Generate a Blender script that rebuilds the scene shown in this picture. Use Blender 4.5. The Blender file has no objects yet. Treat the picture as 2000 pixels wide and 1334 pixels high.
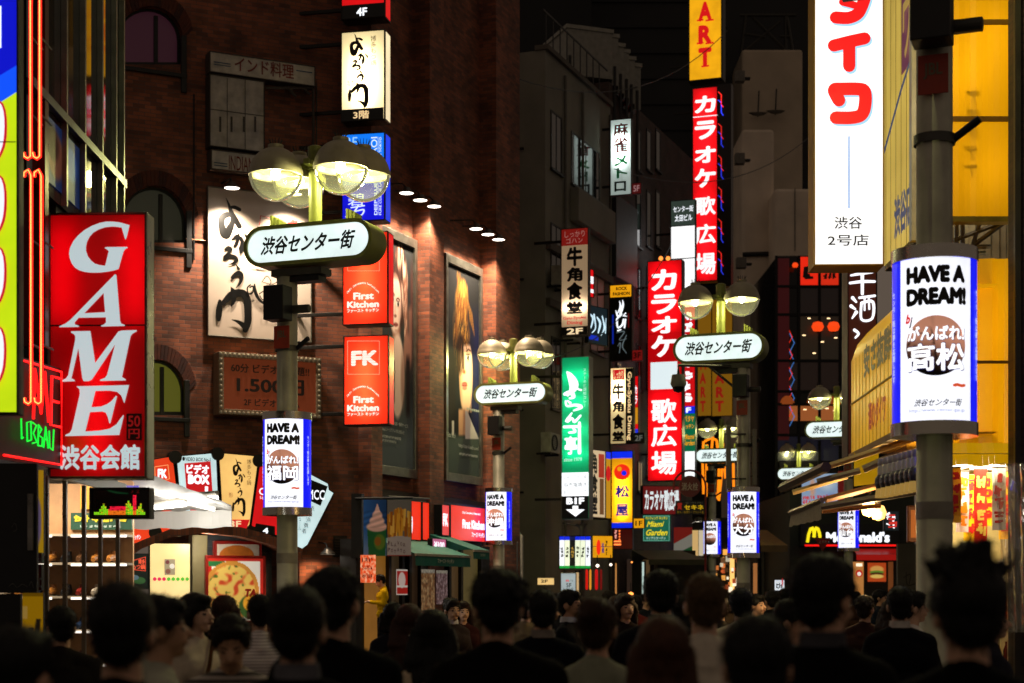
import bpy, bmesh, math, random
import numpy as np
from mathutils import Vector, Matrix, noise
from mathutils.geometry import tessellate_polygon
R = math.radians
random.seed(4)
SC = bpy.context.scene
COL = SC.collection

# ------------------------------------------------------------------ camera, sky, exposure
FP, CX, HY, CZ = 3200.0, 1000.0, 1150.0, 1.65      # focal length in photo pixels, principal column, horizon row, eye height
cd = bpy.data.cameras.new('camera'); cam = bpy.data.objects.new('camera', cd); COL.objects.link(cam)
cd.sensor_width = 36; cd.lens = 36 * FP / 2000; cd.shift_y = (HY - 667) / 2000
cd.clip_start = 0.1; cd.clip_end = 2000
cam.location = (0, 0, CZ); cam.rotation_euler = (R(90), 0, 0)
cd.dof.use_dof = True; cd.dof.focus_distance = 20; cd.dof.aperture_fstop = 2.5
SC.camera = cam
wd = bpy.data.worlds.new('World'); SC.world = wd; wd.use_nodes = True
nt = wd.node_tree; bg = nt.nodes['Background']
sky = nt.nodes.new('ShaderNodeTexSky'); sky.sky_type = 'NISHITA'; sky.sun_disc = False
sky.sun_elevation = R(-4); sky.sun_rotation = R(200)
glow = nt.nodes.new('ShaderNodeMix'); glow.data_type = 'RGBA'; glow.blend_type = 'ADD'; glow.inputs[0].default_value = 1
glow.inputs[7].default_value = (1.75, 1.32, 1.0, 1)                                   # city glow added to the night sky as warm ambient fill
nt.links.new(sky.outputs[0], glow.inputs[6]); nt.links.new(glow.outputs[2], bg.inputs[0]); bg.inputs[1].default_value = 0.06
SC.view_settings.view_transform = 'Standard'; SC.view_settings.look = 'None'
SC.view_settings.exposure = 0; SC.view_settings.gamma = 1
SC.cycles.max_bounces = 6; SC.cycles.diffuse_bounces = 3; SC.cycles.glossy_bounces = 3
SC.cycles.transmission_bounces = 4; SC.cycles.transparent_max_bounces = 12
SC.cycles.sample_clamp_indirect = 2.0; SC.cycles.caustics_reflective = False; SC.cycles.caustics_refractive = False
SC.cycles.use_denoising = True

# ------------------------------------------------------------------ materials
def lin(h):
    if not isinstance(h, str): return tuple(h)
    h = h.lstrip('#'); o = []
    for i in (0, 2, 4):
        c = int(h[i:i+2], 16) / 255
        o.append(c / 12.92 if c <= .04045 else ((c + .055) / 1.055) ** 2.4)
    return tuple(o)
_m = {}
def EM(c, s=1.0, samp=False):                       # something that gives off light: sign faces, lamps, tubes
    k = ('e', c, s, samp)
    if k in _m: return _m[k]
    m = bpy.data.materials.new('lit'); m.use_nodes = True; n = m.node_tree
    p = n.nodes['Principled BSDF']; r = lin(c)
    p.inputs['Base Color'].default_value = (*[min(.8, x * .6 + .01) for x in r], 1)
    p.inputs['Roughness'].default_value = .35
    p.inputs['Emission Color'].default_value = (*r, 1); p.inputs['Emission Strength'].default_value = s
    if samp:                                        # uneven backlight put into the emission of large faces as noise
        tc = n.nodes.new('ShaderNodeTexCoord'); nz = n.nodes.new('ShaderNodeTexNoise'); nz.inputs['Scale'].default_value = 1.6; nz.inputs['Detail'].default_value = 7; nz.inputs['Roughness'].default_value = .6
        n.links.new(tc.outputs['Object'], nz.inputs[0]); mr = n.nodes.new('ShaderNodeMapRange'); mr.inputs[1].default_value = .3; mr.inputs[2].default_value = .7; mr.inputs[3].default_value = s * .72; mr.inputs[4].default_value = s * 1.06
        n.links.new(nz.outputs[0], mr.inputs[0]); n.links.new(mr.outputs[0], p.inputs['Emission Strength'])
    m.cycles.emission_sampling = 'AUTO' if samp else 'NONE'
    _m[k] = m; return m
def DF(c, rough=.6, metal=0.0, var=.25, scale=6.0, bump=0.0, spec=.5):   # painted, plastic, cloth, metal: slight soiling
    k = ('d', c, rough, metal, var, scale, bump, spec)
    if k in _m: return _m[k]
    m = bpy.data.materials.new('surface'); m.use_nodes = True; n = m.node_tree; L = n.links.new
    p = n.nodes['Principled BSDF']; r = lin(c)
    p.inputs['Metallic'].default_value = metal; p.inputs['Specular IOR Level'].default_value = spec
    tc = n.nodes.new('ShaderNodeTexCoord'); nz = n.nodes.new('ShaderNodeTexNoise')
    nz.inputs['Scale'].default_value = scale; nz.inputs['Detail'].default_value = 5
    L(tc.outputs['Object'], nz.inputs['Vector'])
    rp = n.nodes.new('ShaderNodeValToRGB')
    rp.color_ramp.elements[0].position = .3; rp.color_ramp.elements[1].position = .7
    rp.color_ramp.elements[0].color = (*[x * (1 - var) for x in r], 1)
    rp.color_ramp.elements[1].color = (*[min(1, x * (1 + var * .4)) for x in r], 1)
    L(nz.outputs['Fac'], rp.inputs[0]); L(rp.outputs[0], p.inputs['Base Color'])
    mr = n.nodes.new('ShaderNodeMapRange'); mr.inputs[3].default_value = max(.03, rough - .12); mr.inputs[4].default_value = min(1, rough + .12)
    L(nz.outputs['Fac'], mr.inputs[0]); L(mr.outputs[0], p.inputs['Roughness'])
    if bump:
        b = n.nodes.new('ShaderNodeBump'); b.inputs['Strength'].default_value = bump; b.inputs['Distance'].default_value = .02
        L(nz.outputs['Fac'], b.inputs['Height']); L(b.outputs[0], p.inputs['Normal'])
    _m[k] = m; return m
def TRL(c, s=.3):                                      # translucent acrylic face lit by the tubes inside its box, plus their stray light
    k = ('t', c, s)
    if k in _m: return _m[k]
    m = bpy.data.materials.new('acrylic'); m.use_nodes = True; n = m.node_tree; L = n.links.new; r = lin(c)
    p = n.nodes['Principled BSDF']; p.inputs['Base Color'].default_value = (*[x * .5 for x in r], 1); p.inputs['Roughness'].default_value = .3
    p.inputs['Emission Color'].default_value = (*r, 1); p.inputs['Emission Strength'].default_value = s
    t = n.nodes.new('ShaderNodeBsdfTranslucent'); t.inputs[0].default_value = (*r, 1)
    a = n.nodes.new('ShaderNodeAddShader'); L(p.outputs[0], a.inputs[0]); L(t.outputs[0], a.inputs[1]); L(a.outputs[0], n.nodes['Material Output'].inputs[0])
    _m[k] = m; return m
def GLASS(tint=(.9, .92, .9), gl=.10, haze=0.0):      # thin clear sheet: see-through with a mirror share and some dust
    k = ('g', tint, gl, haze)
    if k in _m: return _m[k]
    m = bpy.data.materials.new('glass'); m.use_nodes = True; n = m.node_tree; L = n.links.new
    for x in list(n.nodes): n.nodes.remove(x)
    o = n.nodes.new('ShaderNodeOutputMaterial'); t = n.nodes.new('ShaderNodeBsdfTransparent'); t.inputs[0].default_value = (*tint, 1)
    g = n.nodes.new('ShaderNodeBsdfGlossy'); g.inputs['Roughness'].default_value = .06
    lw = n.nodes.new('ShaderNodeLayerWeight'); lw.inputs[0].default_value = gl
    mx = n.nodes.new('ShaderNodeMixShader'); L(lw.outputs['Facing' if gl > .25 else 'Fresnel'], mx.inputs[0]); L(t.outputs[0], mx.inputs[1]); L(g.outputs[0], mx.inputs[2])
    out = mx
    if haze:
        d = n.nodes.new('ShaderNodeBsdfDiffuse'); d.inputs[0].default_value = (.8, .8, .7, 1)
        tr = n.nodes.new('ShaderNodeBsdfTranslucent'); tr.inputs[0].default_value = (.8, .8, .7, 1)
        a = n.nodes.new('ShaderNodeMixShader'); L(d.outputs[0], a.inputs[1]); L(tr.outputs[0], a.inputs[2])
        h = n.nodes.new('ShaderNodeMixShader'); h.inputs[0].default_value = haze; L(mx.outputs[0], h.inputs[1]); L(a.outputs[0], h.inputs[2]); out = h
    L(out.outputs[0], o.inputs[0]); _m[k] = m; return m
def BRICK(c1=(.33, .096, .044), c2=(.085, .034, .024), mortar=(.11, .075, .06), bw=.23, rh=.076):
    k = ('b', c1, c2, bw, rh)
    if k in _m: return _m[k]
    m = bpy.data.materials.new('brick'); m.use_nodes = True; n = m.node_tree; L = n.links.new
    p = n.nodes['Principled BSDF']; p.inputs['Roughness'].default_value = .75
    tc = n.nodes.new('ShaderNodeTexCoord'); sp = n.nodes.new('ShaderNodeSeparateXYZ'); L(tc.outputs['Object'], sp.inputs[0])
    ad = n.nodes.new('ShaderNodeMath'); L(sp.outputs[0], ad.inputs[0]); L(sp.outputs[1], ad.inputs[1])
    cb = n.nodes.new('ShaderNodeCombineXYZ'); L(ad.outputs[0], cb.inputs[0]); L(sp.outputs[2], cb.inputs[1])
    bt = n.nodes.new('ShaderNodeTexBrick'); L(cb.outputs[0], bt.inputs['Vector'])
    bt.inputs['Scale'].default_value = 1; bt.inputs['Brick Width'].default_value = bw; bt.inputs['Row Height'].default_value = rh
    bt.inputs['Mortar Size'].default_value = .006; bt.inputs['Mortar Smooth'].default_value = .3; bt.inputs['Bias'].default_value = -.25
    bt.inputs['Color1'].default_value = (*c1, 1); bt.inputs['Color2'].default_value = (*c2, 1); bt.inputs['Mortar'].default_value = (*mortar, 1)
    nz = n.nodes.new('ShaderNodeTexNoise'); nz.inputs['Scale'].default_value = 1.3; nz.inputs['Detail'].default_value = 6; L(tc.outputs['Object'], nz.inputs[0])
    mr = n.nodes.new('ShaderNodeMapRange'); mr.inputs[1].default_value = .3; mr.inputs[2].default_value = .7; mr.inputs[3].default_value = .42; mr.inputs[4].default_value = 1.3
    L(nz.outputs[0], mr.inputs[0])
    mx = n.nodes.new('ShaderNodeMix'); mx.data_type = 'RGBA'; mx.blend_type = 'MULTIPLY'; mx.inputs[0].default_value = 1
    L(bt.outputs[0], mx.inputs[6]); L(mr.outputs[0], mx.inputs[7]); L(mx.outputs[2], p.inputs['Base Color'])
    b = n.nodes.new('ShaderNodeBump'); b.invert = True; b.inputs['Strength'].default_value = .6; b.inputs['Distance'].default_value = .008
    L(bt.outputs['Fac'], b.inputs['Height']); L(b.outputs[0], p.inputs['Normal'])
    _m[k] = m; return m
def PRINT(lit=0.0, rough=.4, samp=False):               # printed picture: colours come from the print's own colour layer
    k = ('p', lit, rough)
    if k in _m: return _m[k]
    m = bpy.data.materials.new('print'); m.use_nodes = True; n = m.node_tree
    p = n.nodes['Principled BSDF']; p.inputs['Roughness'].default_value = rough; p.inputs['Specular IOR Level'].default_value = .2
    a = n.nodes.new('ShaderNodeAttribute'); a.attribute_name = 'Col'
    n.links.new(a.outputs[0], p.inputs['Base Color'])
    if lit:
        n.links.new(a.outputs[0], p.inputs['Emission Color']); p.inputs['Emission Strength'].default_value = lit
    m.cycles.emission_sampling = 'NONE'
    _m[k] = m; return m
BLK = DF('#0b0b0c', .5); DARKMETAL = DF('#2a2723', .45, .6); ALU = DF('#8f9088', .35, .9); GREYMETAL = DF('#55534d', .5, .5)
INK = DF('#08080a', .4, 0, .1)

# ------------------------------------------------------------------ frames: a vertical plane through a point, turned by a
class Fr:
    def __init__(s, px, Y, a=0.0, zb=0.0):
        s.X0, s.Y0, s.a, s.zb = (px - CX) / FP * Y, Y, R(a), zb
        s.ca, s.sa = math.cos(s.a), math.sin(s.a)
    def uv(s, px, py):
        rx = (px - CX) / FP
        t = (s.X0 * s.sa - s.Y0 * s.ca) / (rx * s.sa - s.ca)
        return (rx * t - s.X0) * s.ca + (t - s.Y0) * s.sa, CZ + (HY - py) / FP * t - s.zb
    def u(s, px, py=900): return s.uv(px, py)[0]
    def box(s, x0, y0, x1, y1):
        xc, yc = (x0 + x1) / 2, (y0 + y1) / 2
        return s.u(x0), s.uv(xc, y1)[1], s.u(x1), s.uv(xc, y0)[1]
def P(px, py, Y): return Vector(((px - CX) / FP * Y, Y, CZ + (HY - py) / FP * Y))
def zof(py, Y): return CZ + (HY - py) / FP * Y

# ------------------------------------------------------------------ text outlines
_t = {}
def glyphs(s, bold=0.0, shear=0.0):
    bold = 0.0; k = (s, shear)
    if k in _t: return _t[k]
    c = bpy.data.curves.new('lettering', 'FONT'); c.body = s; c.offset = bold; c.shear = shear; c.resolution_u = 3
    o = bpy.data.objects.new('lettering', c); COL.objects.link(o)
    dg = bpy.context.evaluated_depsgraph_get()
    me = bpy.data.meshes.new_from_object(o.evaluated_get(dg))
    V = np.array([tuple(v.co)[:2] for v in me.vertices]).reshape(-1, 2); F = [tuple(p.vertices) for p in me.polygons]
    bpy.data.objects.remove(o); bpy.data.curves.remove(c); bpy.data.meshes.remove(me)
    _t[k] = (V, F); return V, F

# ------------------------------------------------------------------ mesh builder
class MB:
    def __init__(s): s.v, s.f, s.mi, s.mats, s.lay = [], [], [], [], 0
    def mat(s, m):
        if m not in s.mats: s.mats.append(m)
        return s.mats.index(m)
    def add(s, V, F, m):
        b = len(s.v); i = s.mat(m); s.v += [tuple(map(float, p)) for p in V]
        for f in F: s.f.append(tuple(b + int(k) for k in f)); s.mi.append(i)
    def box(s, x0, x1, y0, y1, z0, z1, m):
        s.add([(x, y, z) for x in (x0, x1) for y in (y0, y1) for z in (z0, z1)],
              [(0, 1, 3, 2), (4, 6, 7, 5), (0, 4, 5, 1), (2, 3, 7, 6), (0, 2, 6, 4), (1, 5, 7, 3)], m)
    def quad(s, a, b, c, d, m): s.add([a, b, c, d], [(0, 1, 2, 3)], m)
    def tube(s, pts, r, m, n=10, closed=False, cap=True):
        pts = [Vector(p) for p in pts]; N = len(pts); rs = r if isinstance(r, (list, tuple)) else [r] * N
        V, F = [], []; up = None
        for i, p in enumerate(pts):
            d = (pts[(i + 1) % N] - pts[i - 1]) if closed else (pts[min(i + 1, N - 1)] - pts[max(i - 1, 0)])
            d.normalize()
            if up is None: up = Vector((0, 0, 1)) if abs(d.z) < .9 else Vector((0, 1, 0))
            x = d.cross(up).normalized(); y = x.cross(d).normalized(); up = y
            for k in range(n):
                t = 2 * math.pi * k / n; V.append(p + (x * math.cos(t) + y * math.sin(t)) * rs[i])
        for i in range(N if closed else N - 1):
            for k in range(n):
                j = (i + 1) % N; F.append((i * n + k, i * n + (k + 1) % n, j * n + (k + 1) % n, j * n + k))
        if cap and not closed: F += [tuple(range(n))[::-1], tuple((N - 1) * n + k for k in range(n))]
        s.add(V, F, m)
    def lathe(s, prof, m, c=(0, 0, 0), n=24, a0=0, a1=360, sx=1, sy=1):
        full = abs(a1 - a0) >= 360; q = n if full else n + 1; V, F = [], []
        for r, z in prof:
            for k in range(q):
                t = R(a0 + (a1 - a0) * k / n); V.append((c[0] + r * math.cos(t) * sx, c[1] + r * math.sin(t) * sy, c[2] + z))
        for i in range(len(prof) - 1):
            for k in range(q if full else q - 1):
                F.append((i * q + k, i * q + (k + 1) % q, (i + 1) * q + (k + 1) % q, (i + 1) * q + k))
        s.add(V, F, m)
    def poly(s, pts, y, m, holes=()):                                    # flat polygon in the plane, facing the viewer
        loops = [[Vector((a, b, 0)) for a, b in pts]] + [[Vector((a, b, 0)) for a, b in h] for h in holes]
        T = tessellate_polygon(loops); fl = [p for l in loops for p in l]
        F = []
        for t in T:
            a, b, c = (fl[i] for i in t)
            F.append(t if (b - a).cross(c - a).z > 0 else (t[0], t[2], t[1]))
        s.add([(p.x, y, p.y) for p in fl], F, m)
    def prism(s, pts, y0, y1, m):                                        # y0 nearer the viewer
        ar = sum(pts[i - 1][0] * pts[i][1] - pts[i][0] * pts[i - 1][1] for i in range(len(pts)))
        if ar < 0: pts = pts[::-1]
        s.poly(pts, y0, m); n = len(pts)
        V = [(a, y0, b) for a, b in pts] + [(a, y1, b) for a, b in pts]
        s.add(V, [(i, n + i, n + (i + 1) % n, (i + 1) % n) for i in range(n)], m)
        b = len(s.v); s.poly(pts, y1, m)
    def nxt(s): s.lay += 1; return -.002 * s.lay
    # --- drawing on a face in photo pixels (F gives the plane); every mark is its own thin layer
    def rect(s, F, x0, y0, x1, y1, m, y=None):
        a, b, c, d = F.box(x0, y0, x1, y1); y = s.nxt() if y is None else y
        s.quad((a, y, b), (c, y, b), (c, y, d), (a, y, d), m)
    def pxpoly(s, F, pts, m, holes=()):
        s.poly([F.uv(*p) for p in pts], s.nxt(), m, [[F.uv(*p) for p in h] for h in holes])
    def disc(s, F, cx, cy, r, m, ry=None, n=28):
        ry = ry or r
        s.poly([F.uv(cx + r * math.cos(2 * math.pi * i / n), cy - ry * math.sin(2 * math.pi * i / n)) for i in range(n)], s.nxt(), m)
    def line(s, F, pts, w, m, closed=False):
        p = [Vector(F.uv(*q)) for q in pts]; y = s.nxt()
        w *= F.uv(pts[0][0] + 1, pts[0][1])[0] - F.uv(*pts[0])[0]
        for a, b in zip(p, p[1:] + ([p[0]] if closed else [])):
            d = (b - a)
            if d.length < 1e-6: continue
            d.normalize(); q = Vector((-d.y, d.x)) * w / 2; e = d * w / 2
            s.quad(*[(k.x, y, k.y) for k in (a - e - q, b + e - q, b + e + q, a - e + q)], m)
    def brush(s, pts, m, F=None):                                         # brush stroke: points with widths, swept as discs
        p = [(Vector(F.uv(x, y)) if F else Vector((x, y)), w) for x, y, w in pts]
        if F: k = F.uv(pts[0][0] + 1, pts[0][1])[0] - F.uv(pts[0][0], pts[0][1])[0]; p = [(a, w * k) for a, w in p]
        q = []                                                            # smooth by Catmull-Rom
        for i in range(len(p) - 1):
            a, b, c, d = p[max(i - 1, 0)], p[i], p[i + 1], p[min(i + 2, len(p) - 1)]
            for j in range(5):
                t = j / 5; f = lambda A, B, C, D: .5 * (2 * B + (C - A) * t + (2 * A - 5 * B + 4 * C - D) * t * t + (3 * B - A - 3 * C + D) * t ** 3)
                q.append((Vector((f(a[0].x, b[0].x, c[0].x, d[0].x), f(a[0].y, b[0].y, c[0].y, d[0].y))), max(.0001, f(a[1], b[1], c[1], d[1]))))
        q.append(p[-1]); y = s.nxt(); L, Rr = [], []
        for i, (a, w) in enumerate(q):
            d = (q[min(i + 1, len(q) - 1)][0] - q[max(i - 1, 0)][0]).normalized(); o = Vector((-d.y, d.x)) * w / 2
            L.append(a + o); Rr.append(a - o)
        for i in range(len(q) - 1):
            s.quad(*[(k.x, y - .00003 * i, k.y) for k in (Rr[i], Rr[i + 1], L[i + 1], L[i])], m)
        for a, w in (q[0], q[-1]):
            s.poly([(a.x + w / 2 * math.cos(t * .5236), a.y + w / 2 * math.sin(t * .5236)) for t in range(12)], y - .0012, m)
    def uvtext(s, txt, u0, v0, u1, v1, m, bold=0, shear=0, vert=False, rot=0, wrap=None, keep=False, y=None):
        y = s.nxt() if y is None else y
        if vert:
            n = len(txt); h = (v1 - v0) / n
            for i, ch in enumerate(txt):
                if ch == ' ': continue
                V, F = glyphs(ch, bold, shear); a = (V[:, 0]) ; b = V[:, 1]
                wch = 1.0 if ord(ch) > 0x2e80 else max(.3, V[:, 0].max() + .04)
                x = u0 + (u1 - u0) * (.5 + (a - wch / 2)); z = v1 - h * (i + .5) + h * (b - .38)
                if ch in 'ー-':
                    cxm = (u0 + u1) / 2; x = cxm + (b - .38) * (u1 - u0); z = v1 - h * (i + .5) - h * (a - .5)
                    F = [f[::-1] for f in F]
                s._glyph(x, z, F, y, m, wrap, bold * (u1 - u0), bold * h)
            return
        V, F = glyphs(txt, bold, shear)
        if not len(V): return
        a, b = V[:, 0], V[:, 1]
        if rot == 90: a, b = -V[:, 1], V[:, 0]                           # reads upwards
        if rot == -90: a, b = V[:, 1], -V[:, 0]                          # reads downwards
        sx = (u1 - u0) / max(1e-6, a.max() - a.min() + 2 * bold); sz = (v1 - v0) / max(1e-6, b.max() - b.min() + 2 * bold)
        if keep: sx = sz = min(sx, sz)
        x = (u0 + u1) / 2 + (a - (a.max() + a.min()) / 2) * sx; z = (v0 + v1) / 2 + (b - (b.max() + b.min()) / 2) * sz
        s._glyph(x, z, F, y, m, wrap, bold * sx, bold * sz)
    def _glyph(s, x, z, F, y, m, wrap, bx=0, bz=0):
        if bx:
            for i in range(8): t = math.pi * i / 4; s._glyph(x + bx * math.cos(t), z + bz * math.sin(t), F, y - .0001 * i, m, wrap)
            y -= .001
        if wrap:
            r, ph = wrap; t = x / r + ph
            s.add([((r - y) * math.sin(q), -(r - y) * math.cos(q), k) for q, k in zip(t, z)], F, m)
        else: s.add([(p, y, k) for p, k in zip(x, z)], F, m)
    def scrib(s, u0, v0, u1, v1, m, n, vert=False, y=None, seed=1):        # lettering too small or blurred to read: a row of stroke clusters
        y = s.nxt() if y is None else y; rd = random.Random(seed * 31 + n)
        for i in range(n):
            a0, a1 = (u0 + (u1 - u0) * i / n, u0 + (u1 - u0) * (i + .86) / n) if not vert else (u0, u1)
            b0, b1 = (v0, v1) if not vert else (v1 - (v1 - v0) * (i + .86) / n, v1 - (v1 - v0) * i / n)
            w, h = a1 - a0, b1 - b0; t = min(w, h) * .13
            for k in range(5):
                if rd.random() < .5: x = a0 + w * rd.uniform(.1, .9); p, q = (x, b0 + h * rd.uniform(0, .3)), (x + w * rd.uniform(-.15, .15), b0 + h * rd.uniform(.6, 1))
                else: z = b0 + h * rd.uniform(.1, .95); p, q = (a0 + w * rd.uniform(0, .3), z), (a0 + w * rd.uniform(.6, 1), z + h * rd.uniform(-.1, .12))
                d = Vector((q[0] - p[0], q[1] - p[1])).normalized(); o = Vector((-d.y, d.x)) * t
                s.quad(*[(a, y - .0002 * k, b) for a, b in ((p[0] - o.x, p[1] - o.y), (q[0] - o.x, q[1] - o.y), (q[0] + o.x, q[1] + o.y), (p[0] + o.x, p[1] + o.y))], m)
    def scribpx(s, F, x0, y0, x1, y1, m, n, vert=False, seed=1):
        a, b, c, d = F.box(x0, y0, x1, y1); s.scrib(a, b, c, d, m, n, vert, None, seed)
    def text(s, F, txt, x0, y0, x1, y1, m, bold=0, shear=0, vert=False, rot=0, keep=False):
        a, b, c, d = F.box(x0, y0, x1, y1); s.uvtext(txt, a, b, c, d, m, bold, shear, vert, rot, None, keep)
    def build(s, name, parent=None, smooth=False, loc=(0, 0, 0), rz=0.0, bev=0.0):
        me = bpy.data.meshes.new(name); me.from_pydata(s.v, [], s.f)
        for m in s.mats: me.materials.append(m)
        me.polygons.foreach_set('material_index', s.mi)
        if smooth:
            me.polygons.foreach_set('use_smooth', [True] * len(s.f)); me.set_sharp_from_angle(angle=R(40))
        me.update(); o = bpy.data.objects.new(name, me); COL.objects.link(o)
        o.location = loc; o.rotation_euler = (0, 0, rz)
        if parent: o.parent = parent
        if bev:
            b = o.modifiers.new('edge', 'BEVEL'); b.width = bev; b.segments = 2; b.limit_method = 'ANGLE'
        return o
def tag(o, label=None, cat=None, group=None, kind=None):
    for k, v in (('label', label), ('category', cat), ('group', group), ('kind', kind)):
        if v: o[k] = v
    if cat and not kind: o['kind'] = 'thing'
    return o
def thing(name, label, cat, loc=(0, 0, 0), rz=0.0, group=None):
    o = bpy.data.objects.new(name, None); COL.objects.link(o); o.empty_display_size = .2
    o.location = loc; o.rotation_euler = (0, 0, rz); return tag(o, label, cat, group)
def fthing(name, label, cat, F, group=None): return thing(name, label, cat, (F.X0, F.Y0, F.zb), F.a, group)
def picture(name, parent, x0, x1, z0, z1, y, nx, ny, fn, mat, wrap=None):
    """a printed sheet; fn(u, v) -> rgb (srgb 0..1) with u left-right, v top-bottom"""
    u, v = np.meshgrid(np.linspace(0, 1, nx), np.linspace(0, 1, ny)); c = np.clip(fn(u, v), 0, 1)
    c = np.where(c <= .04045, c / 12.92, ((c + .055) / 1.055) ** 2.4)
    x = x0 + (x1 - x0) * u; z = z1 + (z0 - z1) * v
    if wrap: r, ph = wrap; t = x / r + ph; V = np.stack([(r - y) * np.sin(t), -(r - y) * np.cos(t), z], -1)
    else: V = np.stack([x, np.full_like(x, y), z], -1)
    F = [(j * nx + i, (j + 1) * nx + i, (j + 1) * nx + i + 1, j * nx + i + 1) for j in range(ny - 1) for i in range(nx - 1)]
    me = bpy.data.meshes.new(name); me.from_pydata(V.reshape(-1, 3).tolist(), [], F); me.materials.append(mat)
    a = me.color_attributes.new('Col', 'FLOAT_COLOR', 'POINT')
    a.data.foreach_set('color', np.concatenate([c.reshape(-1, 3), np.ones((nx * ny, 1))], 1).ravel().astype(np.float32))
    o = bpy.data.objects.new(name, me); COL.objects.link(o); o.parent = parent; return o
def rgb(h): return np.array([int(h[i:i+2], 16) / 255 for i in (1, 3, 5)])
def ell(x, y, cx, cy, rx, ry, soft=.25): return np.clip((1 - np.hypot((x - cx) / rx, (y - cy) / ry)) / soft, 0, 1)
def over(img, m, h): return img * (1 - m[..., None]) + rgb(h) * m[..., None]
def streak(x, y, sx, sy, seed=0):
    q = np.vectorize(lambda a, b: noise.noise(Vector((a, b, seed))))(x * sx, y * sy); return q
def spot(name, loc, target, energy, col, angle, parent=None, blend=.6, size=.06):
    l = bpy.data.lights.new(name, 'SPOT'); l.energy = energy; l.color = col; l.spot_size = R(angle); l.spot_blend = blend; l.shadow_soft_size = size
    o = bpy.data.objects.new(name, l); COL.objects.link(o)
    o.location = loc; o.rotation_euler = (Vector(target) - Vector(loc)).to_track_quat('-Z', 'Y').to_euler()
    if parent: o.parent = parent
    return o
def bulb(name, loc, energy, col, parent=None, size=.06):
    l = bpy.data.lights.new(name, 'POINT'); l.energy = energy; l.color = col; l.shadow_soft_size = size
    o = bpy.data.objects.new(name, l); COL.objects.link(o); o.location = loc
    if parent: o.parent = parent
    return o
# a box sign: cabinet, lit face drawn in photo pixels, optional lit side
def sign(name, label, cat, x0, y0, x1, y1, Y, a, depth, draw, frame=None, fw=2.0, group=None, side=None, arm=None, facemat=None, tubes=None, watts=1.0):
    F = Fr((x0 + x1) / 2, Y, a); F.zb = F.uv((x0 + x1) / 2, y1)[1]; fr = frame or DARKMETAL
    root = fthing(name, label, cat, F, group)
    a0, b0, a1, b1 = F.box(x0 - fw, y0 - fw, x1 + fw, y1 + fw); i0, j0, i1, j1 = F.box(x0, y0, x1, y1)
    c = MB(); p = .018
    if tubes:                                                              # hollow box with fluorescent tubes
        for q in ((a0, a0 + .012, b0, b1), (a1 - .012, a1, b0, b1), (a0 + .012, a1 - .012, b0, b0 + .012), (a0 + .012, a1 - .012, b1 - .012, b1)): c.box(q[0], q[1], .012, depth - .012, q[2], q[3], fr)
        c.box(a0, a1, depth - .011, depth, b0, b1, fr)
        for x0_, y0_, x1_, y1_ in tubes:
            p0, p1 = F.uv(x0_, y0_), F.uv(x1_, y1_); ln = math.hypot(p1[0] - p0[0], p1[1] - p0[1])
            l = bpy.data.lights.new('sign_tube', 'AREA'); l.shape = 'RECTANGLE'; l.size = .04; l.size_y = ln; l.energy = watts * ln; o = bpy.data.objects.new('sign_tube', l); COL.objects.link(o); o.parent = root
            o.location = ((p0[0] + p1[0]) / 2, depth * .75, (p0[1] + p1[1]) / 2); o.rotation_euler = (R(-90), 0, 0) if abs(p1[1] - p0[1]) > abs(p1[0] - p0[0]) else (R(-90), R(90), 0)
    else: c.box(a0, a1, .012, depth, b0, b1, fr)
    for q in ((a0, i0, b0, b1), (i1, a1, b0, b1), (i0, i1, b0, j0), (i0, i1, j1, b1)): c.box(q[0], q[1], -p, .011, q[2], q[3], fr)
    if arm:                                                                # brackets back to the wall: dx of the wall side
        for z in (b0 + (b1 - b0) * .12, b0 + (b1 - b0) * .88): c.box(min(a0, a0 + arm) if arm < 0 else a1, a0 if arm < 0 else a1 + arm, depth * .35, depth * .35 + .07, z, z + .07, DARKMETAL)
    c.build('cabinet', root, bev=.006)
    f = MB(); f.quad((i0, .004, j0), (i1, .004, j0), (i1, .004, j1), (i0, .004, j1), facemat or EM('#ffffff', 1.3))
    draw(f, F); f.build('face', root)
    if side:
        s = MB(); e = .03; y0_, y1_ = depth * .12, depth * .9
        x = a1 + .004 if a1 * 0 == 0 and side[0] == 'r' else a0 - .004
        q = [(x, y0_, b0 + e), (x, y1_, b0 + e), (x, y1_, b1 - e), (x, y0_, b1 - e)]
        s.quad(*(q if side[0] == 'r' else q[::-1]), side[1]); s.build('side_panel', root)
    return root, F
# ------------------------------------------------------------------ ground
def off(F, d):                                              # the same plane moved d metres towards the viewer
    G = Fr(1000, 1, math.degrees(F.a)); G.X0, G.Y0, G.zb = F.X0 + F.sa * d, F.Y0 - F.ca * d, F.zb; return G
def street_mat():
    m = bpy.data.materials.new('paving'); m.use_nodes = True; n = m.node_tree; L = n.links.new; p = n.nodes['Principled BSDF']
    tc = n.nodes.new('ShaderNodeTexCoord'); bt = n.nodes.new('ShaderNodeTexBrick'); L(tc.outputs['Object'], bt.inputs['Vector'])
    bt.inputs['Scale'].default_value = 1; bt.inputs['Brick Width'].default_value = .4; bt.inputs['Row Height'].default_value = .2; bt.inputs['Mortar Size'].default_value = .006
    bt.inputs['Color1'].default_value = (.06, .055, .05, 1); bt.inputs['Color2'].default_value = (.035, .033, .03, 1); bt.inputs['Mortar'].default_value = (.015, .015, .015, 1)
    L(bt.outputs[0], p.inputs['Base Color']); p.inputs['Roughness'].default_value = .5; return m
g = MB(); g.quad((-120, -40, 0), (120, -40, 0), (120, 260, 0), (-120, 260, 0), street_mat())
tag(g.build('street'), kind='structure')

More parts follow.
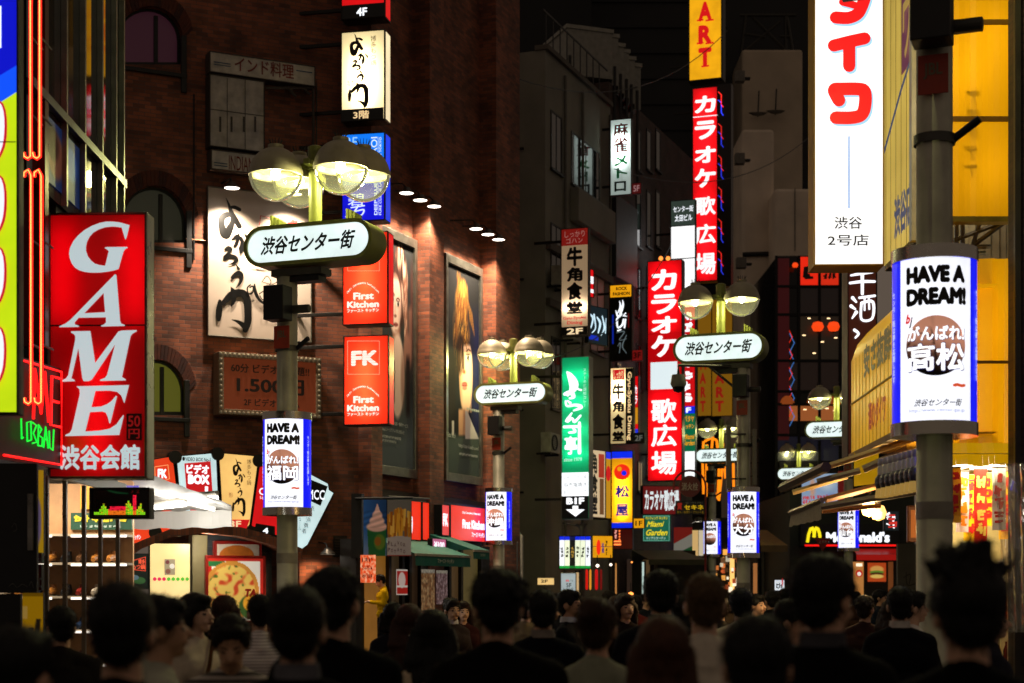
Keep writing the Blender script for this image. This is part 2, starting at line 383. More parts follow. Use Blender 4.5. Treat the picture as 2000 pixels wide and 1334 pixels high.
# ------------------------------------------------------------------ the brick building on the left
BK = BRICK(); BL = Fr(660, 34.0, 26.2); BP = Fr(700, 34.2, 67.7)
brick = thing('brick_building', 'dark red brick building with arched windows, lit posters and illuminated shopfronts', 'building', (BL.X0, BL.Y0, 0), BL.a)
def arch(x0, x1, ytop, yspring, ybot, n=14):               # px outline of a segment-headed opening, from bottom left over the arch
    c = (x0 + x1) / 2; w = (x1 - x0) / 2; h = yspring - ytop
    top = [(c - w * math.cos(math.pi * i / n), yspring - h * math.sin(math.pi * i / n)) for i in range(n + 1)]
    return [(x0, ybot)] + top + [(x1, ybot)]
wins = [arch(228, 357, 12, 78, 126), arch(236, 367, 362, 440, 474), arch(250, 363, 702, 770, 811)]
door = [BL.uv(245, 1000)[0], BL.uv(575, 1000)[0]]
w = MB(); ua, ub = BL.u(150), BL.u(700); T = 17.0
hol = [[BL.uv(*p) for p in h] for h in wins]
dtop = [(232, 1095), (280, 1066), (330, 1047), (400, 1038), (470, 1046), (530, 1062), (585, 1088)]
dh = [(BL.u(232), .03)] + [BL.uv(*p) for p in dtop] + [(BL.u(585), .03)]
w.poly([(ua, 0), (ub, 0), (ub, T), (ua, T)], 0, BK, hol + [dh])
for h in hol + [dh]:
    n = len(h); d = .3 if h is not dh else .9
    w.add([(a, 0, b) for a, b in h] + [(a, d, b) for a, b in h], [(i, (i + 1) % n, n + (i + 1) % n, n + i) for i in range(n)], BK)
w.quad((ua, 6, T), (ua, 0, T), (ub, 0, T), (ub, 6, T), BK)
w.build('wall', brick)
PANE = (EM('#3a1a26', .4), EM('#2c2c22', .45), EM('#65651e', .5))
for h, hp in zip(hol, wins):
    f = MB(); g_ = .07
    cx_ = sum(p[0] for p in h) / len(h); cz_ = sum(p[1] for p in h) / len(h)
    inn = [(cx_ + (a - cx_) * .9, cz_ + (b - cz_) * .88) for a, b in h]
    f.poly(h, .16, BLK, [inn]); n = len(h)
    f.add([(a, .16, b) for a, b in inn] + [(a, .24, b) for a, b in inn], [((i + 1) % n, i, n + i, n + (i + 1) % n) for i in range(n)], BLK)
    xm = h[0][0] + (h[-1][0] - h[0][0]) * .62
    f.box(xm - .04, xm + .04, .15, .22, h[0][1], max(p[1] for p in h) - .12, BLK)
    f.box(h[0][0] - .05, h[-1][0] + .08, -.06, .2, h[0][1] - .09, h[0][1] - .01, BLK)
    f.box(h[-1][0] - .04, h[-1][0] + .07, -.05, .03, h[0][1] - .38, h[0][1] + .75, BLK)
    wf = f.build('window', brick, bev=.008)
    p = MB(); p.poly(inn, .2, PANE[wins.index(hp)]); p.build('pane', wf)
    v = MB(); m = len(h)                                     # ring of voussoirs over the arch
    for i in range(1, m - 2):
        for k in range(2):
            a0, a1 = [Vector(h[i]).lerp(Vector(h[i + 1]), q) for q in (k / 2 + .03, k / 2 + .47)]
            c = Vector((cx_, h[1][1] - .55)); e0, e1 = a0 + (a0 - c).normalized() * .3, a1 + (a1 - c).normalized() * .3
            v.prism([tuple(a0), tuple(a1), tuple(e1), tuple(e0)], -.02, .05, DF('#5a2a1a' if (i + k) % 3 else '#43201a', .8, 0, .4, 9))
    v.build('arch_ring', wf)
rot = R(67.7 - 26.2)
def on_brick(F, o):                                          # hang a part built in frame F on the building
    o.parent = brick; dx, dy = F.X0 - BL.X0, F.Y0 - BL.Y0
    o.location = (dx * BL.ca + dy * BL.sa, -dx * BL.sa + dy * BL.ca, 0); o.rotation_euler = (0, 0, F.a - BL.a); return o
w = MB(); ue = BP.u(1003)
w.box(0, ue, 0, 5, 0, T, BK); on_brick(BP, w.build('poster_wall'))
for a, b, d in ((806, 834, .42), (938, 985, .42), (700, 722, .3)):
    w = MB(); w.box(BP.u(a), BP.u(b), -d, -.001, 0, T, BK); on_brick(BP, w.build('pier'))
for a, b in ((834, 866), (722, 735)):
    w = MB(); w.box(BP.u(a) + .1, BP.u(a) + .22, -.12, -.002, 4, T, BLK); on_brick(BP, w.build('downpipe'))
# dark band over the shopfront
w = MB(); w.box(BP.u(722), BP.u(938), -.16, -.001, zof(1000, 36), zof(962, 36), DF('#2b1a14', .7)); on_brick(BP, w.build('lintel_band'))
for py in (300, 690):                                        # thin conduits and clamps on the front
    pass
c = MB(); c.tube([(BL.u(378), -.03, 8.2), (BL.u(378), -.03, 11.5)], .018, BLK); c.tube([(BL.u(362), -.03, zof(476, 33)), (BL.u(404), -.03, zof(476, 33))], .018, DF('#6b4a33', .4, .6))
c.tube([(BL.u(617), -.04, zof(330, 34)), (BL.u(617), -.04, zof(170, 34))], .014, GREYMETAL); c.build('conduit', brick)

# ------------------------------------------------------------------ plain-plastered and dark buildings further down the street
def block(name, label, F, u1, depth, H, mat, parts=None, z0=0):
    t = fthing(name, label, 'building', F); w = MB(); w.box(0, u1, 0, depth, z0, H, mat); w.build('wall', t); return t
def win(t, u0, u1, z0, z1, pane, frame=BLK, y=-.03, bars=1, sill=True):
    f = MB(); e = .05
    for q in ((u0, u0 + e, z0, z1), (u1 - e, u1, z0, z1), (u0 + e, u1 - e, z0, z0 + e), (u0 + e, u1 - e, z1 - e, z1)): f.box(q[0], q[1], y, -.001, q[2], q[3], frame)
    for i in range(bars):
        x = u0 + (u1 - u0) * (i + 1) / (bars + 1); f.box(x - .02, x + .02, y + .004, -.001, z0 + e, z1 - e, frame)
    if sill: f.box(u0 - .06, u1 + .06, y - .06, -.002, z0 - .06, z0 - .004, frame)
    o = f.build('window', t); p = MB(); p.quad((u0 + e, y + .015, z0 + e), (u1 - e, y + .015, z0 + e), (u1 - e, y + .015, z1 - e), (u0 + e, y + .015, z1 - e), pane)
    p.build('pane', o); return o
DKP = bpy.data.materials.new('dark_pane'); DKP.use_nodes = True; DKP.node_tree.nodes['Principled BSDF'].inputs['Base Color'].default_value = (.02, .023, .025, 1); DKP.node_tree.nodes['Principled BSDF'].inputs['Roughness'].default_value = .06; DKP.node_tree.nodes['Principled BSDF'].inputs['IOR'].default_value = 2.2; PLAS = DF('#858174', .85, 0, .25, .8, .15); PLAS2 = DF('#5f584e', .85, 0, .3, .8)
GA = Fr(1065, 46, math.degrees(math.atan2(1, .39)))          # plastered block, street side
grey = block('apartment_building', 'grey plastered block with a wide strip window beside the brick building', GA, GA.u(1192), 6, GA.uv(1065, 97)[1], PLAS)
zt = lambda px, py: GA.uv(px, py)[1]
win(grey, GA.u(1075), GA.u(1096), zt(1085, 335), zt(1085, 222), DKP)
win(grey, GA.u(1115), GA.u(1170), zt(1140, 375), zt(1140, 275), DKP, GREYMETAL, bars=3)
win(grey, GA.u(1075), GA.u(1096), zt(1085, 560), zt(1085, 440), DKP); win(grey, GA.u(1076), GA.u(1094), zt(1085, 800), zt(1085, 660), DKP)
win(grey, GA.u(1152), GA.u(1180), zt(1165, 690), zt(1165, 520), EM('#4d2f22', .4), GREYMETAL)
w = MB(); w.box(GA.u(1113), GA.u(1186), -.28, -.001, zt(1150, 455), zt(1150, 392), PLAS); w.build('balcony', grey, bev=.02)
w = MB(); w.box(GA.u(1066), GA.u(1190), -.14, -.001, zt(1100, 505), zt(1100, 490), PLAS2); w.box(GA.u(1066), GA.u(1190), -.14, -.001, zt(1100, 612), zt(1100, 598), PLAS2); w.build('ledge', grey)
w = MB(); w.box(-.05, GA.u(1192), -.1, .3, GA.uv(1065, 97)[1] + .004, GA.uv(1065, 97)[1] + .14, PLAS2); w.build('parapet', grey)
w = MB()
for i in range(9): w.box(GA.u(1070) + i * .6, GA.u(1070) + i * .6 + .03, .05, .08, GA.uv(1065, 97)[1] + .145, GA.uv(1065, 97)[1] + 1.1, BLK)
w.box(0, GA.u(1190), .05, .08, GA.uv(1065, 97)[1] + 1.11, GA.uv(1065, 97)[1] + 1.16, BLK); w.build('roof_railing', grey)
GE = Fr(1000, 46.4, -21.3)                                   # its narrow end wall towards us
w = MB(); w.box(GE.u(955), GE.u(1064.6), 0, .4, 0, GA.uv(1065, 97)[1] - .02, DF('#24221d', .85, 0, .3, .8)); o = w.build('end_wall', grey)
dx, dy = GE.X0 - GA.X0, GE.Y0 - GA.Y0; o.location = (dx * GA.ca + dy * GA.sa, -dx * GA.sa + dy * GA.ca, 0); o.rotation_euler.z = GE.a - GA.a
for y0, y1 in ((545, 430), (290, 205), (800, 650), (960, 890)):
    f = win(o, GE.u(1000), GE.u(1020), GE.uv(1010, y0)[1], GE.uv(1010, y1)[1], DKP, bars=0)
w = MB()                                                      # scrawled marks in spray paint on the end wall
random.seed(9)
for k in range(7):
    x, y = random.uniform(1003, 1050), random.uniform(1010, 1090)
    w.brush([(x + random.uniform(-9, 9), y + random.uniform(-12, 12), random.uniform(1.2, 2.4)) for _ in range(6)], DF('#0c0b0b', .6), GE)
w2 = w.build('graffiti', o); w2.location = (0, -.002, 0)
GD = Fr(1189, 52, math.degrees(math.atan2(1, .39)))          # dark brick block beyond
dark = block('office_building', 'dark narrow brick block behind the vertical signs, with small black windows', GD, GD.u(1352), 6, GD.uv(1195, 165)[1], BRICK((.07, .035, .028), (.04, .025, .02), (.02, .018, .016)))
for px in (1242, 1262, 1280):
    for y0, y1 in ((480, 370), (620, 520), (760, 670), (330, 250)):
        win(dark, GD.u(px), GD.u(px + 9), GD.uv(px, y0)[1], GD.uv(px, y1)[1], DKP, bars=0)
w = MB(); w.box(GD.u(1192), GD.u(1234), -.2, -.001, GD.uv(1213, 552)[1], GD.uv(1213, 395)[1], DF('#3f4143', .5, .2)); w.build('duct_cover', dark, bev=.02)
t = fthing('roof_tank', 'row of pale cooling units high on the roof above the mahjong sign', 'cooling unit', Fr(1150, 52, 20))
F = Fr(1150, 52, 20)
for i, (x0, x1, y0, y1) in enumerate(((1108, 1196, 60, 150), (1198, 1210, 72, 165), (1212, 1224, 88, 178), (1226, 1236, 98, 186), (1238, 1250, 110, 195), (1252, 1264, 122, 205))):
    a, b, c, d = F.box(x0, y0, x1, y1); w = MB(); w.box(a, c, i * .1, 2 + i * .1, b, d, DF('#8f8d84', .6, .3)); w.box(a - .04, c + .04, i * .1 - .04, 2.05 + i * .1, d + .002, d + .12, DF('#9a988e', .6, .3))
    w.box(a + .05, a + .12, i * .1 - .05, i * .1 - .002, b - 2.5, b + .6, BLK); w.build('unit', t)
F = Fr(1150, 96, 0)
tower = block('tower_block', 'tall unlit dark tower closing the view behind the street', F, F.u(1620), 10, 46, DF('#0b0c0e', .6, 0, .4, .3)); tower.location.x = F.X0
w = MB()
for i in range(26): w.box(.2, F.u(1420), -.12, -.001, 6 + i * 1.5, 6.12 + i * 1.5, DF('#15171a', .4, .4))
w.build('cladding_rib', tower)
F = Fr(980, 90, 0)
t2 = block('tower_block', 'black tower behind the roof of the grey plastered block', F, F.u(1155), 10, 44, DF('#08090a', .7, 0, .4, .3))
# right-hand background: beige towers
def at_px(name, label, x0, x1, ytop, Y, depth, mat, a=0):
    F = Fr(x0, Y, a); t = fthing(name, label, 'building', F); w = MB(); w.box(0, F.u(x1), 0, depth, 0, zof(ytop, Y), mat); w.build('wall', t, bev=.15); return t, F
BEI = DF('#e6d4bf', .8, 0, .2, .6); BEI2 = DF('#bfae98', .8, 0, .2, .6)
tb, F = at_px('beige_building', 'beige rendered tower with rounded stair shaft behind the second karaoke sign', 1449, 1512, 252, 80, 8, BEI)
w = MB(); q = F.box(1450, 480, 1508, 252)
w.tube([(q[2] + .7, .1, zof(480, 80)), (q[2] + .2, -.1, zof(496, 80)), (q[0], -.1, zof(498, 80))], .12, BLK); w.build('drain_pipe', tb)
w = MB()
for i in range(9): w.box(.02, F.u(1510), -.06, -.001, zof(905 + i * 26, 80), zof(903.5 + i * 26, 80), DF('#1c1916', .8))
w.build('panel_joint', tb)
tb2, F2 = at_px('beige_building', 'wide beige upper block with a roof lattice mast, far behind the street', 1449, 1568, 96, 92, 9, BEI2)
w = MB()
for x0, y0, x1, y1 in ((1452, 95, 1462, 15), (1555, 95, 1542, 15), (1452, 95, 1530, 30), (1475, 22, 1545, 92), (1450, 18, 1560, 18), (1540, 20, 1540, 95), (1548, 60, 1530, 60), (1460, 55, 1500, 62)):
    a, b = F2.uv(x0, y0), F2.uv(x1, y1); w.tube([(a[0], 1, a[1]), (b[0], 1, b[1])], .09, DF('#3a3833', .5, .5), 6)
w.build('roof_lattice', tb2)
w = MB()
for cx, cy in ((1478, 232), (1512, 228)):
    a = F2.uv(cx, cy); w.lathe([(0, 0), (.3, .05), (.55, .18)], DF('#6a655c', .5), (a[0], -.5, a[1]), 16, sy=.4); w.tube([(a[0], -.4, a[1]), (a[0] + .1, -.2, a[1] + 1.5)], .04, BLK)
w.build('satellite_dish', tb2)
tb3, F3 = at_px('beige_building', 'low beige block with two panels under the white vertical store sign', 1513, 1600, 368, 78, 6, BEI)
w = MB(); w.box(F3.u(1552), F3.u(1553), -.05, -.001, zof(490, 78), zof(368, 78), BLK); w.build('panel_joint', tb3)
for px, py in ((1445, 152), (1445, 312), (1448, 515)):
    F = Fr(px, 76, 0); F.zb = zof(py, 76); f = fthing('flood_lamp', 'small boxed flood lamp on the beige tower, ' + {152: 'uppermost of three', 312: 'middle of three', 515: 'lowest of three'}[py], 'lamp', F)
    w = MB(); w.box(-.25, .2, -.3, .1, -.25, .25, DF('#6d665c', .5)); w.box(.2, .5, 0, .3, -.05, .05, BLK); w.build('housing', f, bev=.03)
# dark glass restaurant building
GL, FG = at_px('glass_building', 'dark glass restaurant building with red lanterns, right of the beige tower', 1516, 1665, 498, 72, 8, DF('#0e0d10', .15, .2, .4, .5))
fr_ = DF('#0a0a0b', .3, .5)
w = MB()
for x in (1516, 1560, 1600, 1640): a = FG.u(x); w.box(a - .06, a + .06, -.1, -.001, 4, zof(500, 72), fr_)
for y in (560, 615, 705, 765, 790, 850): w.box(0, FG.u(1664), -.09, -.002, zof(y, 72) - .06, zof(y, 72) + .06, fr_)
w.build('mullions', GL)
def pan(x0, y0, x1, y1, m, nm='pane'):
    b = MB(); b.rect(FG, x0, y0, x1, y1, m, -.02); return b.build(nm, GL)
pan(1562, 502, 1598, 558, EM('#ff2a10', .75), 'lit_blind'); pan(1602, 516, 1638, 558, EM('#ff3416', .6), 'lit_blind')
b = MB(); b.scribpx(FG, 1568, 520, 1593, 548, INK, 1); b.scribpx(FG, 1606, 532, 1636, 546, INK, 3, seed=4); o = b.build('blind_lettering', GL); o.location.y = -.03
for x0, x1 in ((1519, 1558), (1562, 1598), (1602, 1638)): pan(x0, 793, x1, 822, EM('#c8713a', .45), 'lit_window')
for x0, y0, x1, y1, c in ((1562, 618, 1598, 702, '#20180f'), (1602, 618, 1638, 702, '#1c160f'), (1519, 708, 1558, 762, '#140c0a'), (1562, 708, 1638, 762, '#170e0b'), (1562, 563, 1638, 612, '#120c0a'), (1519, 853, 1638, 900, '#0c0c18')): pan(x0, y0, x1, y1, EM(c, .9))
b = MB()
for x, y in ((1537, 797), (1572, 800), (1590, 796), (1615, 798), (1630, 802), (1580, 622), (1618, 622), (1570, 655), (1606, 668), (1632, 660), (1590, 690)): b.rect(FG, x - 3, y - 1, x + 3, y + 1, EM('#ffd9a0', 2.5), -.03)
b.build('ceiling_lamps', GL)
b = MB()
for x in (1537, 1590, 1632): b.lathe([(0, .4), (.15, .37), (.27, .24), (.33, .08), (.34, 0)], EM('#c05a20', .35), (FG.u(x), -.02, zof(790, 72)), 18, 180, 360, sy=.3)
b.build('half_round_lamp', GL)
for i, (x, y) in enumerate(((1597, 638), (1628, 638), (1553, 518))):
    F = Fr(x, 71.5, 0); F.zb = zof(y, 71.5); k = .5 if i == 2 else 1
    t = fthing('paper_lantern', ('left of the two round red paper lanterns glowing behind the glass front', 'right of the two round red paper lanterns glowing behind the glass front', 'tiny orange lantern beside the glowing red blinds')[i], 'lantern', F, 'paper lanterns')
    w = MB(); w.lathe([(0.05, .22 * k), (.2 * k, .17 * k), (.27 * k, 0), (.2 * k, -.17 * k), (.05, -.22 * k)], EM('#ff4a14', .95), n=16); w.build('shade', t, True)
    w = MB(); w.lathe([(0, .26 * k), (.09 * k, .26 * k), (.09 * k, .22 * k)], BLK, n=12); w.lathe([(.09 * k, -.22 * k), (.09 * k, -.26 * k), (0, -.26 * k)], BLK, n=12); w.build('ring', t)
# reflection of the karaoke sign, painted as a dim glowing sheet on the glass
b = MB(); b.rect(FG, 1519, 505, 1541, 860, EM('#4a0c12', .3), -.025)
for ch, y in (('歌', 520), ('広', 580), ('場', 640)): b.text(FG, ch, 1521, y, 1539, y + 32, EM('#9a8e88', .35), .02)
b.scribpx(FG, 1521, 720, 1535, 750, DF('#8a7a20', .4), 1, seed=3); o = b.build('banner_panel', GL); o.location.y = -.03
for k, c in ((0, '#ff3018'), (4, '#4a86d8')):
    b = MB(); b.line(FG, [(1538 + (i % 2) * 9 + k, 640 + i * 18 + k * 3) for i in range(11)], 1.3, EM(c, .7)); b.build('neon_zigzag', GL).location.y = -.05
# street-level dark end and right edge wall
rw, F = at_px('dark_building', 'unlit dark building beyond the hamburger shop closing the street end', 1180, 1780, 880, 98, 8, DF('#100e0c', .8))
we = fthing('brick_pier', 'dark brick building edge at the far right behind the clear plastic curtain', 'building', Fr(1986, 14.2, 0))
w = MB(); w.box(0, 1.5, 0, .25, 0, 7.5, BRICK((.06, .03, .022), (.03, .02, .016), (.02, .018, .016))); w.build('wall', we)
w = MB(); w.box(-.03, .02, -.05, 0, 0, 7.5, DF('#3a352e', .5, .5)); w.build('corner_trim', we)
# small fittings on the street walls: cooling units, pipes, lit windows
for i, (px, py, lab) in enumerate(((1105, 560, 'grey air conditioner on a bracket beside the dim cream sign'), (1128, 665, 'grey air conditioner above the bright green sign'), (1085, 885, 'grey air conditioner low on the plastered wall left of the green sign'))):
    G = off(GA, .45); u, z = G.uv(px, py); t = thing('air_conditioner', lab, 'air conditioner', (G.X0 + u * G.ca, G.Y0 + u * G.sa, z), G.a, 'air conditioners on the plastered block')
    w = MB(); w.box(-.4, .4, 0, .3, 0, .55, DF('#a8a598', .5, .1)); w.build('casing', t, bev=.015)
    w = MB(); w.lathe([(.22, 0), (.22, -.03), (.19, -.03), (.19, 0)], BLK, n=20)
    for k in range(len(w.v)): q = w.v[k]; w.v[k] = (q[0] - .1, q[2] - .002, q[1] + .28)
    for k in range(7): w.box(-.3, .1, -.02, -.012, .1 + k * .055, .112 + k * .055, BLK)
    w.build('grille', t); w = MB(); w.box(-.35, -.3, .02, .44, -.06, -.002, BLK); w.box(.3, .35, .02, .44, -.06, -.002, BLK); w.build('bracket', t)
w = MB()
for px in (1100, 1134, 1188): w.tube([(GA.u(px), -.07, .1), (GA.u(px), -.07, GA.uv(1065, 97)[1] - .3)], .045, DF('#5f5b52', .5), 8)
w.build('rain_pipe', grey, True)
for px, y0, y1, c in ((1204, 705, 715, '#c8a060'), (1245, 900, 960, '#b89a6a'), (1262, 880, 930, '#8aa0a8'), (1222, 445, 500, '#6a5a40')): win(dark, GD.u(px), GD.u(px + 9), GD.uv(px, y1)[1], GD.uv(px, y0)[1], EM(c, .35), GREYMETAL, bars=1)
for i, (a, b) in enumerate(((P(1000, 150, 43), P(1420, 60, 64)), (P(1200, 330, 50), P(1600, 250, 72)), (P(985, 700, 39), P(1310, 480, 56)))):
    t = thing('overhead_cable', ('topmost thin black cable sagging across the street gap', 'middle thin black cable from the dark brick block to the beige tower', 'low thin black cable running behind the green vertical sign')[i], 'cable', a, 0, 'overhead cables'); w = MB(); w.tube([(b - a) * (k / 16) + Vector((0, 0, -1.2 * 4 * (k / 16) * (1 - k / 16))) for k in range(17)], .016, BLK, 5); w.build('wire', t)
# ------------------------------------------------------------------ street lamp posts with name board and lit drum
POLE = DF('#c2bfac', .5, .35, .3, 3); OLIVE = DF('#8a8f4a', .45, .1, .2, 4); CAP = DF('#a8a089', .5, .3, .25, 4); CHROME = DF('#c8c4ba', .24, 1, .1, 8)
LGL = GLASS((.94, .96, .70), .12, .025); BULB = EM('#fff6c0', 8); REF = DF('#a8a678', .3, .1, .1)
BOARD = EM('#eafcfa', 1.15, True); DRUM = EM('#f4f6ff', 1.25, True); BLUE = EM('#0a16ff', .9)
def ball(u, v, px=None):                                         # printed basketball
    x, y = u * 2 - 1, v * 2 - 1; r = np.hypot(x, y)
    sh = np.clip(1.05 - 1.0 * np.clip((y + .3 - .25 * x) * .85, 0, 1), .04, 1)
    c = rgb('#c98a70') * sh[..., None]
    for s in (np.abs(y + .32 + .25 * x * x - .1 * x), np.abs(x - .12 * y + .05), np.abs(y - .35 - .35 * x + .2 * x * x)):
        c = c * (1 - .8 * np.clip(1 - s / .045, 0, 1))[..., None]
    return c * .98
def ball_mesh(r, cx, cz, rad, ph, parent):
    V, F, C = [], [], []; nr, na = 10, 48
    for i in range(nr + 1):
        for k in range(na):
            t = 2 * math.pi * k / na; q = i / nr; a, b = q * math.cos(t), q * math.sin(t)
            C.append(ball(np.array([[(a + 1) / 2]]), np.array([[(1 - b) / 2]]))[0, 0]); th = (cx + a * r) / rad + ph
            V.append(((rad + .012) * math.sin(th), -(rad + .012) * math.cos(th), cz + b * r))
    for i in range(nr):
        for k in range(na): F.append((i * na + k, (i + 1) * na + k, (i + 1) * na + (k + 1) % na, i * na + (k + 1) % na))
    me = bpy.data.meshes.new('ball_print'); me.from_pydata(V, [], F); me.materials.append(PRINT(.75))
    C = np.clip(np.array(C), 0, 1) ** 2.2; a = me.color_attributes.new('Col', 'FLOAT_COLOR', 'POINT')
    a.data.foreach_set('color', np.concatenate([C, np.ones((len(C), 1))], 1).ravel().astype(np.float32))
    o = bpy.data.objects.new('ball_print', me); COL.objects.link(o); o.parent = parent
def lamp_post(label, px, Y, dpx, drum, city, board, bx, globe, ang=-21.3, turn=0, power=60, top=True, speaker=True, back=True):
    """px: pole column; drum (ytop, ybottom); board (ytop, ybottom) rows; bx: board centre column; globe: row of the lamp centres"""
    F = Fr(px, Y, ang); t = fthing('street_lamp', label, 'street lamp', F, 'street lamps with lit name boards')
    pr = .135; zb0, zb1 = F.uv(bx, board[1])[1], F.uv(bx, board[0])[1]; ub = F.u(bx, board[0])
    z0, z1 = zof(drum[1], Y), zof(drum[0], Y)
    w = MB(); w.lathe([(pr + .03, 0), (pr + .03, .3), (pr, .34), (pr, zb0 - .12), (pr * .9, zb0 - .1)], POLE, n=20)
    w.lathe([(pr + .004, 0), (pr + .004, .13)], DF('#a39f90', .5), (0, 0, z0 - .72), 20); w.lathe([(pr + .02, 0), (pr + .02, .07)], GREYMETAL, (0, 0, z1 + .9), 20)
    w.tube([(pr, 0, z1 + .93), (pr + .2, -.05, z1 + 1.05)], .03, BLK)
    w.box(min(0, ub) - .16, max(0, ub) + .16, -.14, .14, zb0 - .12, zb0 - .03, GREYMETAL); w.box(min(0, ub) - .1, max(0, ub) + .1, -.1, .1, zb0 - .2, zb0 - .125, BLK)
    w.build('pole', t, True)
    # lit drum
    rd = .31; f = -math.atan2(F.X0, F.Y0) - F.a                     # face of the drum towards the street's near end
    ph = R(turn) + f; hw = R(57)
    dr = bpy.data.objects.new('poster_drum', None)
    s = MB(); n = 40
    V = [];Fc = []
    for i in range(n + 1):
        th = 2 * math.pi * i / n
        for z in (z0, z1): V.append((rd * math.sin(th + ph), -rd * math.cos(th + ph), z))
    s.add(V, [(2 * i, 2 * i + 2, 2 * i + 3, 2 * i + 1) for i in range(n)], DRUM)
    s.mi = [s.mat(DRUM) if (abs((i + .5) / n * 2 * math.pi) < hw or abs((i + .5) / n * 2 * math.pi - 2 * math.pi) < hw) else s.mat(BLUE) for i in range(n)]
    W = (rd, ph); k = (z1 - z0) / 1.2; s.lay = 1
    Z = lambda q: z1 - q * (z1 - z0)
    s.uvtext('HAVE A', -.225, Z(.16), .225, Z(.05), INK, .085, wrap=W, y=-.006); s.uvtext('DREAM!', -.225, Z(.295), .235, Z(.185), INK, .08, wrap=W, y=-.006)
    WT = EM('#ffffff', 1.25); DK = EM('#3a3a8a', .5)
    s.uvtext('がんばれ!', -.208, Z(.515), .213, Z(.42), DK, .04, wrap=W, y=-.016); s.uvtext('がんばれ!', -.205, Z(.512), .205, Z(.422), WT, .03, wrap=W, y=-.02)
    if city: s.uvtext(city, -.208, Z(.705), .213, Z(.525), DK, .035, wrap=W, y=-.016); s.uvtext(city, -.205, Z(.70), .205, Z(.53), WT, .025, wrap=W, y=-.02)
    s.uvtext('b', -.23, Z(.40), -.19, Z(.34), EM('#e01818', .8), .05, .3, wrap=W, y=-.008); s.uvtext('j', -.2, Z(.43), -.17, Z(.36), INK, .04, .3, wrap=W, y=-.008)
    s.uvtext('~', .12, Z(.80), .23, Z(.775), EM('#e05a30', .8), .09, wrap=W, y=-.008)
    s.uvtext('渋谷センター街', -.16, Z(.915), .2, Z(.87), INK, .02, .35, wrap=W, y=-.006); s.uvtext('http://www.center-gai.jp', -.2, Z(.955), .22, Z(.928), EM('#7a86c8', .7), 0, wrap=W, y=-.006)
    for sg in (-1, 1):
        s.uvtext('センター街は夢を応援します', sg * .385 - .024, Z(.75), sg * .385 + .024, Z(.18), EM('#c8d0ff', .9), .02, vert=True, wrap=W, y=-.006)
    d = s.build('poster_drum', t)
    ball_mesh(.222, 0, Z(.545), rd, ph, d)
    for a, b in ((z1 + .002, z1 + .1), (z0 - .1, z0 - .002)): c = MB(); c.lathe([(pr, a), (rd + .012, a), (rd + .012, b), (pr, b)], CHROME, n=32); c.build('chrome_band', d, True)
    # name board
    h = zb1 - zb0; L = 1.85; r = h / 2
    pill = lambda e: [(ub + sg * (L / 2 - r) + (r - e) * math.cos(R(a)) , zb0 + r + (r - e) * math.sin(R(a))) for sg, aa in ((1, range(-90, 91, 10)), (-1, range(90, 271, 10))) for a in aa]
    b = MB(); b.prism(pill(0), -.2, .2, OLIVE); fo, fi = pill(0), pill(.05); n = len(fo)
    b.add([(x, -.2, z) for x, z in fi] + [(x, -.235, z) for x, z in fo] + [(x, -.2, z) for x, z in fo] + [(x, -.235, z) for x, z in fi],
          [q for i in range(n) for q in ((n + i, n + (i + 1) % n, 3 * n + (i + 1) % n, 3 * n + i), (2 * n + i, 2 * n + (i + 1) % n, n + (i + 1) % n, n + i), (3 * n + i, 3 * n + (i + 1) % n, (i + 1) % n, i))], OLIVE)
    for sx in (-.55, .55):
        for q in range(3): b.box(ub + sx + q * .05 - .06, ub + sx + q * .05 - .03, -.1, .1, zb1 - .01, zb1 + .16 - q * .03, OLIVE)
    bo = b.build('name_board', t, True)
    fc = MB(); fc.poly(pill(.05), -.206, BOARD); fc.uvtext('渋谷センター街', ub - L * .37, zb0 + h * .28, ub + L * .37, zb0 + h * .74, INK, .03, .32, y=-.212)
    fc.poly([(2 * ub - x, z) for x, z in pill(.05)][::-1], .206, BOARD); fc.build('lit_face', bo)
    # stem and four globes
    zg = F.uv(bx, globe)[1]
    w = MB(); w.lathe([(.085, zb1 - .02), (.085, zg + .05), (.1, zg + .06), (.1, zg + .35), (.06, zg + .37), (0, zg + .37)], OLIVE, (ub, 0, 0), 18)
    w.box(ub - .5, ub + .5, -.04, .04, zg + .08, zg + .15, OLIVE); w.box(ub - .04, ub + .04, -.25, .25, zg + .08, zg + .15, OLIVE)
    w.build('stem', t, True)
    for i, (gx, gy) in enumerate(((-.47, -.2), (.47, -.2), (-.47, .24), (.47, .24))[:4 if back else 2]):
        c = (ub + gx + (.1 if gy > 0 else 0), gy, zg); rr = .345
        q = MB(); q.lathe([(.06, .385), (.1, .375), (.1, .345)] + [(rr * math.cos(R(a)), rr * math.sin(R(a))) for a in range(74, 9, -8)] + [(rr + .006, .045), (rr + .006, -.02), (rr - .03, -.02)], CAP, c, 28)
        for j in range(12): q.tube([(c[0] + .06 * math.cos(j * .52), c[1] + .06 * math.sin(j * .52), c[2] + .38), (c[0] + .09 * math.cos(j * .52), c[1] + .09 * math.sin(j * .52), c[2] + .45)], .004, BLK, 4)
        dm = q.build('lamp_dome', t, True)
        q = MB(); q.lathe([(rr - .03, -.012), (rr - .06, .05), (.12, .12), (0, .12)], REF, c, 24); q.build('reflector', dm, True)
        q = MB(); q.lathe([(rr * math.cos(R(a)), rr * math.sin(R(a))) for a in range(-4, -90, -8)] + [(0, -rr)], LGL, c, 28); q.build('glass_bowl', dm, True)
        q = MB(); q.lathe([(0, .1), (.05, .07), (.07, 0), (.05, -.06), (0, -.08)], BULB, c, 14); q.build('light_bulb', dm, True)
        bulb('globe_light', (c[0], c[1], c[2] - .1), power, (1, .93, .55), t, .07)
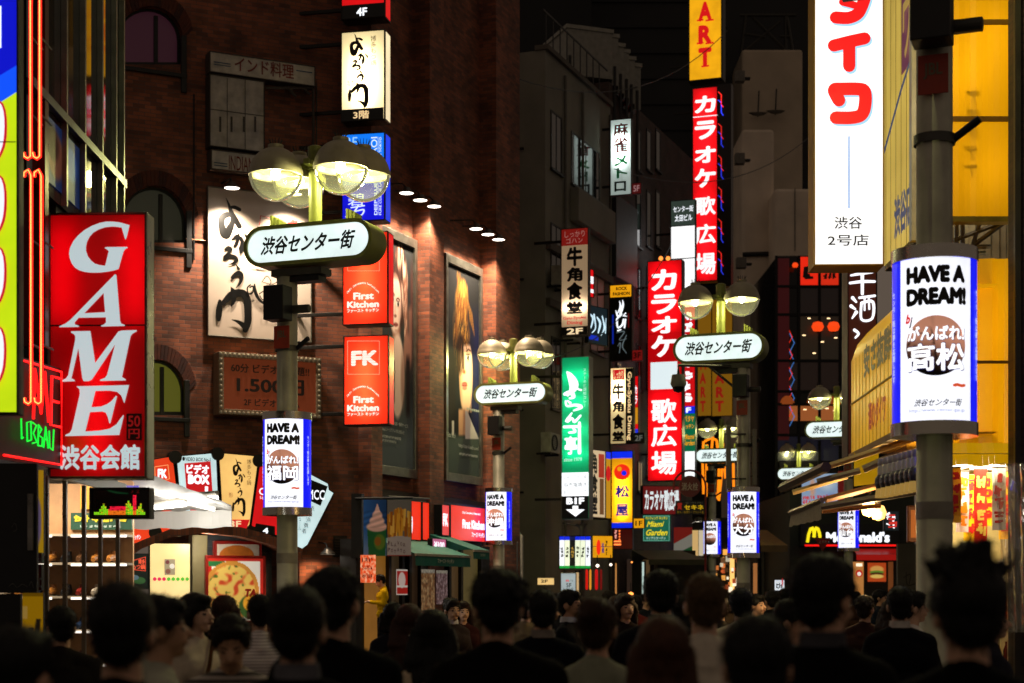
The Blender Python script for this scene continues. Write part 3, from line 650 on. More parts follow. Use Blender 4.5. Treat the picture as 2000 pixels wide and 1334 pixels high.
    if speaker:
        w = MB(); w.box(-.13, .16, -.40, -.15, zb0 - .72, zb0 - .28, BLK); w.box(-.03, .03, -.15, 0, zb0 - .6, zb0 - .5, BLK)
        w.tube([(.1, -.06, zb0 - .55), (.36, -.06, zb0 - .55)], .055, GREYMETAL, 12); so = w.build('loudspeaker', t, bev=.01)
        w = MB(); w.box(-.1, .12, -pr - .035, -pr - .02, zb0 - 1.06, zb0 - .77, DF('#b03a20', .5)); w.uvtext('JBL', -.06, zb0 - .95, .08, zb0 - .83, DF('#7a6a50', .5), .03, y=-pr - .038); w.build('maker_plate', so)
    return t, F
lamp_post('street lamp nearest on the right, its drum reading 高松, beside the yellow store', 1825, 12.35, 0, (517, 828), '高松', (-140, -58), 1668, -330, turn=2)
lamp_post('large street lamp at left in front of the brick building, drum reading 福岡', 561, 21.3, 0, (822, 992), '福岡', (441, 520), 616, 341, turn=-13)
lamp_post('street lamp in front of the tall red karaoke sign, drum reading 大分', 1452, 32.5, 0, (962, 1080), '大分', (653, 710), 1408, 590, turn=0, back=False)
lamp_post('street lamp by the blonde hair poster, drum reading 沖縄', 974, 38.8, 0, (962, 1056), '沖縄', (749, 791), 1003, 692, turn=-18)
lamp_post('street lamp half hidden by the brown sake sign, drum reading 仙台', 1657, 49, 0, (994, 1070), '仙台', (822, 857), 1634, 778, turn=-14, back=False)
lamp_post('small far street lamp left of the hamburger shop, drum reading 埼玉', 1543, 72, 0, (1031, 1082), '埼玉', (913, 938), 1560, 883, turn=-14, back=False)
lamp_post('far street lamp behind the fire hydrant sign pole, drum reading 新潟', 1391, 59, 0, (1019, 1082), None, (876, 904), 1409, 838, turn=-16, back=False)
# dome camera on a bracket arm of the middle lamp
F = Fr(1452, 32.5, 0); t = thing('dome_camera', 'white dome security camera on a bracket arm below the middle name board', 'camera', P(1325, 750, 32.3))
w = MB(); w.lathe([(0, .2), (.13, .18), (.16, 0), (.13, -.06)], DF('#8b8a80', .4), n=20); w.build('housing', t, True)
w = MB(); w.lathe([(.12, -.06), (.1, -.14), (0, -.18)], DF('#050505', .1), n=18); w.build('lens_dome', t, True)
w = MB(); w.tube([(0, 0, .2), (0, 0, .37), (1.27, .2, .37)], .03, GREYMETAL); w.tube([(.6, .1, .37), (1.2, .2, -.1)], .025, GREYMETAL); w.build('bracket_arm', t)
for i, (x0, x1, y0, y1) in enumerate(((1419, 1428, 830, 955), (1470, 1478, 838, 948))):
    F = Fr(x0, 32.3, 0); F.zb = zof(y1, 32.3); t = fthing('junction_box', ('left', 'right')[i] + ' narrow grey metal box strapped to the middle lamp post above its drum', 'junction box', F, 'metal boxes on the middle lamp post'); a, b, c, d = F.box(x0, y0, x1, y1)
    w = MB(); w.box(a, c, 0, .12, b, d, DF('#8f8b7e', .5, .3)); w.build('casing', t, bev=.01); w = MB(); [w.box(a - .01, c + .3 if i == 0 else c + .01, .02, .1, b + q * (d - b), b + q * (d - b) + .03, GREYMETAL) for q in (.15, .85)]; w.build('strap', t)
# ------------------------------------------------------------------ illuminated signs
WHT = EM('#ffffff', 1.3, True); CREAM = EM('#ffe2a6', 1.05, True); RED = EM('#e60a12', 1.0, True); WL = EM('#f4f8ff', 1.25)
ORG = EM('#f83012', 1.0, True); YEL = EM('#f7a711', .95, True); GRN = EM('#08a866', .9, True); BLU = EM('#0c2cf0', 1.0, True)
KB = DF('#050505', .35, 0, .1); REDI = EM('#d8121a', .8); BRN = DF('#1d1009', .5)
YO = [[(185, 78, 3), (205, 120, 14), (220, 165, 22), (240, 225, 40), (270, 270, 40), (300, 320, 36)], [(225, 160, 16), (260, 158, 24), (302, 178, 26)],
      [(235, 225, 30), (195, 222, 36), (152, 250, 44), (148, 310, 44), (168, 380, 56), (192, 400, 46), (212, 355, 48), (236, 300, 36), (246, 250, 28)],
      [(232, 440, 6), (260, 425, 22), (290, 405, 22), (304, 432, 14)], [(295, 390, 8), (285, 440, 22), (265, 490, 20), (250, 495, 6)], [(285, 425, 14), (315, 430, 24), (326, 475, 32), (318, 525, 36), (310, 560, 14)], [(345, 392, 8), (372, 425, 22), (392, 458, 14)],
      [(178, 522, 16), (205, 510, 26), (226, 522, 24), (202, 560, 22), (172, 600, 28), (215, 580, 24), (262, 590, 26), (277, 620, 24), (242, 645, 14), (205, 655, 4)],
      [(272, 655, 5), (292, 692, 22)], [(238, 768, 24), (270, 735, 26), (305, 732, 34), (318, 768, 28), (303, 815, 18), (270, 858, 4)],
      [(130, 972, 24), (125, 1050, 44), (120, 1128, 30)], [(158, 992, 32), (215, 930, 46), (265, 905, 50), (330, 905, 52), (365, 960, 56), (372, 1060, 50), (370, 1150, 50), (348, 1222, 36)], [(225, 850, 6), (245, 888, 40), (262, 915, 46)], [(252, 925, 40), (245, 980, 26), (225, 1015, 8)], [(232, 1133, 4), (290, 1152, 24), (345, 1192, 44)]]
def yoka(f, F, x0, y0, x1, y1, m):
    k = lambda x, y: (x0 + (x - 105) / 287 * (x1 - x0), y0 + (y - 75) / 1160 * (y1 - y0)); s = (x1 - x0) / 287
    for st in YO: f.brush([(*k(x, y), w * s * 1.25) for x, y, w in st], m, F)
def z4(p): return [(90 + x / 4.764, 400 + y / 4.764) for x, y in p]
def z5(p): return [(90 + x / 4.168, 630 + y / 4.168) for x, y in p]
GAME = [(z4([(778, 190), (740, 180), (690, 165), (620, 157), (560, 157), (500, 170), (430, 195), (360, 235), (300, 285), (255, 340), (225, 400), (215, 450), (222, 500), (240, 545), (270, 585), (310, 610), (360, 625), (420, 632), (500, 632), (580, 622), (640, 610), (676, 597), (700, 510), (720, 440), (735, 415), (762, 400), (755, 392), (560, 394), (545, 402), (570, 418), (584, 432), (551, 568), (500, 562), (455, 548), (420, 520), (390, 480), (373, 430), (372, 390), (382, 345), (405, 300), (440, 260), (490, 230), (550, 210), (620, 203), (670, 207), (705, 213), (733, 310), (740, 325), (750, 305)]), None),
        (z4([(640, 650), (652, 650), (657, 665), (690, 1080), (700, 1105), (735, 1120), (735, 1128), (515, 1134), (515, 1124), (540, 1115), (560, 1095), (558, 1048), (305, 1052), (268, 1095), (270, 1115), (305, 1125), (308, 1137), (125, 1140), (125, 1132), (185, 1105), (230, 1070)]), z4([(537, 822), (551, 1000), (358, 1010)])),
        (z5([(205, 75), (215, 72), (363, 70), (402, 330), (565, 110), (590, 75), (620, 66), (738, 62), (740, 72), (705, 92), (690, 112), (625, 420), (620, 445), (650, 462), (650, 472), (443, 476), (442, 466), (480, 452), (498, 430), (565, 178), (375, 465), (350, 478), (308, 478), (298, 455), (265, 210), (212, 440), (208, 455), (235, 468), (236, 478), (135, 482), (135, 470), (165, 455), (182, 430), (240, 140), (240, 110), (228, 95), (207, 83)]), None),
        (z5([(250, 520), (678, 510), (640, 658), (630, 635), (615, 595), (580, 565), (520, 555), (405, 558), (372, 690), (450, 685), (500, 665), (535, 640), (572, 596), (580, 603), (525, 822), (518, 820), (505, 770), (490, 735), (460, 725), (360, 730), (322, 888), (440, 880), (520, 865), (575, 830), (610, 780), (632, 752), (635, 760), (598, 916), (160, 925), (160, 915), (195, 900), (213, 870), (278, 580), (275, 545)]), None)]
LETW = EM('#c9dee2', .78)
def d_game(f, F):
    f.rect(F, 97, 634, 285, 637, DF('#3a0406', .5))
    for o, h in GAME: f.pxpoly(F, o, LETW, [h] if h else [])
    f.text(F, '渋谷会館', 117, 868, 274, 918, LETW, .035)
    f.rect(F, 248, 808, 278, 860, DF('#1c0506', .5)); f.text(F, '50', 251, 812, 275, 834, EM('#a01416', .45), .02); f.text(F, '円', 252, 838, 274, 857, EM('#a01416', .45), .02)
GREDF = EM('#c40006', .72, True)
sign('arcade_sign', 'tall red lit box sign with white italic serif letters at the arcade', 'sign', 99, 420, 283, 930, 13.0, -2, .22, d_game, DF('#6e6c63', .3, .9, .4, 8), 5, facemat=TRL('#cc0007', .15), tubes=[(122, 440, 122, 625), (262, 440, 262, 625), (190, 690, 190, 915)], watts=1.3)
def d_blue(f, F):
    f.pxpoly(F, [(-62, -30), (33, -30), (33, 128), (-62, 185)], EM('#0410c8', 1.0)); f.pxpoly(F, [(-62, 185), (33, 128), (33, 180), (-62, 240)], EM('#0a52ff', 1.0))
    f.rect(F, -30, 12, 3, 94, EM('#e8fbff', 1.1))
    for y in (205, 350, 490, 645):
        f.brush([(-40, y, 22), (-2, y + 4, 22), (2, y + 70, 22), (-18, y + 110, 22), (-45, y + 105, 22)], EM('#d01030', .9), F); f.brush([(-40, y, 15), (-3, y + 4, 15), (0, y + 70, 15), (-19, y + 109, 15), (-45, y + 104, 15)], EM('#e8f0ff', 1.1), F)
    f.rect(F, -62, 278, 33, 280, DF('#5a6410', .5))
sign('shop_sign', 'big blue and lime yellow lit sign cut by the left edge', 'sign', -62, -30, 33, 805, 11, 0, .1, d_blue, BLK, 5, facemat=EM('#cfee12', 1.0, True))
# neon tubes beside it
for i, (x, lab) in enumerate(((60, 'left upper red neon tube on the arcade front, hooked at its lower end'), (78, 'right upper red neon tube on the arcade front, hooked at its lower end'), (61, 'left lower red neon tube, running down to the small neon sign'), (81, 'right lower red neon tube, running down to the small neon sign'))):
    F = Fr(x, 12, 0); lo = i > 1; ya, yb = (332, 785) if lo else (-30, 306); F.zb = zof(yb, 12)
    t = fthing('neon_tube', lab, 'neon tube', F, 'red neon tubes on the arcade front'); H = zof(ya, 12) - F.zb; r = .013
    pts = [(-.05, 0, .03), (-.045, 0, 0), (-.02, 0, -.015), (0, 0, 0), (.0, 0, .06), (0, 0, H - .04)] + ([(-.02, 0, H), (-.05, 0, H - .02), (-.05, 0, H - .05)] if lo else [(0, 0, H)])
    w = MB(); w.tube(pts, r, EM('#ff1c10', 3.2, True), 8); w.tube([(p[0], p[1] - .0096, p[2]) for p in pts], .0046, EM('#ffcf6a', 2.0), 6); w.build('glass_tube', t, True)
    w = MB()
    for q in (.25, .7): w.tube([(0, .01, H * q), (0, .3, H * q)], .008, GREYMETAL, 6)
    w.build('standoff', t)
# small neon sign along the street
F = Fr(0, 12, 80.3); F.zb = F.uv(119, 916)[1]; t = fthing('neon_sign', 'small box sign framed in red neon with red and green neon letters', 'sign', F)
ub_ = F.u(119); zt_ = F.uv(119, 720)[1]
w = MB(); w.box(0, ub_, .004, .25, 0, zt_, DF('#3a3833', .5, .3)); w.build('cabinet', t)
w = MB(); NR = EM('#ff1414', 2.2)
w.tube([(.02, -.02, .03), (ub_ - .03, -.02, .03), (ub_ - .03, -.02, zt_ - .03), (.02, -.02, zt_ - .03)], .009, NR, 8)
def nl(pts, x0, x1, y0, y1, m, r=.013):
    a, b, c, d = F.u(x0), F.u(x1), F.uv(119, y1)[1], F.uv(119, y0)[1]; w.tube([(a + (b - a) * x, -.03, c + (d - c) * z) for x, z in pts], r, m, 7)
nl([(0, 0), (.1, 1), (.5, .15), (.75, 1), (1, 0)], 58, 88, 738, 832, NR, .011); nl([(1, 1), (.1, 1), (0, 0), (1, 0)], 92, 112, 742, 836, NR, .011); nl([(.05, .5), (.8, .5)], 92, 112, 742, 836, NR, .011)
for k in range(6):
    x = 34 + k * 11; nl(([(0, 1), (.1, 0), (.4, .1)], [(.1, 0), (0, .9), (.8, 1), (.9, .1), (.1, 0)], [(0, 1), (.8, .9), (.2, .5), (.9, .1), (0, 0)], [(0, 0), (.1, 1), (.7, .8), (.1, .5), (.9, .4), (.8, 0), (0, 0)], [(0, 0), (.4, 1), (.9, 0), (.7, .4), (.2, .4)], [(0, .9), (.1, .1), (.7, 0), (.9, 1)])[k], x, x + 10, 836 + k * 1.5, 874 + k * 2, EM('#10ff40', 1.1), .006)
w.build('neon_letters', t, True)
# glass front of the arcade
AR = Fr(90, 12.6, 90.7); arc = fthing('arcade_building', 'glass fronted game arcade with steel mullions at far left', 'building', AR)
PN = bpy.data.materials.new('dark_glass'); PN.use_nodes = True; p = PN.node_tree.nodes['Principled BSDF']; p.inputs['Base Color'].default_value = (.012, .014, .016, 1); p.inputs['Roughness'].default_value = .05; p.inputs['IOR'].default_value = 2.3
ua_, ue_ = AR.u(60), AR.u(243); zs_ = zof(940, 13.4); zm = AR.uv(240, 356)[1]
w = MB(); w.box(ua_, ue_, .06, 5, 4.72, 14, DF('#1a1917', .6)); w.box(AR.u(124), ue_, .06, 5, zs_ + .1, 4.718, DF('#1a1917', .6)); w.build('wall', arc)
w = MB(); w.quad((ua_, .03, 4.72), (ue_, .03, 4.72), (ue_, .03, 14), (ua_, .03, 14), PN); w.build('glazing', arc)
w = MB()
for px in (88, 127, 163, 197, 224, 239): w.box(AR.u(px) - .02, AR.u(px) + .02, -.02, .028, 4.72, 14, ALU)
w.box(ua_, ue_, -.025, .026, zm - .04, zm + .03, DF('#5a5e66', .35, .9)); w.box(AR.u(124), ue_, -.02, .026, zs_, zs_ + .098, ALU); w.build('mullions', arc)
def fp(u, v):
    c = np.ones(u.shape + (3,)) * rgb('#12306a'); c = over(c, ell(u, v, .3, .5, .28, .42), '#7a4a3c'); c = over(c, ell(u, v, .22, .35, .2, .3), '#3a1c18'); c = over(c, ell(u, v, .75, .4, .2, .3), '#2a58a8'); return c
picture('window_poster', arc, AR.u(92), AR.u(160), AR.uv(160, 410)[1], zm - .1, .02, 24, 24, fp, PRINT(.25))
F = Fr(44, 12.5, 0); t = fthing('cladding_panel', 'dark reddish metal panel behind the red neon tubes', 'panel', F); w = MB(); w.box(F.u(30), F.u(88), 0, .1, 3.5, 8, DF('#4a1512', .3, .7, .4, 5)); w.build('sheet', t)
# wall signs of the brick building
def on(label, nm, x0, y0, x1, y1, Fb, out, draw, facemat, frame=DARKMETAL, fw=2, depth=.1, cat='sign'):
    G = off(Fb, out); xc = (x0 + x1) / 2; X, Z = G.uv(xc, (y0 + y1) / 2)
    Y = G.Y0 + X * G.sa; return sign(nm, label, cat, x0, y0, x1, y1, Y, math.degrees(G.a), depth, draw, frame, fw, facemat=facemat)
def d_panel(f, F):
    yoka(f, F, 423, 386, 488, 648, KB)
    r = DF('#b8241c', .5)
    f.line(F, [(508, 422), (590, 440)], 1.6, r); f.line(F, [(508, 422), (506, 440)], 1.6, r); f.line(F, [(497, 518), (520, 521)], 3, r)
    f.text(F, '博多', 530, 428, 585, 452, r, .02)
    for st in ([(487, 562, 3), (493, 560, 3), (492, 572, 3), (484, 574, 3), (482, 563, 3), (488, 557, 3)], [(496, 556, 3), (499, 575, 7), (512, 592, 5), (540, 602, 4), (560, 598, 3)], [(510, 552, 1.5), (520, 540, 2), (528, 552, 1.5), (520, 566, 2), (530, 572, 1.5)], [(505, 575, 2), (514, 570, 2), (522, 578, 2), (512, 586, 2), (506, 578, 2)], [(522, 580, 2), (530, 575, 2), (538, 584, 2), (528, 588, 2)], [(518, 598, 2), (524, 610, 2), (515, 614, 2), (514, 604, 2)], [(534, 600, 2), (540, 612, 2), (532, 616, 2)], [(512, 552, 1), (532, 556, 1.5), (548, 545, 1.5), (560, 560, 1.5)]): f.brush(st, KB, F)
_, PF = on('large white wall panel with black brush lettering, lit by a small spotlight above', 'shop_signboard', 407, 376, 607, 661, BL, .12, d_panel, DF('#c9b8a8', .45, 0, .08, 3), ALU, 1.5, .1)
def d_ind1(f, F):
    f.text(F, 'インド料理', 458, 118, 574, 147, DF('#7a2a20', .6), .015); f.rect(F, 417, 122, 450, 124, DF('#2a4a6a', .6)); f.rect(F, 417, 127, 450, 128.5, DF('#2a4a6a', .6)); f.rect(F, 578, 139, 610, 141, DF('#2a4a6a', .6))
OLDW = DF('#cac4b6', .6, 0, .35, 5)
on('unlit weathered white strip sign with red katakana high on the brick wall', 'old_sign', 411, 116, 614, 153, BL, .35, d_ind1, OLDW, DF('#4a4038', .7), 2, .3)
def d_ind2(f, F):
    f.text(F, 'INDIAN', 447, 306, 495, 334, DF('#7a2a20', .6), .005); f.text(F, 'RESTAURANT', 500, 310, 590, 336, DF('#7a2a20', .6), .005); f.rect(F, 418, 318, 444, 320, DF('#2a4a6a', .6)); f.rect(F, 418, 323, 444, 325, DF('#2a4a6a', .6))
on('unlit weathered white strip sign with red latin capitals, behind the lamp globes', 'old_sign', 414, 305, 614, 340, BL, .35, d_ind2, OLDW, DF('#4a4038', .7), 2, .3)
def d_blank(f, F):
    f.rect(F, 411, 219, 515, 221, DF('#5a564e', .7))
    for x in (443, 478): f.rect(F, x, 153, x + 1.5, 292, DF('#5a564e', .7))
    for x in (430, 452, 476, 498): f.rect(F, x - 2, 228, x + 2, 258, DF('#4a463e', .7))
on('blank grey-white sign box with rust streaks and empty dark frame', 'old_sign', 411, 153, 515, 290, BL, .35, d_blank, DF('#bab4a6', .6, 0, .4, 4), DF('#3a332c', .7), 2, .3)
G = off(BL, .3); t = thing('sign_frame', 'empty steel sign frame between the two old restaurant strips', 'frame', (G.X0, G.Y0, 0), G.a); w = MB()
for q in (((519, 172), (612, 172)), ((612, 172), (612, 300)), ((519, 300), (612, 300)), ((560, 168), (578, 190)), ((590, 170), (606, 185))):
    a, b = G.uv(*q[0]), G.uv(*q[1]); w.tube([(a[0], 0, a[1]), (b[0], 0, b[1])], .03, DF('#4a4038', .6, .3), 6)
w.build('bars', t)
def d_vid(f, F):
    b = DF('#1a0c08', .5); f.text(F, '60分 ビデオ見放題!!', 451, 713, 604, 731, b, .02); f.text(F, '1.500円', 462, 739, 594, 770, b, .03); f.text(F, '2F ビデオルーム', 476, 780, 585, 795, b, .02)
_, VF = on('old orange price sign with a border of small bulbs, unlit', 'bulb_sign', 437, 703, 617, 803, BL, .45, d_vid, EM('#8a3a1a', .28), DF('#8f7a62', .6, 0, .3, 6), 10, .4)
VR = _; w = MB(); a, b, c, d = VF.box(431, 697, 623, 809); nb = 22
for i in range(nb + 1):
    for x, z in ((a + (c - a) * i / nb, b), (a + (c - a) * i / nb, d)) + (((a, b + (d - b) * i / nb), (c, b + (d - b) * i / nb)) if i % 2 == 0 else ()):
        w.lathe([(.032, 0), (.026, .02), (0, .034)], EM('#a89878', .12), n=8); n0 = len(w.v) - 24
        for k in range(n0, len(w.v)): q = w.v[k]; w.v[k] = (x + q[0], -.019 - q[2], z + q[1])
w.build('bulb_border', VR)
# column of box signs on the corner
A = -12; SF = DF('#2c2722', .4, .6)
def d_4f(f, F): f.rect(F, 668, 8, 750, 36, KB); f.text(F, '4F', 696, 15, 717, 31, WL, .03)
sign('box_sign', 'topmost red box sign reading 4F in the corner column, cut by the frame', 'sign', 668, -140, 750, 34, 33.2, A, .4, d_4f, SF, 2, side=('r', RED), facemat=RED, arm=-1.2, group='box signs stacked on the brick corner')
def d_3f(f, F):
    yoka(f, F, 681, 65, 719, 210, BRN); f.text(F, '博多もつ鍋', 724, 70, 736, 130, DF('#5a3010', .5), 0, vert=True); f.text(F, '博多', 686, 158, 692, 170, DF('#a06a30', .5), 0, vert=True); f.text(F, 'もつ', 679, 158, 685, 170, DF('#a06a30', .5), 0, vert=True)
    f.rect(F, 668, 213, 750, 236, KB); f.text(F, '3階', 691, 217, 722, 233, EM('#ffd9a0', .9), .02)
sign('box_sign', 'cream lit box sign with brush lettering and black foot strip', 'sign', 668, 62, 750, 234, 33.2, A, .4, d_3f, SF, 2, side=('r', EM('#ffe9b8', 1.1, True)), facemat=TRL('#ffe6a8', .6), tubes=[(709, 105, 709, 205)], watts=14, arm=-1.2, group='box signs stacked on the brick corner')
def d_2f(f, F):
    f.rect(F, 669, 262, 750, 320, EM('#0a7af8', 1.0)); f.rect(F, 669, 320, 750, 360, EM('#0a50f8', 1.0))
    W_ = EM('#e6f4ff', 1.0); f.text(F, '2F', 675, 268, 698, 288, EM('#9fd8ff', .9)); f.text(F, 'DEEP BLUE RESORT', 731, 305, 737, 420, W_, .02, rot=90); f.text(F, 'AOI', 725, 268, 737, 303, W_, .005, rot=90); f.text(F, 'PURE CLIONE LAGOON AQUA TOKYO', 741, 268, 746, 420, W_, .01, rot=90); f.rect(F, 738.5, 268, 739.2, 420, W_)
    f.text(F, '碧', 680, 378, 712, 402, W_, 0); f.brush([(686, 406, 2), (712, 402, 2.5)], W_, F); f.brush([(700, 402, 3), (692, 414, 3), (675, 424, 1)], W_, F); f.brush([(696, 413, 2), (711, 410, 3), (707, 420, 2.5), (692, 423, 1.5), (694, 414, 2)], W_, F)
sign('box_sign', 'deep blue box sign with upright white lettering partly behind the lamp globes', 'sign', 669, 262, 750, 430, 33.2, A, .4, d_2f, SF, 2, side=('r', EM('#1440ff', .9, True)), facemat=EM('#0a10e0', 1.0, True), arm=-1.2, group='box signs stacked on the brick corner')
def arct(f, F, s, x0, x1, y, h, bow, m, fs=5):
    n = len(s)
    for i, ch in enumerate(s):
        if ch == ' ': continue
        q = (i + .5) / n; xc = x0 + (x1 - x0) * q; yy = y - bow * (1 - (2 * q - 1) ** 2); hw = (x1 - x0) / n * .42
        f.text(F, ch, xc - hw, yy - (h if ch.isupper() or ch in 'tdbfk' else h * .7), xc + hw, yy, m, .03)
def d_fk(y):
    def d(f, F):
        w_ = EM('#fff2e6', 1.1); f.line(F, [(679, y + 9), (741, y + 9), (741, y + 74), (679, y + 74)], .8, EM('#ffb090', .9), True)
        f.text(F, 'FK', 686, y + 28, 739, y + 57, w_, .045)
        for k in range(5): f.rect(F, 684, y + 31.7 + k * 5, 741, y + 32.5 + k * 5, ORG)
        arct(f, F, 'City Convenience Restaurant', 678, 742, y + 120, 4.5, 20, w_)
        f.text(F, 'First', 692, y + 117, 732, y + 131, w_, .04); f.text(F, 'Kitchen', 680, y + 134, 742, y + 147, w_, .04); f.text(F, 'ファースト キッチン', 680, y + 149, 742, y + 156, w_, .03)
    return d
sign('box_sign', 'upper of two orange red box signs with white latin name, behind the name board', 'sign', 671, 455, 756, 632, 33.0, A, .4, d_fk(455), SF, 2, side=('r', RED), facemat=TRL('#f83014', .6), tubes=[(713, 480, 713, 610)], watts=12, arm=-1.2, group='box signs stacked on the brick corner')
sign('box_sign', 'lower of two orange red box signs with white latin name and square logo', 'sign', 673, 657, 757, 828, 33.0, A, .4, d_fk(657), SF, 2, side=('r', RED), facemat=TRL('#f83014', .6), tubes=[(713, 680, 713, 810)], watts=12, arm=-1.2, group='box signs stacked on the brick corner')
# fan of small lit panels over the arched entrance
FA = off(BL, .3)
def fan(label, pts, mat, draw):
    t = thing('fan_panel', label, 'sign', (FA.X0, FA.Y0, 0), FA.a, 'fan of lit panels over the entrance'); q = [FA.uv(*p) for p in pts]
    cx = sum(p[0] for p in q) / len(q); cz = sum(p[1] for p in q) / len(q); c = MB(); c.prism([(cx + (a - cx) * 1.05, cz + (b - cz) * 1.03) for a, b in q], .01, .25, BLK); c.build('cabinet', t)
    f = MB(); f.poly(q, 0, mat); draw(f, FA); f.build('face', t)
def dv(f, F):
    f.text(F, '●VIDEO BOX No-1', 356, 893, 411, 901, KB, .02); f.pxpoly(F, [(360, 905), (411, 901), (416, 975), (410, 1000), (372, 1000), (364, 960)], EM('#c8141c', .9))
    f.text(F, 'ビデオ', 364, 907, 408, 926, WL, .05); f.text(F, 'BOX', 367, 927, 409, 946, WL, .07); f.text(F, '1', 400, 950, 406, 962, WL, .04)
def dy(f, F):
    yoka(f, F, 453, 895, 478, 1008, BRN); f.text(F, '博多もつ鍋', 481, 897, 490, 948, DF('#5a3010', .5), 0, vert=True); f.text(F, '博多', 446, 962, 454, 972, DF('#c06020', .5), 0)
    f.pxpoly(F, [(437, 1015), (487, 1015), (480, 1034), (443, 1032)], REDI); f.text(F, '3F', 447, 1017, 470, 1030, EM('#ffd9a8', .9), .03)
def dr(f, F):
    f.pxpoly(F, [(500, 1022), (537, 1028), (537, 1046), (496, 1036)], KB); f.text(F, 'Oil', 506, 953, 528, 967, WL, .01); f.text(F, 'Light', 508, 969, 522, 976, WL); f.text(F, '4', 513, 1031, 524, 1042, WL, .04)
def dm(f, F):
    f.pxpoly(F, [(590, 930), (640, 950), (626, 988), (588, 970)], KB); f.text(F, 'MCC', 601, 957, 634, 976, WL, .01)
    for i, ch in enumerate('渋谷消費者'): f.text(F, ch, 605 - i * 4, 988 + i * 11, 614 - i * 4, 998 + i * 11, DF('#2a2a2c', .5), 0, -.1)
    f.text(F, 'コール', 582, 1010, 588, 1036, DF('#2a2a2c', .5), 0, vert=True)
def do(f, F):
    f.line(F, [(302, 912), (328, 908), (331, 935), (304, 945)], 1.2, EM('#ffb070', .9), True); f.text(F, 'FK', 308, 916, 326, 934, WL, .05); f.text(F, 'ファースト キッチン', 237, 1044, 275, 1054, WL, .03, .2)
fan('orange red fan panel at the left end, half behind the white awning', [(232, 960), (262, 925), (300, 898), (330, 893), (338, 903), (352, 1018), (345, 1028), (236, 1072)], EM('#f4401a', .95, True), do)
fan('pale blue-white fan panel with a red square of katakana', [(346, 899), (356, 891), (412, 886), (422, 895), (425, 965), (415, 1030), (365, 1034), (357, 1024)], EM('#cfecee', 1.0, True), dv)
fan('cream yellow fan panel with brush lettering and red foot', [(429, 896), (438, 886), (495, 891), (503, 903), (487, 1024), (479, 1034), (444, 1030), (436, 1021)], EM('#ffcb74', 1.0, True), dy)
fan('deep red fan panel behind the lit lamp drum', [(508, 908), (518, 902), (585, 922), (585, 945), (560, 1050), (499, 1034), (492, 1026)], EM('#e01018', .9, True), dr)
fan('white fan panel with black corner block at the right end', [(592, 922), (603, 925), (640, 945), (642, 957), (651, 963), (600, 1064), (589, 1072), (556, 1060), (575, 1000)], EM('#cfe9ea', 1.0, True), dm)
t = thing('arch_trim', 'black scalloped discs between the fan panels', 'trim', (FA.X0, FA.Y0, 0), FA.a)
for x, y in ((342, 893), (425, 887), (505, 900), (591, 922), (303, 1040), (352, 1035), (431, 1032), (491, 1040)):
    q = FA.uv(x, y); w = MB(); w.prism([(q[0] + .13 * math.cos(k * .35), q[1] + .13 * math.sin(k * .35)) for k in range(18)], -.03, .2, BLK); w.build('disc', t)
t = thing('brick_arch', 'curved brick arch band framing the shop entrance under the fan panels', 'arch', (FA.X0, FA.Y0, 0), FA.a)
up = [(234, 1080), (270, 1058), (330, 1034), (400, 1024), (470, 1030), (530, 1046), (590, 1072)]; lo = [(588, 1092), (530, 1064), (470, 1048), (400, 1041), (330, 1050), (275, 1072), (238, 1098)]
w = MB(); w.prism([FA.uv(*p) for p in up + lo], -.05, .3, BRICK(bw=.08, rh=.3)); w.build('band', t)

# signs in the middle of the street
S = -19
def vsign(name, label, x0, y0, x1, y1, Y, draw, face, frame=SF, fw=1.3, depth=.22, a=S, group=None, side=None, arm=-.8, tubes=None, watts=1): return sign(name, label, 'sign', x0, y0, x1, y1, Y, a, depth, draw, frame, fw, group, side, arm, face, tubes, watts)
VG = 'vertical signs along the street'
def d1(f, F):
    f.rect(F, 1097, 447, 1148, 479, EM('#8a1a14', .6)); f.text(F, 'しっかり', 1103, 451, 1142, 463, EM('#c88a80', .5)); f.text(F, 'ゴハン', 1106, 464, 1138, 475, EM('#c88a80', .5))
    for ch, a, b in (('牛', 482, 520), ('角', 522, 550), ('食', 551, 586), ('堂', 589, 613)): f.text(F, ch, 1107, a, 1138, b, KB, .05)
    f.text(F, 'Gyu-Syoku', 1100, 618, 1145, 625, REDI, .02); f.text(F, 'Dining', 1108, 627, 1138, 635, REDI, .02); f.rect(F, 1097, 638, 1148, 655, KB); f.text(F, '2F', 1107, 641, 1139, 653, EM('#ffe0b0', .9), .03)
vsign('vertical_sign', 'dim cream vertical sign with black kanji, red top and black 2F foot', 1097, 447, 1148, 655, 44.5, d1, TRL('#d8b48a', .33), group=VG, tubes=[(1101, 600, 1144, 600)], watts=10)
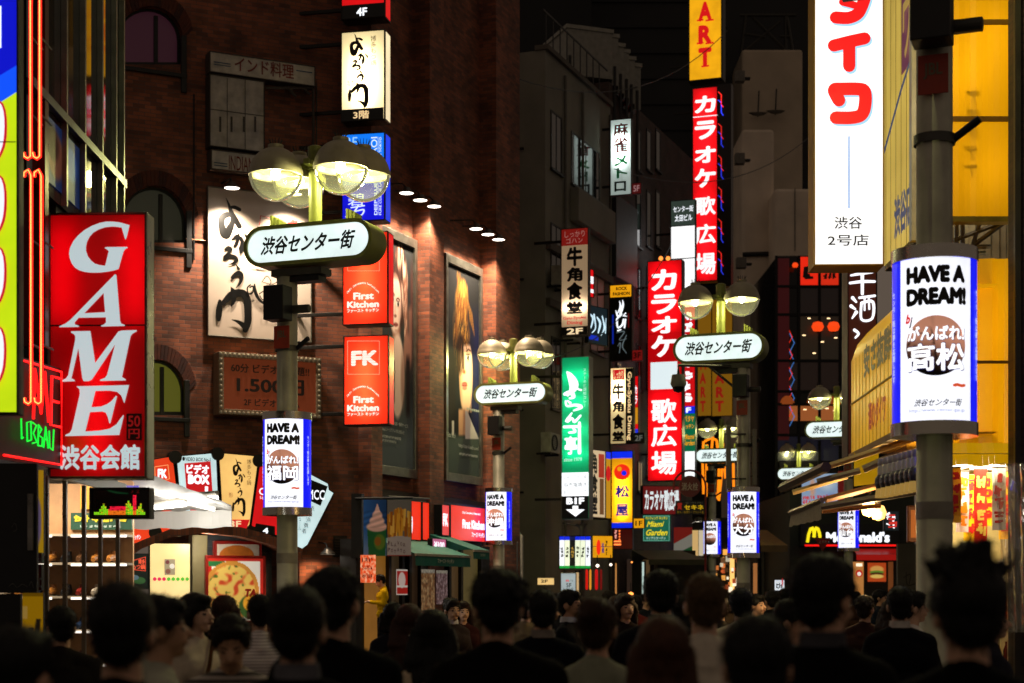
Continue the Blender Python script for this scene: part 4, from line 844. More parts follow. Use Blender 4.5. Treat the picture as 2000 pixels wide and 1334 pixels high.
def d2(f, F):
    f.brush([(1108, 727, 4), (1114, 735, 12), (1121, 752, 18), (1117, 766, 10), (1121, 775, 6), (1113, 778, 4)], WL, F); f.brush([(1103, 770, 6), (1111, 766, 6), (1109, 772, 5)], WL, F); f.brush([(1129, 760, 3), (1135, 762, 4)], WL, F)
    f.brush([(1109, 783, 3), (1114, 787, 5)], WL, F); f.brush([(1105, 784, 4), (1108, 793, 4), (1124, 791, 5), (1136, 795, 6), (1121, 802, 3)], WL, F)
    f.brush([(1117, 807, 3), (1107, 823, 7), (1118, 817, 4), (1122, 824, 5), (1134, 812, 4)], WL, F); f.brush([(1102, 834, 5), (1133, 833, 5)], WL, F); f.brush([(1132, 826, 5), (1132, 884, 7)], WL, F); f.brush([(1112, 845, 4), (1124, 843, 5), (1120, 837, 4)], WL, F)
    f.text(F, '亭', 1103, 852, 1128, 888, WL, .03)
    f.text(F, 'ステーキと焙煎カレー', 1139, 719, 1146, 795, EM('#c8f4e4', .9), 0, vert=True); f.text(F, 'since 1979', 1102, 894, 1137, 901, EM('#c8f4e4', .9), .01)
    f.rect(F, 1098, 923, 1150, 969, WL)
    for s, y in (('レモンステーキ', 928), ('ねぎ塩焼き', 942), ('おろしハンバーグ', 956)): f.text(F, s, 1102, y, 1146, y + 9, DF('#2a4a40', .5))
    f.rect(F, 1098, 969, 1150, 1013, KB); f.text(F, 'B1F', 1107, 972, 1142, 985, WL, .05); f.pxpoly(F, [(1119, 988), (1130, 988), (1130, 995), (1143, 995), (1125, 1009), (1106, 995), (1119, 995)], WL)
vsign('vertical_sign', 'bright green vertical sign with white brush script and down arrow', 1098, 698, 1150, 1013, 44, d2, TRL('#06b070', .35), ALU, 1.5, .35, group=VG, tubes=[(1102, y, 1146, y) for y in (735, 785, 840, 885)], watts=4.5)
def d3(f, F):
    f.text(F, '麻', 1198, 240, 1227, 265, DF('#a01818', .5), .03); f.text(F, '雀', 1198, 268, 1226, 298, DF('#a01818', .5), .03); f.text(F, 'メ', 1200, 303, 1226, 324, EM('#0a7a38', .5), .04); f.text(F, 'ト', 1204, 328, 1226, 348, EM('#0a5a30', .4), .03); f.text(F, 'ロ', 1200, 354, 1223, 374, DF('#14201c', .5), .03)
vsign('vertical_sign', 'white mahjong sign with red kanji and green katakana, high up', 1193, 234, 1232, 380, 50.5, d3, TRL('#dcefe6', .35), group=VG, tubes=[(1212, 260, 1212, 320)], watts=13)
def d4(f, F):
    f.rect(F, 1192, 557, 1233, 580, YEL); f.text(F, 'ROCK', 1203, 560, 1225, 567, KB, .04); f.text(F, 'FASHION', 1197, 570, 1230, 577, KB, .04)
    for st in ([(1206, 612, 1.5), (1212, 600, 4), (1210, 588, 1)], [(1212, 612, 5), (1217, 596, 4), (1216, 586, 1)], [(1203, 607, 1.5), (1208, 618, 4), (1222, 612, 3)], [(1206, 622, 3), (1212, 616, 4), (1225, 618, 1)], [(1205, 624, 4), (1207, 640, 3), (1216, 634, 4), (1218, 624, 3)], [(1222, 624, 3), (1220, 640, 3)], [(1207, 646, 3), (1213, 644, 2)]): f.brush(st, WL, F)
    for st in ([(1205, 650, 1.5), (1220, 648, 2), (1210, 664, 1.5), (1224, 662, 1)], [(1207, 676, 1), (1212, 670, 2), (1210, 690, 1)], [(1224, 655, 1.5), (1216, 676, 2), (1224, 690, 1)]): f.brush(st, EM('#7a8a90', .5), F)
    f.rect(F, 1196, 615, 1199, 672, EM('#1030c0', .5)); f.rect(F, 1227, 612, 1229, 640, EM('#8a1014', .4))
vsign('vertical_sign', 'black sign with white tribal lettering under a yellow plate', 1192, 557, 1233, 703, 50, d4, KB, group=VG)
def d5(f, F):
    f.rect(F, 1197, 722, 1219, 742, REDI); f.text(F, 'しっかり', 1199, 724, 1217, 740, CREAM, .02)
    for ch, a, b in (('牛', 748, 780), ('角', 783, 805), ('食', 808, 839), ('堂', 842, 862)): f.text(F, ch, 1196, a, 1219, b, KB, .05)
    f.rect(F, 1222, 719, 1236, 866, KB); f.text(F, 'Gyu-Syoku Dining', 1224, 726, 1234, 860, EM('#ffd89a', .9), .03, rot=-90)
vsign('vertical_sign', 'bright cream sign with black kanji and a black strip of upright latin letters', 1193, 719, 1236, 866, 49.5, d5, TRL('#ffdf9c', .45), group=VG, tubes=[(1207, 735, 1207, 790)], watts=14)
def d6(f, F):
    f.rect(F, 1195, 882, 1235, 895, BLU); f.rect(F, 1195, 1021, 1235, 1031, BLU); f.disc(F, 1215, 922, 15.5, EM('#f02a14', 1)); f.disc(F, 1210, 916, 4.5, YEL); f.disc(F, 1219, 924, 5, BLU)
    f.text(F, '松', 1202, 948, 1229, 972, EM('#10109a', .7), .04); f.text(F, '屋', 1203, 984, 1227, 1008, EM('#10109a', .7), .04)
vsign('vertical_sign', 'yellow vertical sign with blue bands and a red round emblem', 1195, 882, 1235, 1031, 49, d6, TRL('#f7a711', .6), group=VG, tubes=[(1215, 920, 1215, 1010)], watts=9)
def tg(s, m): return lambda f, F: f.text(F, s, (F.px0 if 0 else F_[0]) + 3, F_[1] + 4, F_[2] - 3, F_[3] - 4, m, .02)
for x0, y0, x1, y1, Y, s, face, ink, lab in ((1234, 358, 1252, 378, 50.4, '5F', EM('#5a1414', .5), EM('#b08080', .6), 'small dark red 5F tag beside the mahjong sign'), (1234, 684, 1255, 704, 49.9, '3F', EM('#8a1414', .5), KB, 'small red 3F tag beside the tribal lettering sign'),
                                         (1237, 846, 1258, 865, 49.4, '2F', KB, EM('#8a8a80', .4), 'small black 2F tag beside the cream kanji sign'), (1238, 1013, 1258, 1031, 48.9, '1F', YEL, KB, 'small yellow 1F tag beside the blue banded yellow sign')):
    F_ = (x0, y0, x1, y1); vsign('floor_tag', lab, x0, y0, x1, y1, Y, tg(s, ink), face, BLK, .8, .12, group='floor tags beside the vertical signs', arm=None)
def d7(f, F):
    f.text(F, 'カラ', 1239, 752, 1245, 790, WL, .03, vert=True); f.rect(F, 1238, 796, 1246, 828, EM('#e8a020', .7)); f.rect(F, 1238, 838, 1246, 848, EM('#2030e0', 1))
vsign('vertical_sign', 'narrow red sign with white katakana and blue foot, beside the cream kanji sign', 1238, 735, 1246, 850, 52, d7, RED, group=VG)
def karaoke(chars, x0, x1):
    def d(f, F):
        for ch, a, b in chars: f.text(F, ch, x0, a, x1, b, WHT, .04 if ch in 'カラオケ' else .024)
    return d
_, F = vsign('karaoke_sign', 'tall red karaoke sign with large white katakana at street centre, nearer one', 1266, 510, 1331, 938, 55, lambda f, F: (karaoke((('カ', 526, 567), ('ラ', 575, 613), ('オ', 618, 651), ('ケ', 655, 697), ('歌', 779, 826), ('広', 829, 872), ('場', 881, 927)), 1272, 1322)(f, F), f.rect(F, 1271, 707, 1323, 760, EM('#e4f2f6', .95)), f.rect(F, 1265, 651, 1332, 652, DF('#6a0a0c', .5))), TRL('#e20810', .5), SF, 1.5, .4, group=VG, tubes=[(1285, 520, 1285, 640), (1312, 520, 1312, 640), (1285, 770, 1285, 930), (1312, 770, 1312, 930)], watts=3)
w = MB()
for x in (1291, 1305): q = F.uv(x, 505); w.lathe([(0, -.08), (.07, -.04), (.08, 0), (.05, .06), (0, .08)], EM('#ff8a3a', 2), (q[0], -.02, q[1]), 10)
w.build('top_lamps', _)
def d8(f, F):
    karaoke((('カ', 187, 220), ('ラ', 236, 272), ('オ', 286, 318), ('ケ', 329, 366), ('歌', 384, 420), ('広', 438, 476), ('場', 494, 536)), 1357, 1398)(f, F); f.rect(F, 1353, 226.5, 1402, 228, WL)
r8, F = vsign('karaoke_sign', 'tall red karaoke sign with white katakana, farther one below the yellow sign', 1354, 172, 1400, 548, 64, d8, TRL('#ea0c14', .55), DF('#2a0a0a', .4), 1.5, .5, group=VG, tubes=[(1377, 185, 1377, 345), (1377, 375, 1377, 535)], watts=5)
w = MB(); q = F.u(1403)
for k, c in ((0, '#ff2a20'), (1, '#3040ff')):
    for i in range(6): z = F.uv(1400, 180 + i * 62 + k * 16)[1]; w.tube([(q, -.02, z), (q + .12, -.02, z - .12), (q + .12, -.02, z - .5), (q + .2, -.02, z - .62)], .018, EM(c, .8 if i else 1.6), 6)
w.build('neon_zigzag', r8, True)
w = MB(); w.box(q - .03, q + .5, .02, .45, F.uv(1400, 560)[1], F.uv(1400, 165)[1], DF('#1c0b0c', .4)); w.build('side_cabinet', r8)
vsign('vertical_sign', 'yellow lit sign with red slab capitals at the very top', 1347, -120, 1408, 154, 64, lambda f, F: [f.text(F, ch, 1364, a, 1390, b, EM('#e01416', .85), .06) or [f.rect(F, 1361 + k * 17, y, 1374 + k * 17 + (3 if k else 0), y + 3.2, EM('#e01416', .85)) for y in ys for k in ks] for ch, a, b, ys, ks in (('A', 3, 41, (37.8,), (0, 1)), ('R', 49, 86, (82.8,), (0, 1)), ('T', 93, 131, (), ()))] and f.rect(F, 1370, 127.8, 1385, 131, EM('#e01416', .85)), EM('#f9b010', 1.0, True), BLK, 3, .6, group=VG)
def d9(f, F):
    f.rect(F, 1311, 392, 1357, 440, EM('#4a5a50', .4)); f.text(F, 'センター街', 1315, 402, 1354, 414, WL, .01); f.text(F, '太田ビル', 1318, 419, 1352, 432, WL, .01); f.rect(F, 1310, 440, 1358, 442, KB); f.rect(F, 1310, 504, 1358, 506, KB)
    f.rect(F, 1311, 600, 1358, 794, EM('#d00c14', .9)); f.scribpx(F, 1337, 606, 1353, 790, WL, 8, True); f.rect(F, 1311, 794, 1358, 808, BLU); f.text(F, 'F', 1340, 796, 1350, 806, WL, .03)
    f.rect(F, 1311, 808, 1358, 882, EM('#0a7a50', .6)); f.text(F, 'パタヤ', 1336, 812, 1356, 824, YEL, .02); f.text(F, 'キッチン', 1334, 828, 1356, 838, YEL, .02); f.text(F, 'Miami', 1334, 848, 1357, 858, YEL, .02, .3); f.text(F, 'Garden', 1334, 860, 1357, 870, YEL, .02, .3)
vsign('vertical_sign', 'tenant sign column with dark head plate and white, red and green panels', 1311, 392, 1357, 935, 56.5, d9, WHT, group=VG)
def d10(f, F): f.rect(F, 1256, 950, 1329, 1004, EM('#7a1416', .5)); f.text(F, 'カラオケ歌広場', 1259, 956, 1326, 998, EM('#e4eef0', .95), .03)
sign('fascia_sign', 'dark red fascia with tall white karaoke lettering above the green sign', 'sign', 1256, 950, 1329, 1004, 54, 12, .2, d10, SF, 1.5, facemat=EM('#7a1416', .5))
def d11(f, F):
    f.line(F, [(1257, 1008), (1307, 1008), (1307, 1056), (1257, 1056)], .8, EM('#8ad0b8', .7), True); Yl = EM('#f0d81a', .95)
    f.text(F, 'パシフィック キッチン', 1260, 1009, 1304, 1015, Yl, .02); f.text(F, 'Miami', 1263, 1018, 1297, 1029, Yl, .02, .35); f.text(F, 'Garden', 1262, 1034, 1304, 1046, Yl, .02, .35); f.text(F, 'マイアミガーデン', 1262, 1048, 1300, 1054, EM('#d0f0e4', .8), .01)
sign('square_sign', 'square green restaurant sign with yellow script, right of the yellow vertical sign', 'sign', 1256, 1006, 1309, 1057, 51, -10, .25, d11, SF, 1.2, facemat=EM('#0a6a52', .75, True))
# left of them: fascia pieces under the green sign
def d12(f, F):
    for i in range(6):
        x = 1093 + i * 10.2; f.rect(F, x, 1048, x + 9.4, 1110, EM('#1a1c14', .3) if i == 2 else EM('#e8f0d0' if i in (1, 3, 4) else '#f4f8ff', 1.1)); f.rect(F, x, 1048, x + 9.4, 1055, BLU if i != 2 else EM('#101a60', .5)); f.rect(F, x, 1105, x + 9.4, 1110, EM('#0aa03a', .9 if i != 2 else .3))
        f.scribpx(F, x + 2, 1068, x + 7.5, 1090, EM('#c8a040', .6) if i == 2 else DF('#4a4c40', .5), 3, True, i)
sign('book_sign', 'lit sign shaped as a row of six white book spines below the green sign', 'sign', 1092, 1047, 1154.5, 1110, 45, -8, .35, d12, SF, 1.2, facemat=KB)
def d13(f, F):
    f.rect(F, 1156, 1067, 1196, 1068, EM('#3a2a60', .4)); f.disc(F, 1169, 1069, 4.2, EM('#f02a14', 1), 15); f.text(F, '松屋', 1175, 1060, 1180, 1080, EM('#10109a', .6), .03, vert=True); f.scribpx(F, 1182, 1055, 1186, 1085, KB, 4, True)
sign('fascia_sign', 'small yellow fascia with a narrow red disc beside the book spine sign', 'sign', 1156, 1047, 1196, 1089, 48, 20, .3, d13, SF, 1.2, facemat=EM('#f5a812', .9, True))
def d14(f, F):
    for i in range(4): f.disc(F, 1210, 1037 + i * 5.5, 1.6, EM('#ff7a3a', 2))
    f.rect(F, 1199, 1056, 1213, 1059, EM('#ff7a3a', 2)); f.rect(F, 1199, 1062, 1213, 1065, EM('#ff7a3a', 2)); f.scribpx(F, 1200, 1035, 1205, 1052, EM('#ffb0a0', 1), 4, True)
sign('bulb_sign', 'dark red sign with orange running bulbs under the yellow vertical sign', 'sign', 1198, 1034, 1235, 1072, 50.5, -10, .2, d14, SF, 1, facemat=EM('#4a0f08', .5))
def d15(f, F):
    f.text(F, '麻雀', 1105, 1132, 1111, 1136, REDI, .02); f.text(F, 'メトロ', 1112, 1132, 1119, 1136, KB); f.text(F, '5F', 1106, 1139, 1116, 1147, KB, .01)
sign('stand_sign', 'white lit sign reading 5F standing at street level', 'sign', 1096, 1120, 1124, 1155, 43, -5, .25, d15, ALU, 1.2, facemat=EM('#a8b8be', .8, True))
def d16(f, F): f.text(F, '2F', 1056, 1132, 1070, 1138, KB, .03)
sign('stand_sign', 'small cream lit sign reading 2F near the spray-painted wall', 'sign', 1050, 1129, 1082, 1142, 43, 0, .2, d16, SF, 1, facemat=EM('#f0c880', .8))
# oblique panels on the plastered block
def d17(f, F): f.text(F, '角食堂', 1155, 885, 1167, 1005, KB, .04, vert=True); f.rect(F, 1169, 887, 1180, 933, EM('#b8301c', .7)); f.rect(F, 1171, 935, 1179, 1005, EM('#8a5a30', .5))
sign('wall_sign', 'cream panel with black kanji seen edge-on behind the green sign', 'sign', 1154, 880, 1182, 1010, 46.5, 55, .1, d17, SF, 1, facemat=EM('#e0c49a', .75))
sign('wall_sign', 'narrow yellow panel with part of a red disc behind the yellow vertical sign', 'sign', 1183, 883, 1193, 1012, 48, 55, .1, lambda f, F: (f.rect(F, 1183, 883, 1193, 896, BLU), f.disc(F, 1188, 925, 4.5, REDI, 15)), SF, 1, facemat=EM('#d89a18', .7))
def d18(f, F):
    for st in ([(1151, 612, 2), (1158, 622, 3), (1154, 640, 2)], [(1160, 615, 3), (1163, 640, 2), (1156, 650, 1)], [(1166, 620, 2), (1172, 632, 4), (1168, 650, 2)], [(1176, 618, 2), (1180, 640, 3), (1174, 655, 1)], [(1183, 622, 1), (1182, 650, 2)]): f.brush(st, EM('#d0f0ff', 1.1), F)
    f.rect(F, 1150, 655, 1168, 664, EM('#1030c0', .8))
sign('wall_sign', 'black panel with icy white tribal lettering behind the dim cream sign', 'sign', 1149, 600, 1186, 672, 47.5, 50, .12, d18, SF, 1, facemat=EM('#102a34', .4))
def d19(f, F):
    f.rect(F, 1152, 540, 1159, 554, WL); f.rect(F, 1152, 565, 1159, 572, WL)
sign('wall_sign', 'short red and white striped strip beside the dim cream sign', 'sign', 1152, 527, 1159, 580, 47.3, 50, .1, d19, SF, .8, facemat=RED)
# far yellow banners and orange neon
for i, (x0, x1, y0, y1, Y) in enumerate(((1363, 1389, 585, 812, 72), (1391, 1430, 585, 812, 74))):
    sign('banner_panel', ('left', 'right')[i] + ' of two amber banners with red capitals behind the middle lamp', 'banner', x0, y0, x1, y1, Y, S, .1, lambda f, F: f.text(F, 'MART', x0 + (2 if i == 0 else 2), y0 + 112, x1 - (8 if i == 0 else 12), y1 - 6, EM('#a01c10', .6), .05, vert=True), BLK, .8, facemat=EM('#9a6a12', .5), group='amber banners')
F = Fr(1400, 71, -5); t = fthing('neon_lettering', 'large orange neon lettering behind the far lamp board', 'neon sign', F); w = MB(); NO = EM('#ff8a10', 1.2)
for pts in ([(1374, 862), (1372, 900), (1374, 965)], [(1381, 868), (1380, 905), (1379, 970)], [(1392, 852), (1388, 900), (1390, 962)], [(1400, 860), (1404, 915), (1402, 975), (1396, 960)], [(1412, 865), (1409, 930), (1404, 978)], [(1414, 905), (1417, 935)], [(1424, 905), (1425, 955)], [(1432, 905), (1433, 955)], [(1376, 862), (1390, 855), (1400, 860)]):
    w.tube([(F.uv(*p)[0], 0, F.uv(*p)[1]) for p in pts], .055, NO, 7)
w.build('tubes', t, True)
# hydrant sign on its red pole
F = Fr(1378, 44, 0); t = fthing('hydrant_sign', 'round dark red fire hydrant sign on a hooped red pole', 'sign', F); RP = DF('#7a1512', .45, .2)
w = MB(); c_ = F.uv(1347, 950); w.tube([(0, 0, 0), (0, 0, F.uv(1378, 960)[1])] + [(c_[0] + .43 * math.cos(R(a)), 0, c_[1] + .43 * math.sin(R(a))) for a in range(0, 200, 15)], .03, RP, 8); w.build('pole', t, True)
w = MB(); w.prism([(c_[0] + .29 * math.cos(k * .2244), c_[1] + .29 * math.sin(k * .2244)) for k in range(28)], -.04, 0, DF('#6a1414', .4)); w.lay = 25; w.text(F, '消火栓', 1331, 943, 1363, 958, DF('#c8b8a8', .4), .01); w.build('plate', t)
w = MB(); a, b, c, d = F.box(1319, 978, 1376, 1005); w.box(a, c, -.03, .0, b, d, KB); w.lay = 20; w.text(F, '質', 1322, 982, 1332, 996, EM('#a01810', .5), .04); w.text(F, 'セキネ', 1336, 986, 1374, 996, EM('#d8b010', .6), .04); w.text(F, '☎3464-2061', 1338, 980, 1372, 984, DF('#9a9a8a', .5)); w.text(F, '買入・質預り・ブランド品', 1322, 998, 1374, 1003, EM('#b08a10', .3)); w.build('advert_plate', t)
# right-hand side signs
def d20(f, F):
    rr = EM('#f01018', 1.0); sh = EM('#9fd4f4', 1.0)
    L3 = ([(1632, -25, 24), (1688, -25, 24), (1680, 20, 24), (1660, 35, 24), (1632, 35, 24)], [(1645, 5, 14), (1672, 12, 14)]), ([(1628, 90, 24), (1660, 82, 24), (1688, 76, 24)], [(1658, 90, 24), (1658, 130, 24)]), ([(1636, 200, 24), (1632, 178, 24)],)
    for o, m in ((3.5, sh), (0, rr)):
        for grp in L3[:2]:
            for st in grp: f.brush([(x + o, y + o, wd_) for x, y, wd_ in st], m, F)
        f.brush([(1638 + o, 197 + o, 25), (1630 + o, 182 + o, 25), (1630 + o, 176 + o, 26), (1640 + o, 175 + o, 25), (1675 + o, 175 + o, 25), (1688 + o, 180 + o, 25), (1689 + o, 205 + o, 25), (1682 + o, 225 + o, 25), (1662 + o, 231 + o, 25), (1632 + o, 231 + o, 25)], m, F)
    f.rect(F, 1656, 267, 1659, 408, EM('#8ab0ea', .9)); n = DF('#14204a', .5); f.text(F, '渋谷', 1629, 424, 1683, 448, n, .01); f.text(F, '2号店', 1616, 459, 1696, 481, n, .01)
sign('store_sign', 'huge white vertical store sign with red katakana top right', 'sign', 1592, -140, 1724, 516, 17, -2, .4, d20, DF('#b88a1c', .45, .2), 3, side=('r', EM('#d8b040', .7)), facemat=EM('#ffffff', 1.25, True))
def d21(f, F):
    for st in ([(1662, 538, 4), (1684, 534, 6), (1704, 532, 4)], [(1660, 553, 5), (1684, 550, 6), (1708, 550, 5)], [(1684, 532, 7), (1684, 574, 6)], [(1665, 582, 7), (1672, 590, 4)], [(1662, 598, 7), (1670, 604, 4)], [(1664, 622, 3), (1672, 610, 7)], [(1678, 582, 5), (1708, 578, 5)], [(1682, 592, 5), (1704, 590, 6), (1703, 622, 5), (1682, 624, 5), (1682, 592, 5)], [(1688, 580, 4), (1688, 606, 4)], [(1696, 580, 4), (1697, 604, 4)], [(1668, 645, 6), (1676, 652, 5), (1670, 660, 4)]): f.brush(st, WL, F)
vsign('vertical_sign', 'brown vertical sign with white brush kanji under the white store sign', 1657, 500, 1711, 900, 22, d21, EM('#4a1c10', .55, True), BLK, 2, .3, a=3, arm=None)
F = Fr(1745, 14.5, 86.6)
# ------------------------------------------------------------------ right side: the yellow discount store
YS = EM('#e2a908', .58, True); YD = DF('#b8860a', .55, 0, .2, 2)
F = Fr(1663, 16.8, -92.7); F.zb = 3.03; t = fthing('awning_sign', 'yellow lit awning sign with rounded top, black and red kanji, seen obliquely', 'sign', F)
U = F.u(1747); prof = [(0, 0), (0, .95), (.06, 1.12), (.16, 1.24), (.32, 1.3), (.9, 1.3)]
w = MB(); w.add([(x, y, z) for x in (0, U) for y, z in prof], [(i, 6 + i, 7 + i, i + 1) for i in range(5)], YS); w.poly([(0, 0), (.01, 0), (.01, .01)], .3, YS)
w.add([(0, y, z) for y, z in prof + [(.9, 0)]], [tuple(range(7))], YS); w.quad((0, 0, 0), (0, .9, 0), (U, .9, 0), (U, 0, 0), YD); w.build('canopy', t, True)
w = MB(); zz = lambda v: v - 3.03
w.uvtext('安さ抜群', F.u(1688), zz(3.70), F.u(1742), zz(4.02), INK, .045, y=-.006); w.uvtext('酒のダイワ', F.u(1697), zz(3.16), F.u(1731), zz(3.44), EM('#a01808', .5), .04, y=-.006)
w.build('lettering_sheet', t)
w = MB()
for i in range(12): x = U * (i + .5) / 12; w.box(x - .003, x + .003, -.004, -.0005, 0, .95, DF('#b88a08', .5))
w.box(0, U, -.012, -.0005, .5, .515, DF('#9a7206', .5)); w.box(0, U, -.03, .04, -.06, -.002, DF('#8f6c1a', .5)); w.build('seams', t)
F = Fr(1727, 19, -91.7); F.zb = 5.39; t = fthing('store_sign', 'tall pale yellow side sign with grey and violet lettering beside the white store sign', 'sign', F); U = F.u(1800)
w = MB(); w.quad((0, 0, 0), (U, 0, 0), (U, 0, 9), (0, 0, 9), EM('#e0c058', .7, True)); V2 = EM('#8a4a6a', .35); B2 = EM('#50608a', .4)
w.box(0, U, .01, .3, -.06, 9, DF('#4a3c18', .5)); w.box(F.u(1763), F.u(1788), -.012, -.004, 1.9, 7, V2); w.lay = 9; w.uvtext('渋谷店', F.u(1750), .15, F.u(1786), .62, B2, .04)
w.lay = 12; w.uvtext('酒のダイワ', F.u(1766), 1.95, F.u(1785), 5.9, EM('#c8a85a', .5), .03, vert=True)
for i in range(7): w.box(U * i / 7 + .1, U * i / 7 + .112, -.003, -.0005, 0, 9, DF('#8a7a4a', .6))
w.tube([(0, -.006, 1.3), (U * .5, -.006, 1.75), (U, -.006, 2.1)], .012, B2, 5); w.build('face', t)
F = Fr(1862, 15, 0); t = fthing('vinyl_panel', 'upper backlit yellow vinyl sheet with clips, right of the near lamp post', 'panel', F)
VIN = TRL('#d89a08', .24)
w = MB(); a, b, c, d = F.box(1838, -60, 1975, 424); n = 12
for k in range(n):
    xa, xb = a + (c - a) * k / n, a + (c - a) * (k + 1) / n; ya, yb = .006 * math.sin(k * 1.7), .006 * math.sin(k * 1.7 + 1.7); w.quad((xa, ya, b), (xb, yb, b), (xb, yb, d), (xa, ya, d), VIN)
w.build('sheet', t, True); w = MB(); w.box(a - .05, c + .05, .9, 1.0, b - .02, d, DF('#b0a890', .6)); w.build('back_wall', t)
for x, y in ((1945, 70), (1880, 150), (1940, 330)): q = F.uv(x, y); bulb('back_bulb', (q[0], .42, q[1]), 4.5, (1, .9, .7), t, .04)
w = MB()
for y in (45, 234): q = F.box(1838, y - 6, 1975, y + 4); w.box(q[0], q[2], -.02, -.002, q[1], q[3], DF('#8a5a10', .5))
q = F.box(1973, -60, 1980, 426); w.box(q[0], q[2], -.03, .1, q[1], q[3], DF('#6a5a2a', .4, .5)); w.box(a, c, -.04, .1, b - .05, b - .001, DF('#7a641a', .5)); w.build('seam_bar', t)
for y in (180, 216, 255, 293, 326):
    q = F.uv(1899, y); w = MB(); w.box(q[0] - .05, q[0] + .05, .012, .05, q[1] - .015, q[1] + .015, DF('#3a2806', .5)); w.tube([(q[0], .03, q[1]), (q[0] + .02, .03, q[1] - .1)], .006, DF('#5a400a', .5), 5); w.build('clip', t)
F = Fr(1900, 14.6, 0); t = fthing('vinyl_panel', 'lower yellow vinyl sheet hanging over the shop front, above the bright opening', 'panel', F)
w = MB(); n = 10
for i in range(n):
    xa, xb = 1862 + 125 * i / n, 1862 + 125 * (i + 1) / n; ya, yb = .015 * math.sin(i * 1.9), .015 * math.sin(i * 1.9 + 1.9)
    for y0, y1 in ((505, 708), (708, 868)):
        p_, q_ = F.uv(xa, y0), F.uv(xb, y1); w.quad((p_[0], ya, q_[1]), (q_[0], yb, q_[1]), (q_[0], yb, p_[1]), (p_[0], ya, p_[1]), TRL('#d49a08', .26))
w.build('sheet', t, True)
bulb('back_bulb', (F.u(1950), .6, zof(620, 14.6)), 7, (1, .9, .7), t, .05); bulb('back_bulb', (F.u(1890), .6, zof(800, 14.6)), 6, (1, .9, .7), t, .05)
w = MB(); q = F.box(1862, 705, 1987, 711); w.box(q[0], q[2], -.03, -.02, q[1], q[3], DF('#8a5c0c', .5))
w.build('seam_bar', t)
w = MB(); n = 16
for i in range(n):
    xa, xb = 1820 + 167 * i / n, 1820 + 167 * (i + 1) / n; ya, yb = -.06 - .02 * math.sin(i * 1.3), -.06 - .02 * math.sin(i * 1.3 + 1.3); p_, q_ = F.uv(xa, 866), F.uv(xb, 911 + 2 * math.sin(i))
    w.quad((p_[0], ya - .05, q_[1]), (q_[0], yb - .05, q_[1]), (q_[0], yb, p_[1]), (p_[0], ya, p_[1]), YS)
w.build('valance', t, True)
t = thing('steel_bracket', 'galvanised steel brackets between the two yellow vinyl sheets', 'bracket', P(1900, 500, 15.2)); w = MB(); o0 = P(1900, 500, 15.2); GS = DF('#6a675a', .45, .6)
for a, b in (((1862, 470), (1975, 428)), ((1862, 508), (1965, 432)), ((1866, 482), (1935, 482)), ((1866, 495), (1925, 495)), ((1880, 430), (1880, 508)), ((1868, 440), (1868, 508)), ((1915, 430), (1890, 508))):
    w.tube([P(*a, 15.2) - o0, P(*b, 15.2) - o0], .022, GS, 5)
w.build('bars', t)
F = Fr(1862, 15.8, 0); t = fthing('ribbed_wall', 'pale ribbed metal wall strip seen behind the steel brackets', 'wall', F); w = MB()
for i in range(8): q = F.box(1862 + i * 15, 420, 1862 + i * 15 + 13, 520); w.box(q[0], q[2], -.03 if i % 2 else 0, .1, q[1], q[3], DF('#9a927a', .5, .2))
w.build('ribs', t)
# awning arms and lamps
BG = DF('#b89a66', .45, .1, .15, 5); BG2 = DF('#9a8a72', .45, .2, .2, 5); RW = DF('#8a5a36', .5)
o0 = P(1700, 930, 15); t = thing('folding_awning', 'beige folding awning arms and rolled front bars over the street', 'awning', o0)
def bar(name, pts, r, m):
    w = MB(); p = [Vector(P(*q)) - o0 for q in pts]
    for a, b in zip(p, p[1:]): w.tube([a, b], r, m, 6)
    w.build(name, t, False, bev=0)
bar('arm', [(1800, 852, 15.0), (1607, 914, 15.2)], .032, BG); bar('arm', [(1772, 878, 14.9), (1686, 917, 15)], .04, BG2); bar('arm', [(1680, 919, 15), (1596, 941, 15.1)], .032, BG2); bar('arm', [(1655, 930, 15.5), (1548, 962, 15.6)], .028, BG)
bar('front_bar', [(1614, 912, 15), (1528, 953, 17)], .05, DF('#4a3c30', .4, .5)); bar('arm', [(1714, 949, 15.5), (1612, 976, 15.4)], .034, RW); bar('arm', [(1810, 957, 14.6), (1606, 990, 15)], .035, BG2); bar('arm', [(1720, 988, 15.4), (1606, 998, 15.4)], .026, RW)
bar('front_bar', [(1606, 977, 15), (1544, 1002, 16)], .028, DF('#8f877a', .3, .7))
w = MB(); n = 14
for i in range(n):
    f0, f1 = i / n, (i + 1) / n; A_ = lambda f: P(1545 + 59 * f, 1002 - 22 * f, 16 - f) - o0; B_ = lambda f: P(1541 + 63 * f, 1029 - 14 * f + 1.2 * math.sin(f * 30), 16 - f) - o0
    w.quad(B_(f0), B_(f1), A_(f1), A_(f0), DF('#b0a48c', .8, 0, .2, 30))
w.build('valance', t, True)
w = MB(); q0 = [P(x, y, 16.4) - o0 for x, y in ((1668, 950), (1716, 944), (1716, 872), (1668, 884))]; w.quad(*q0, EM('#c8a008', .38)); w.build('yellow_flap', t)
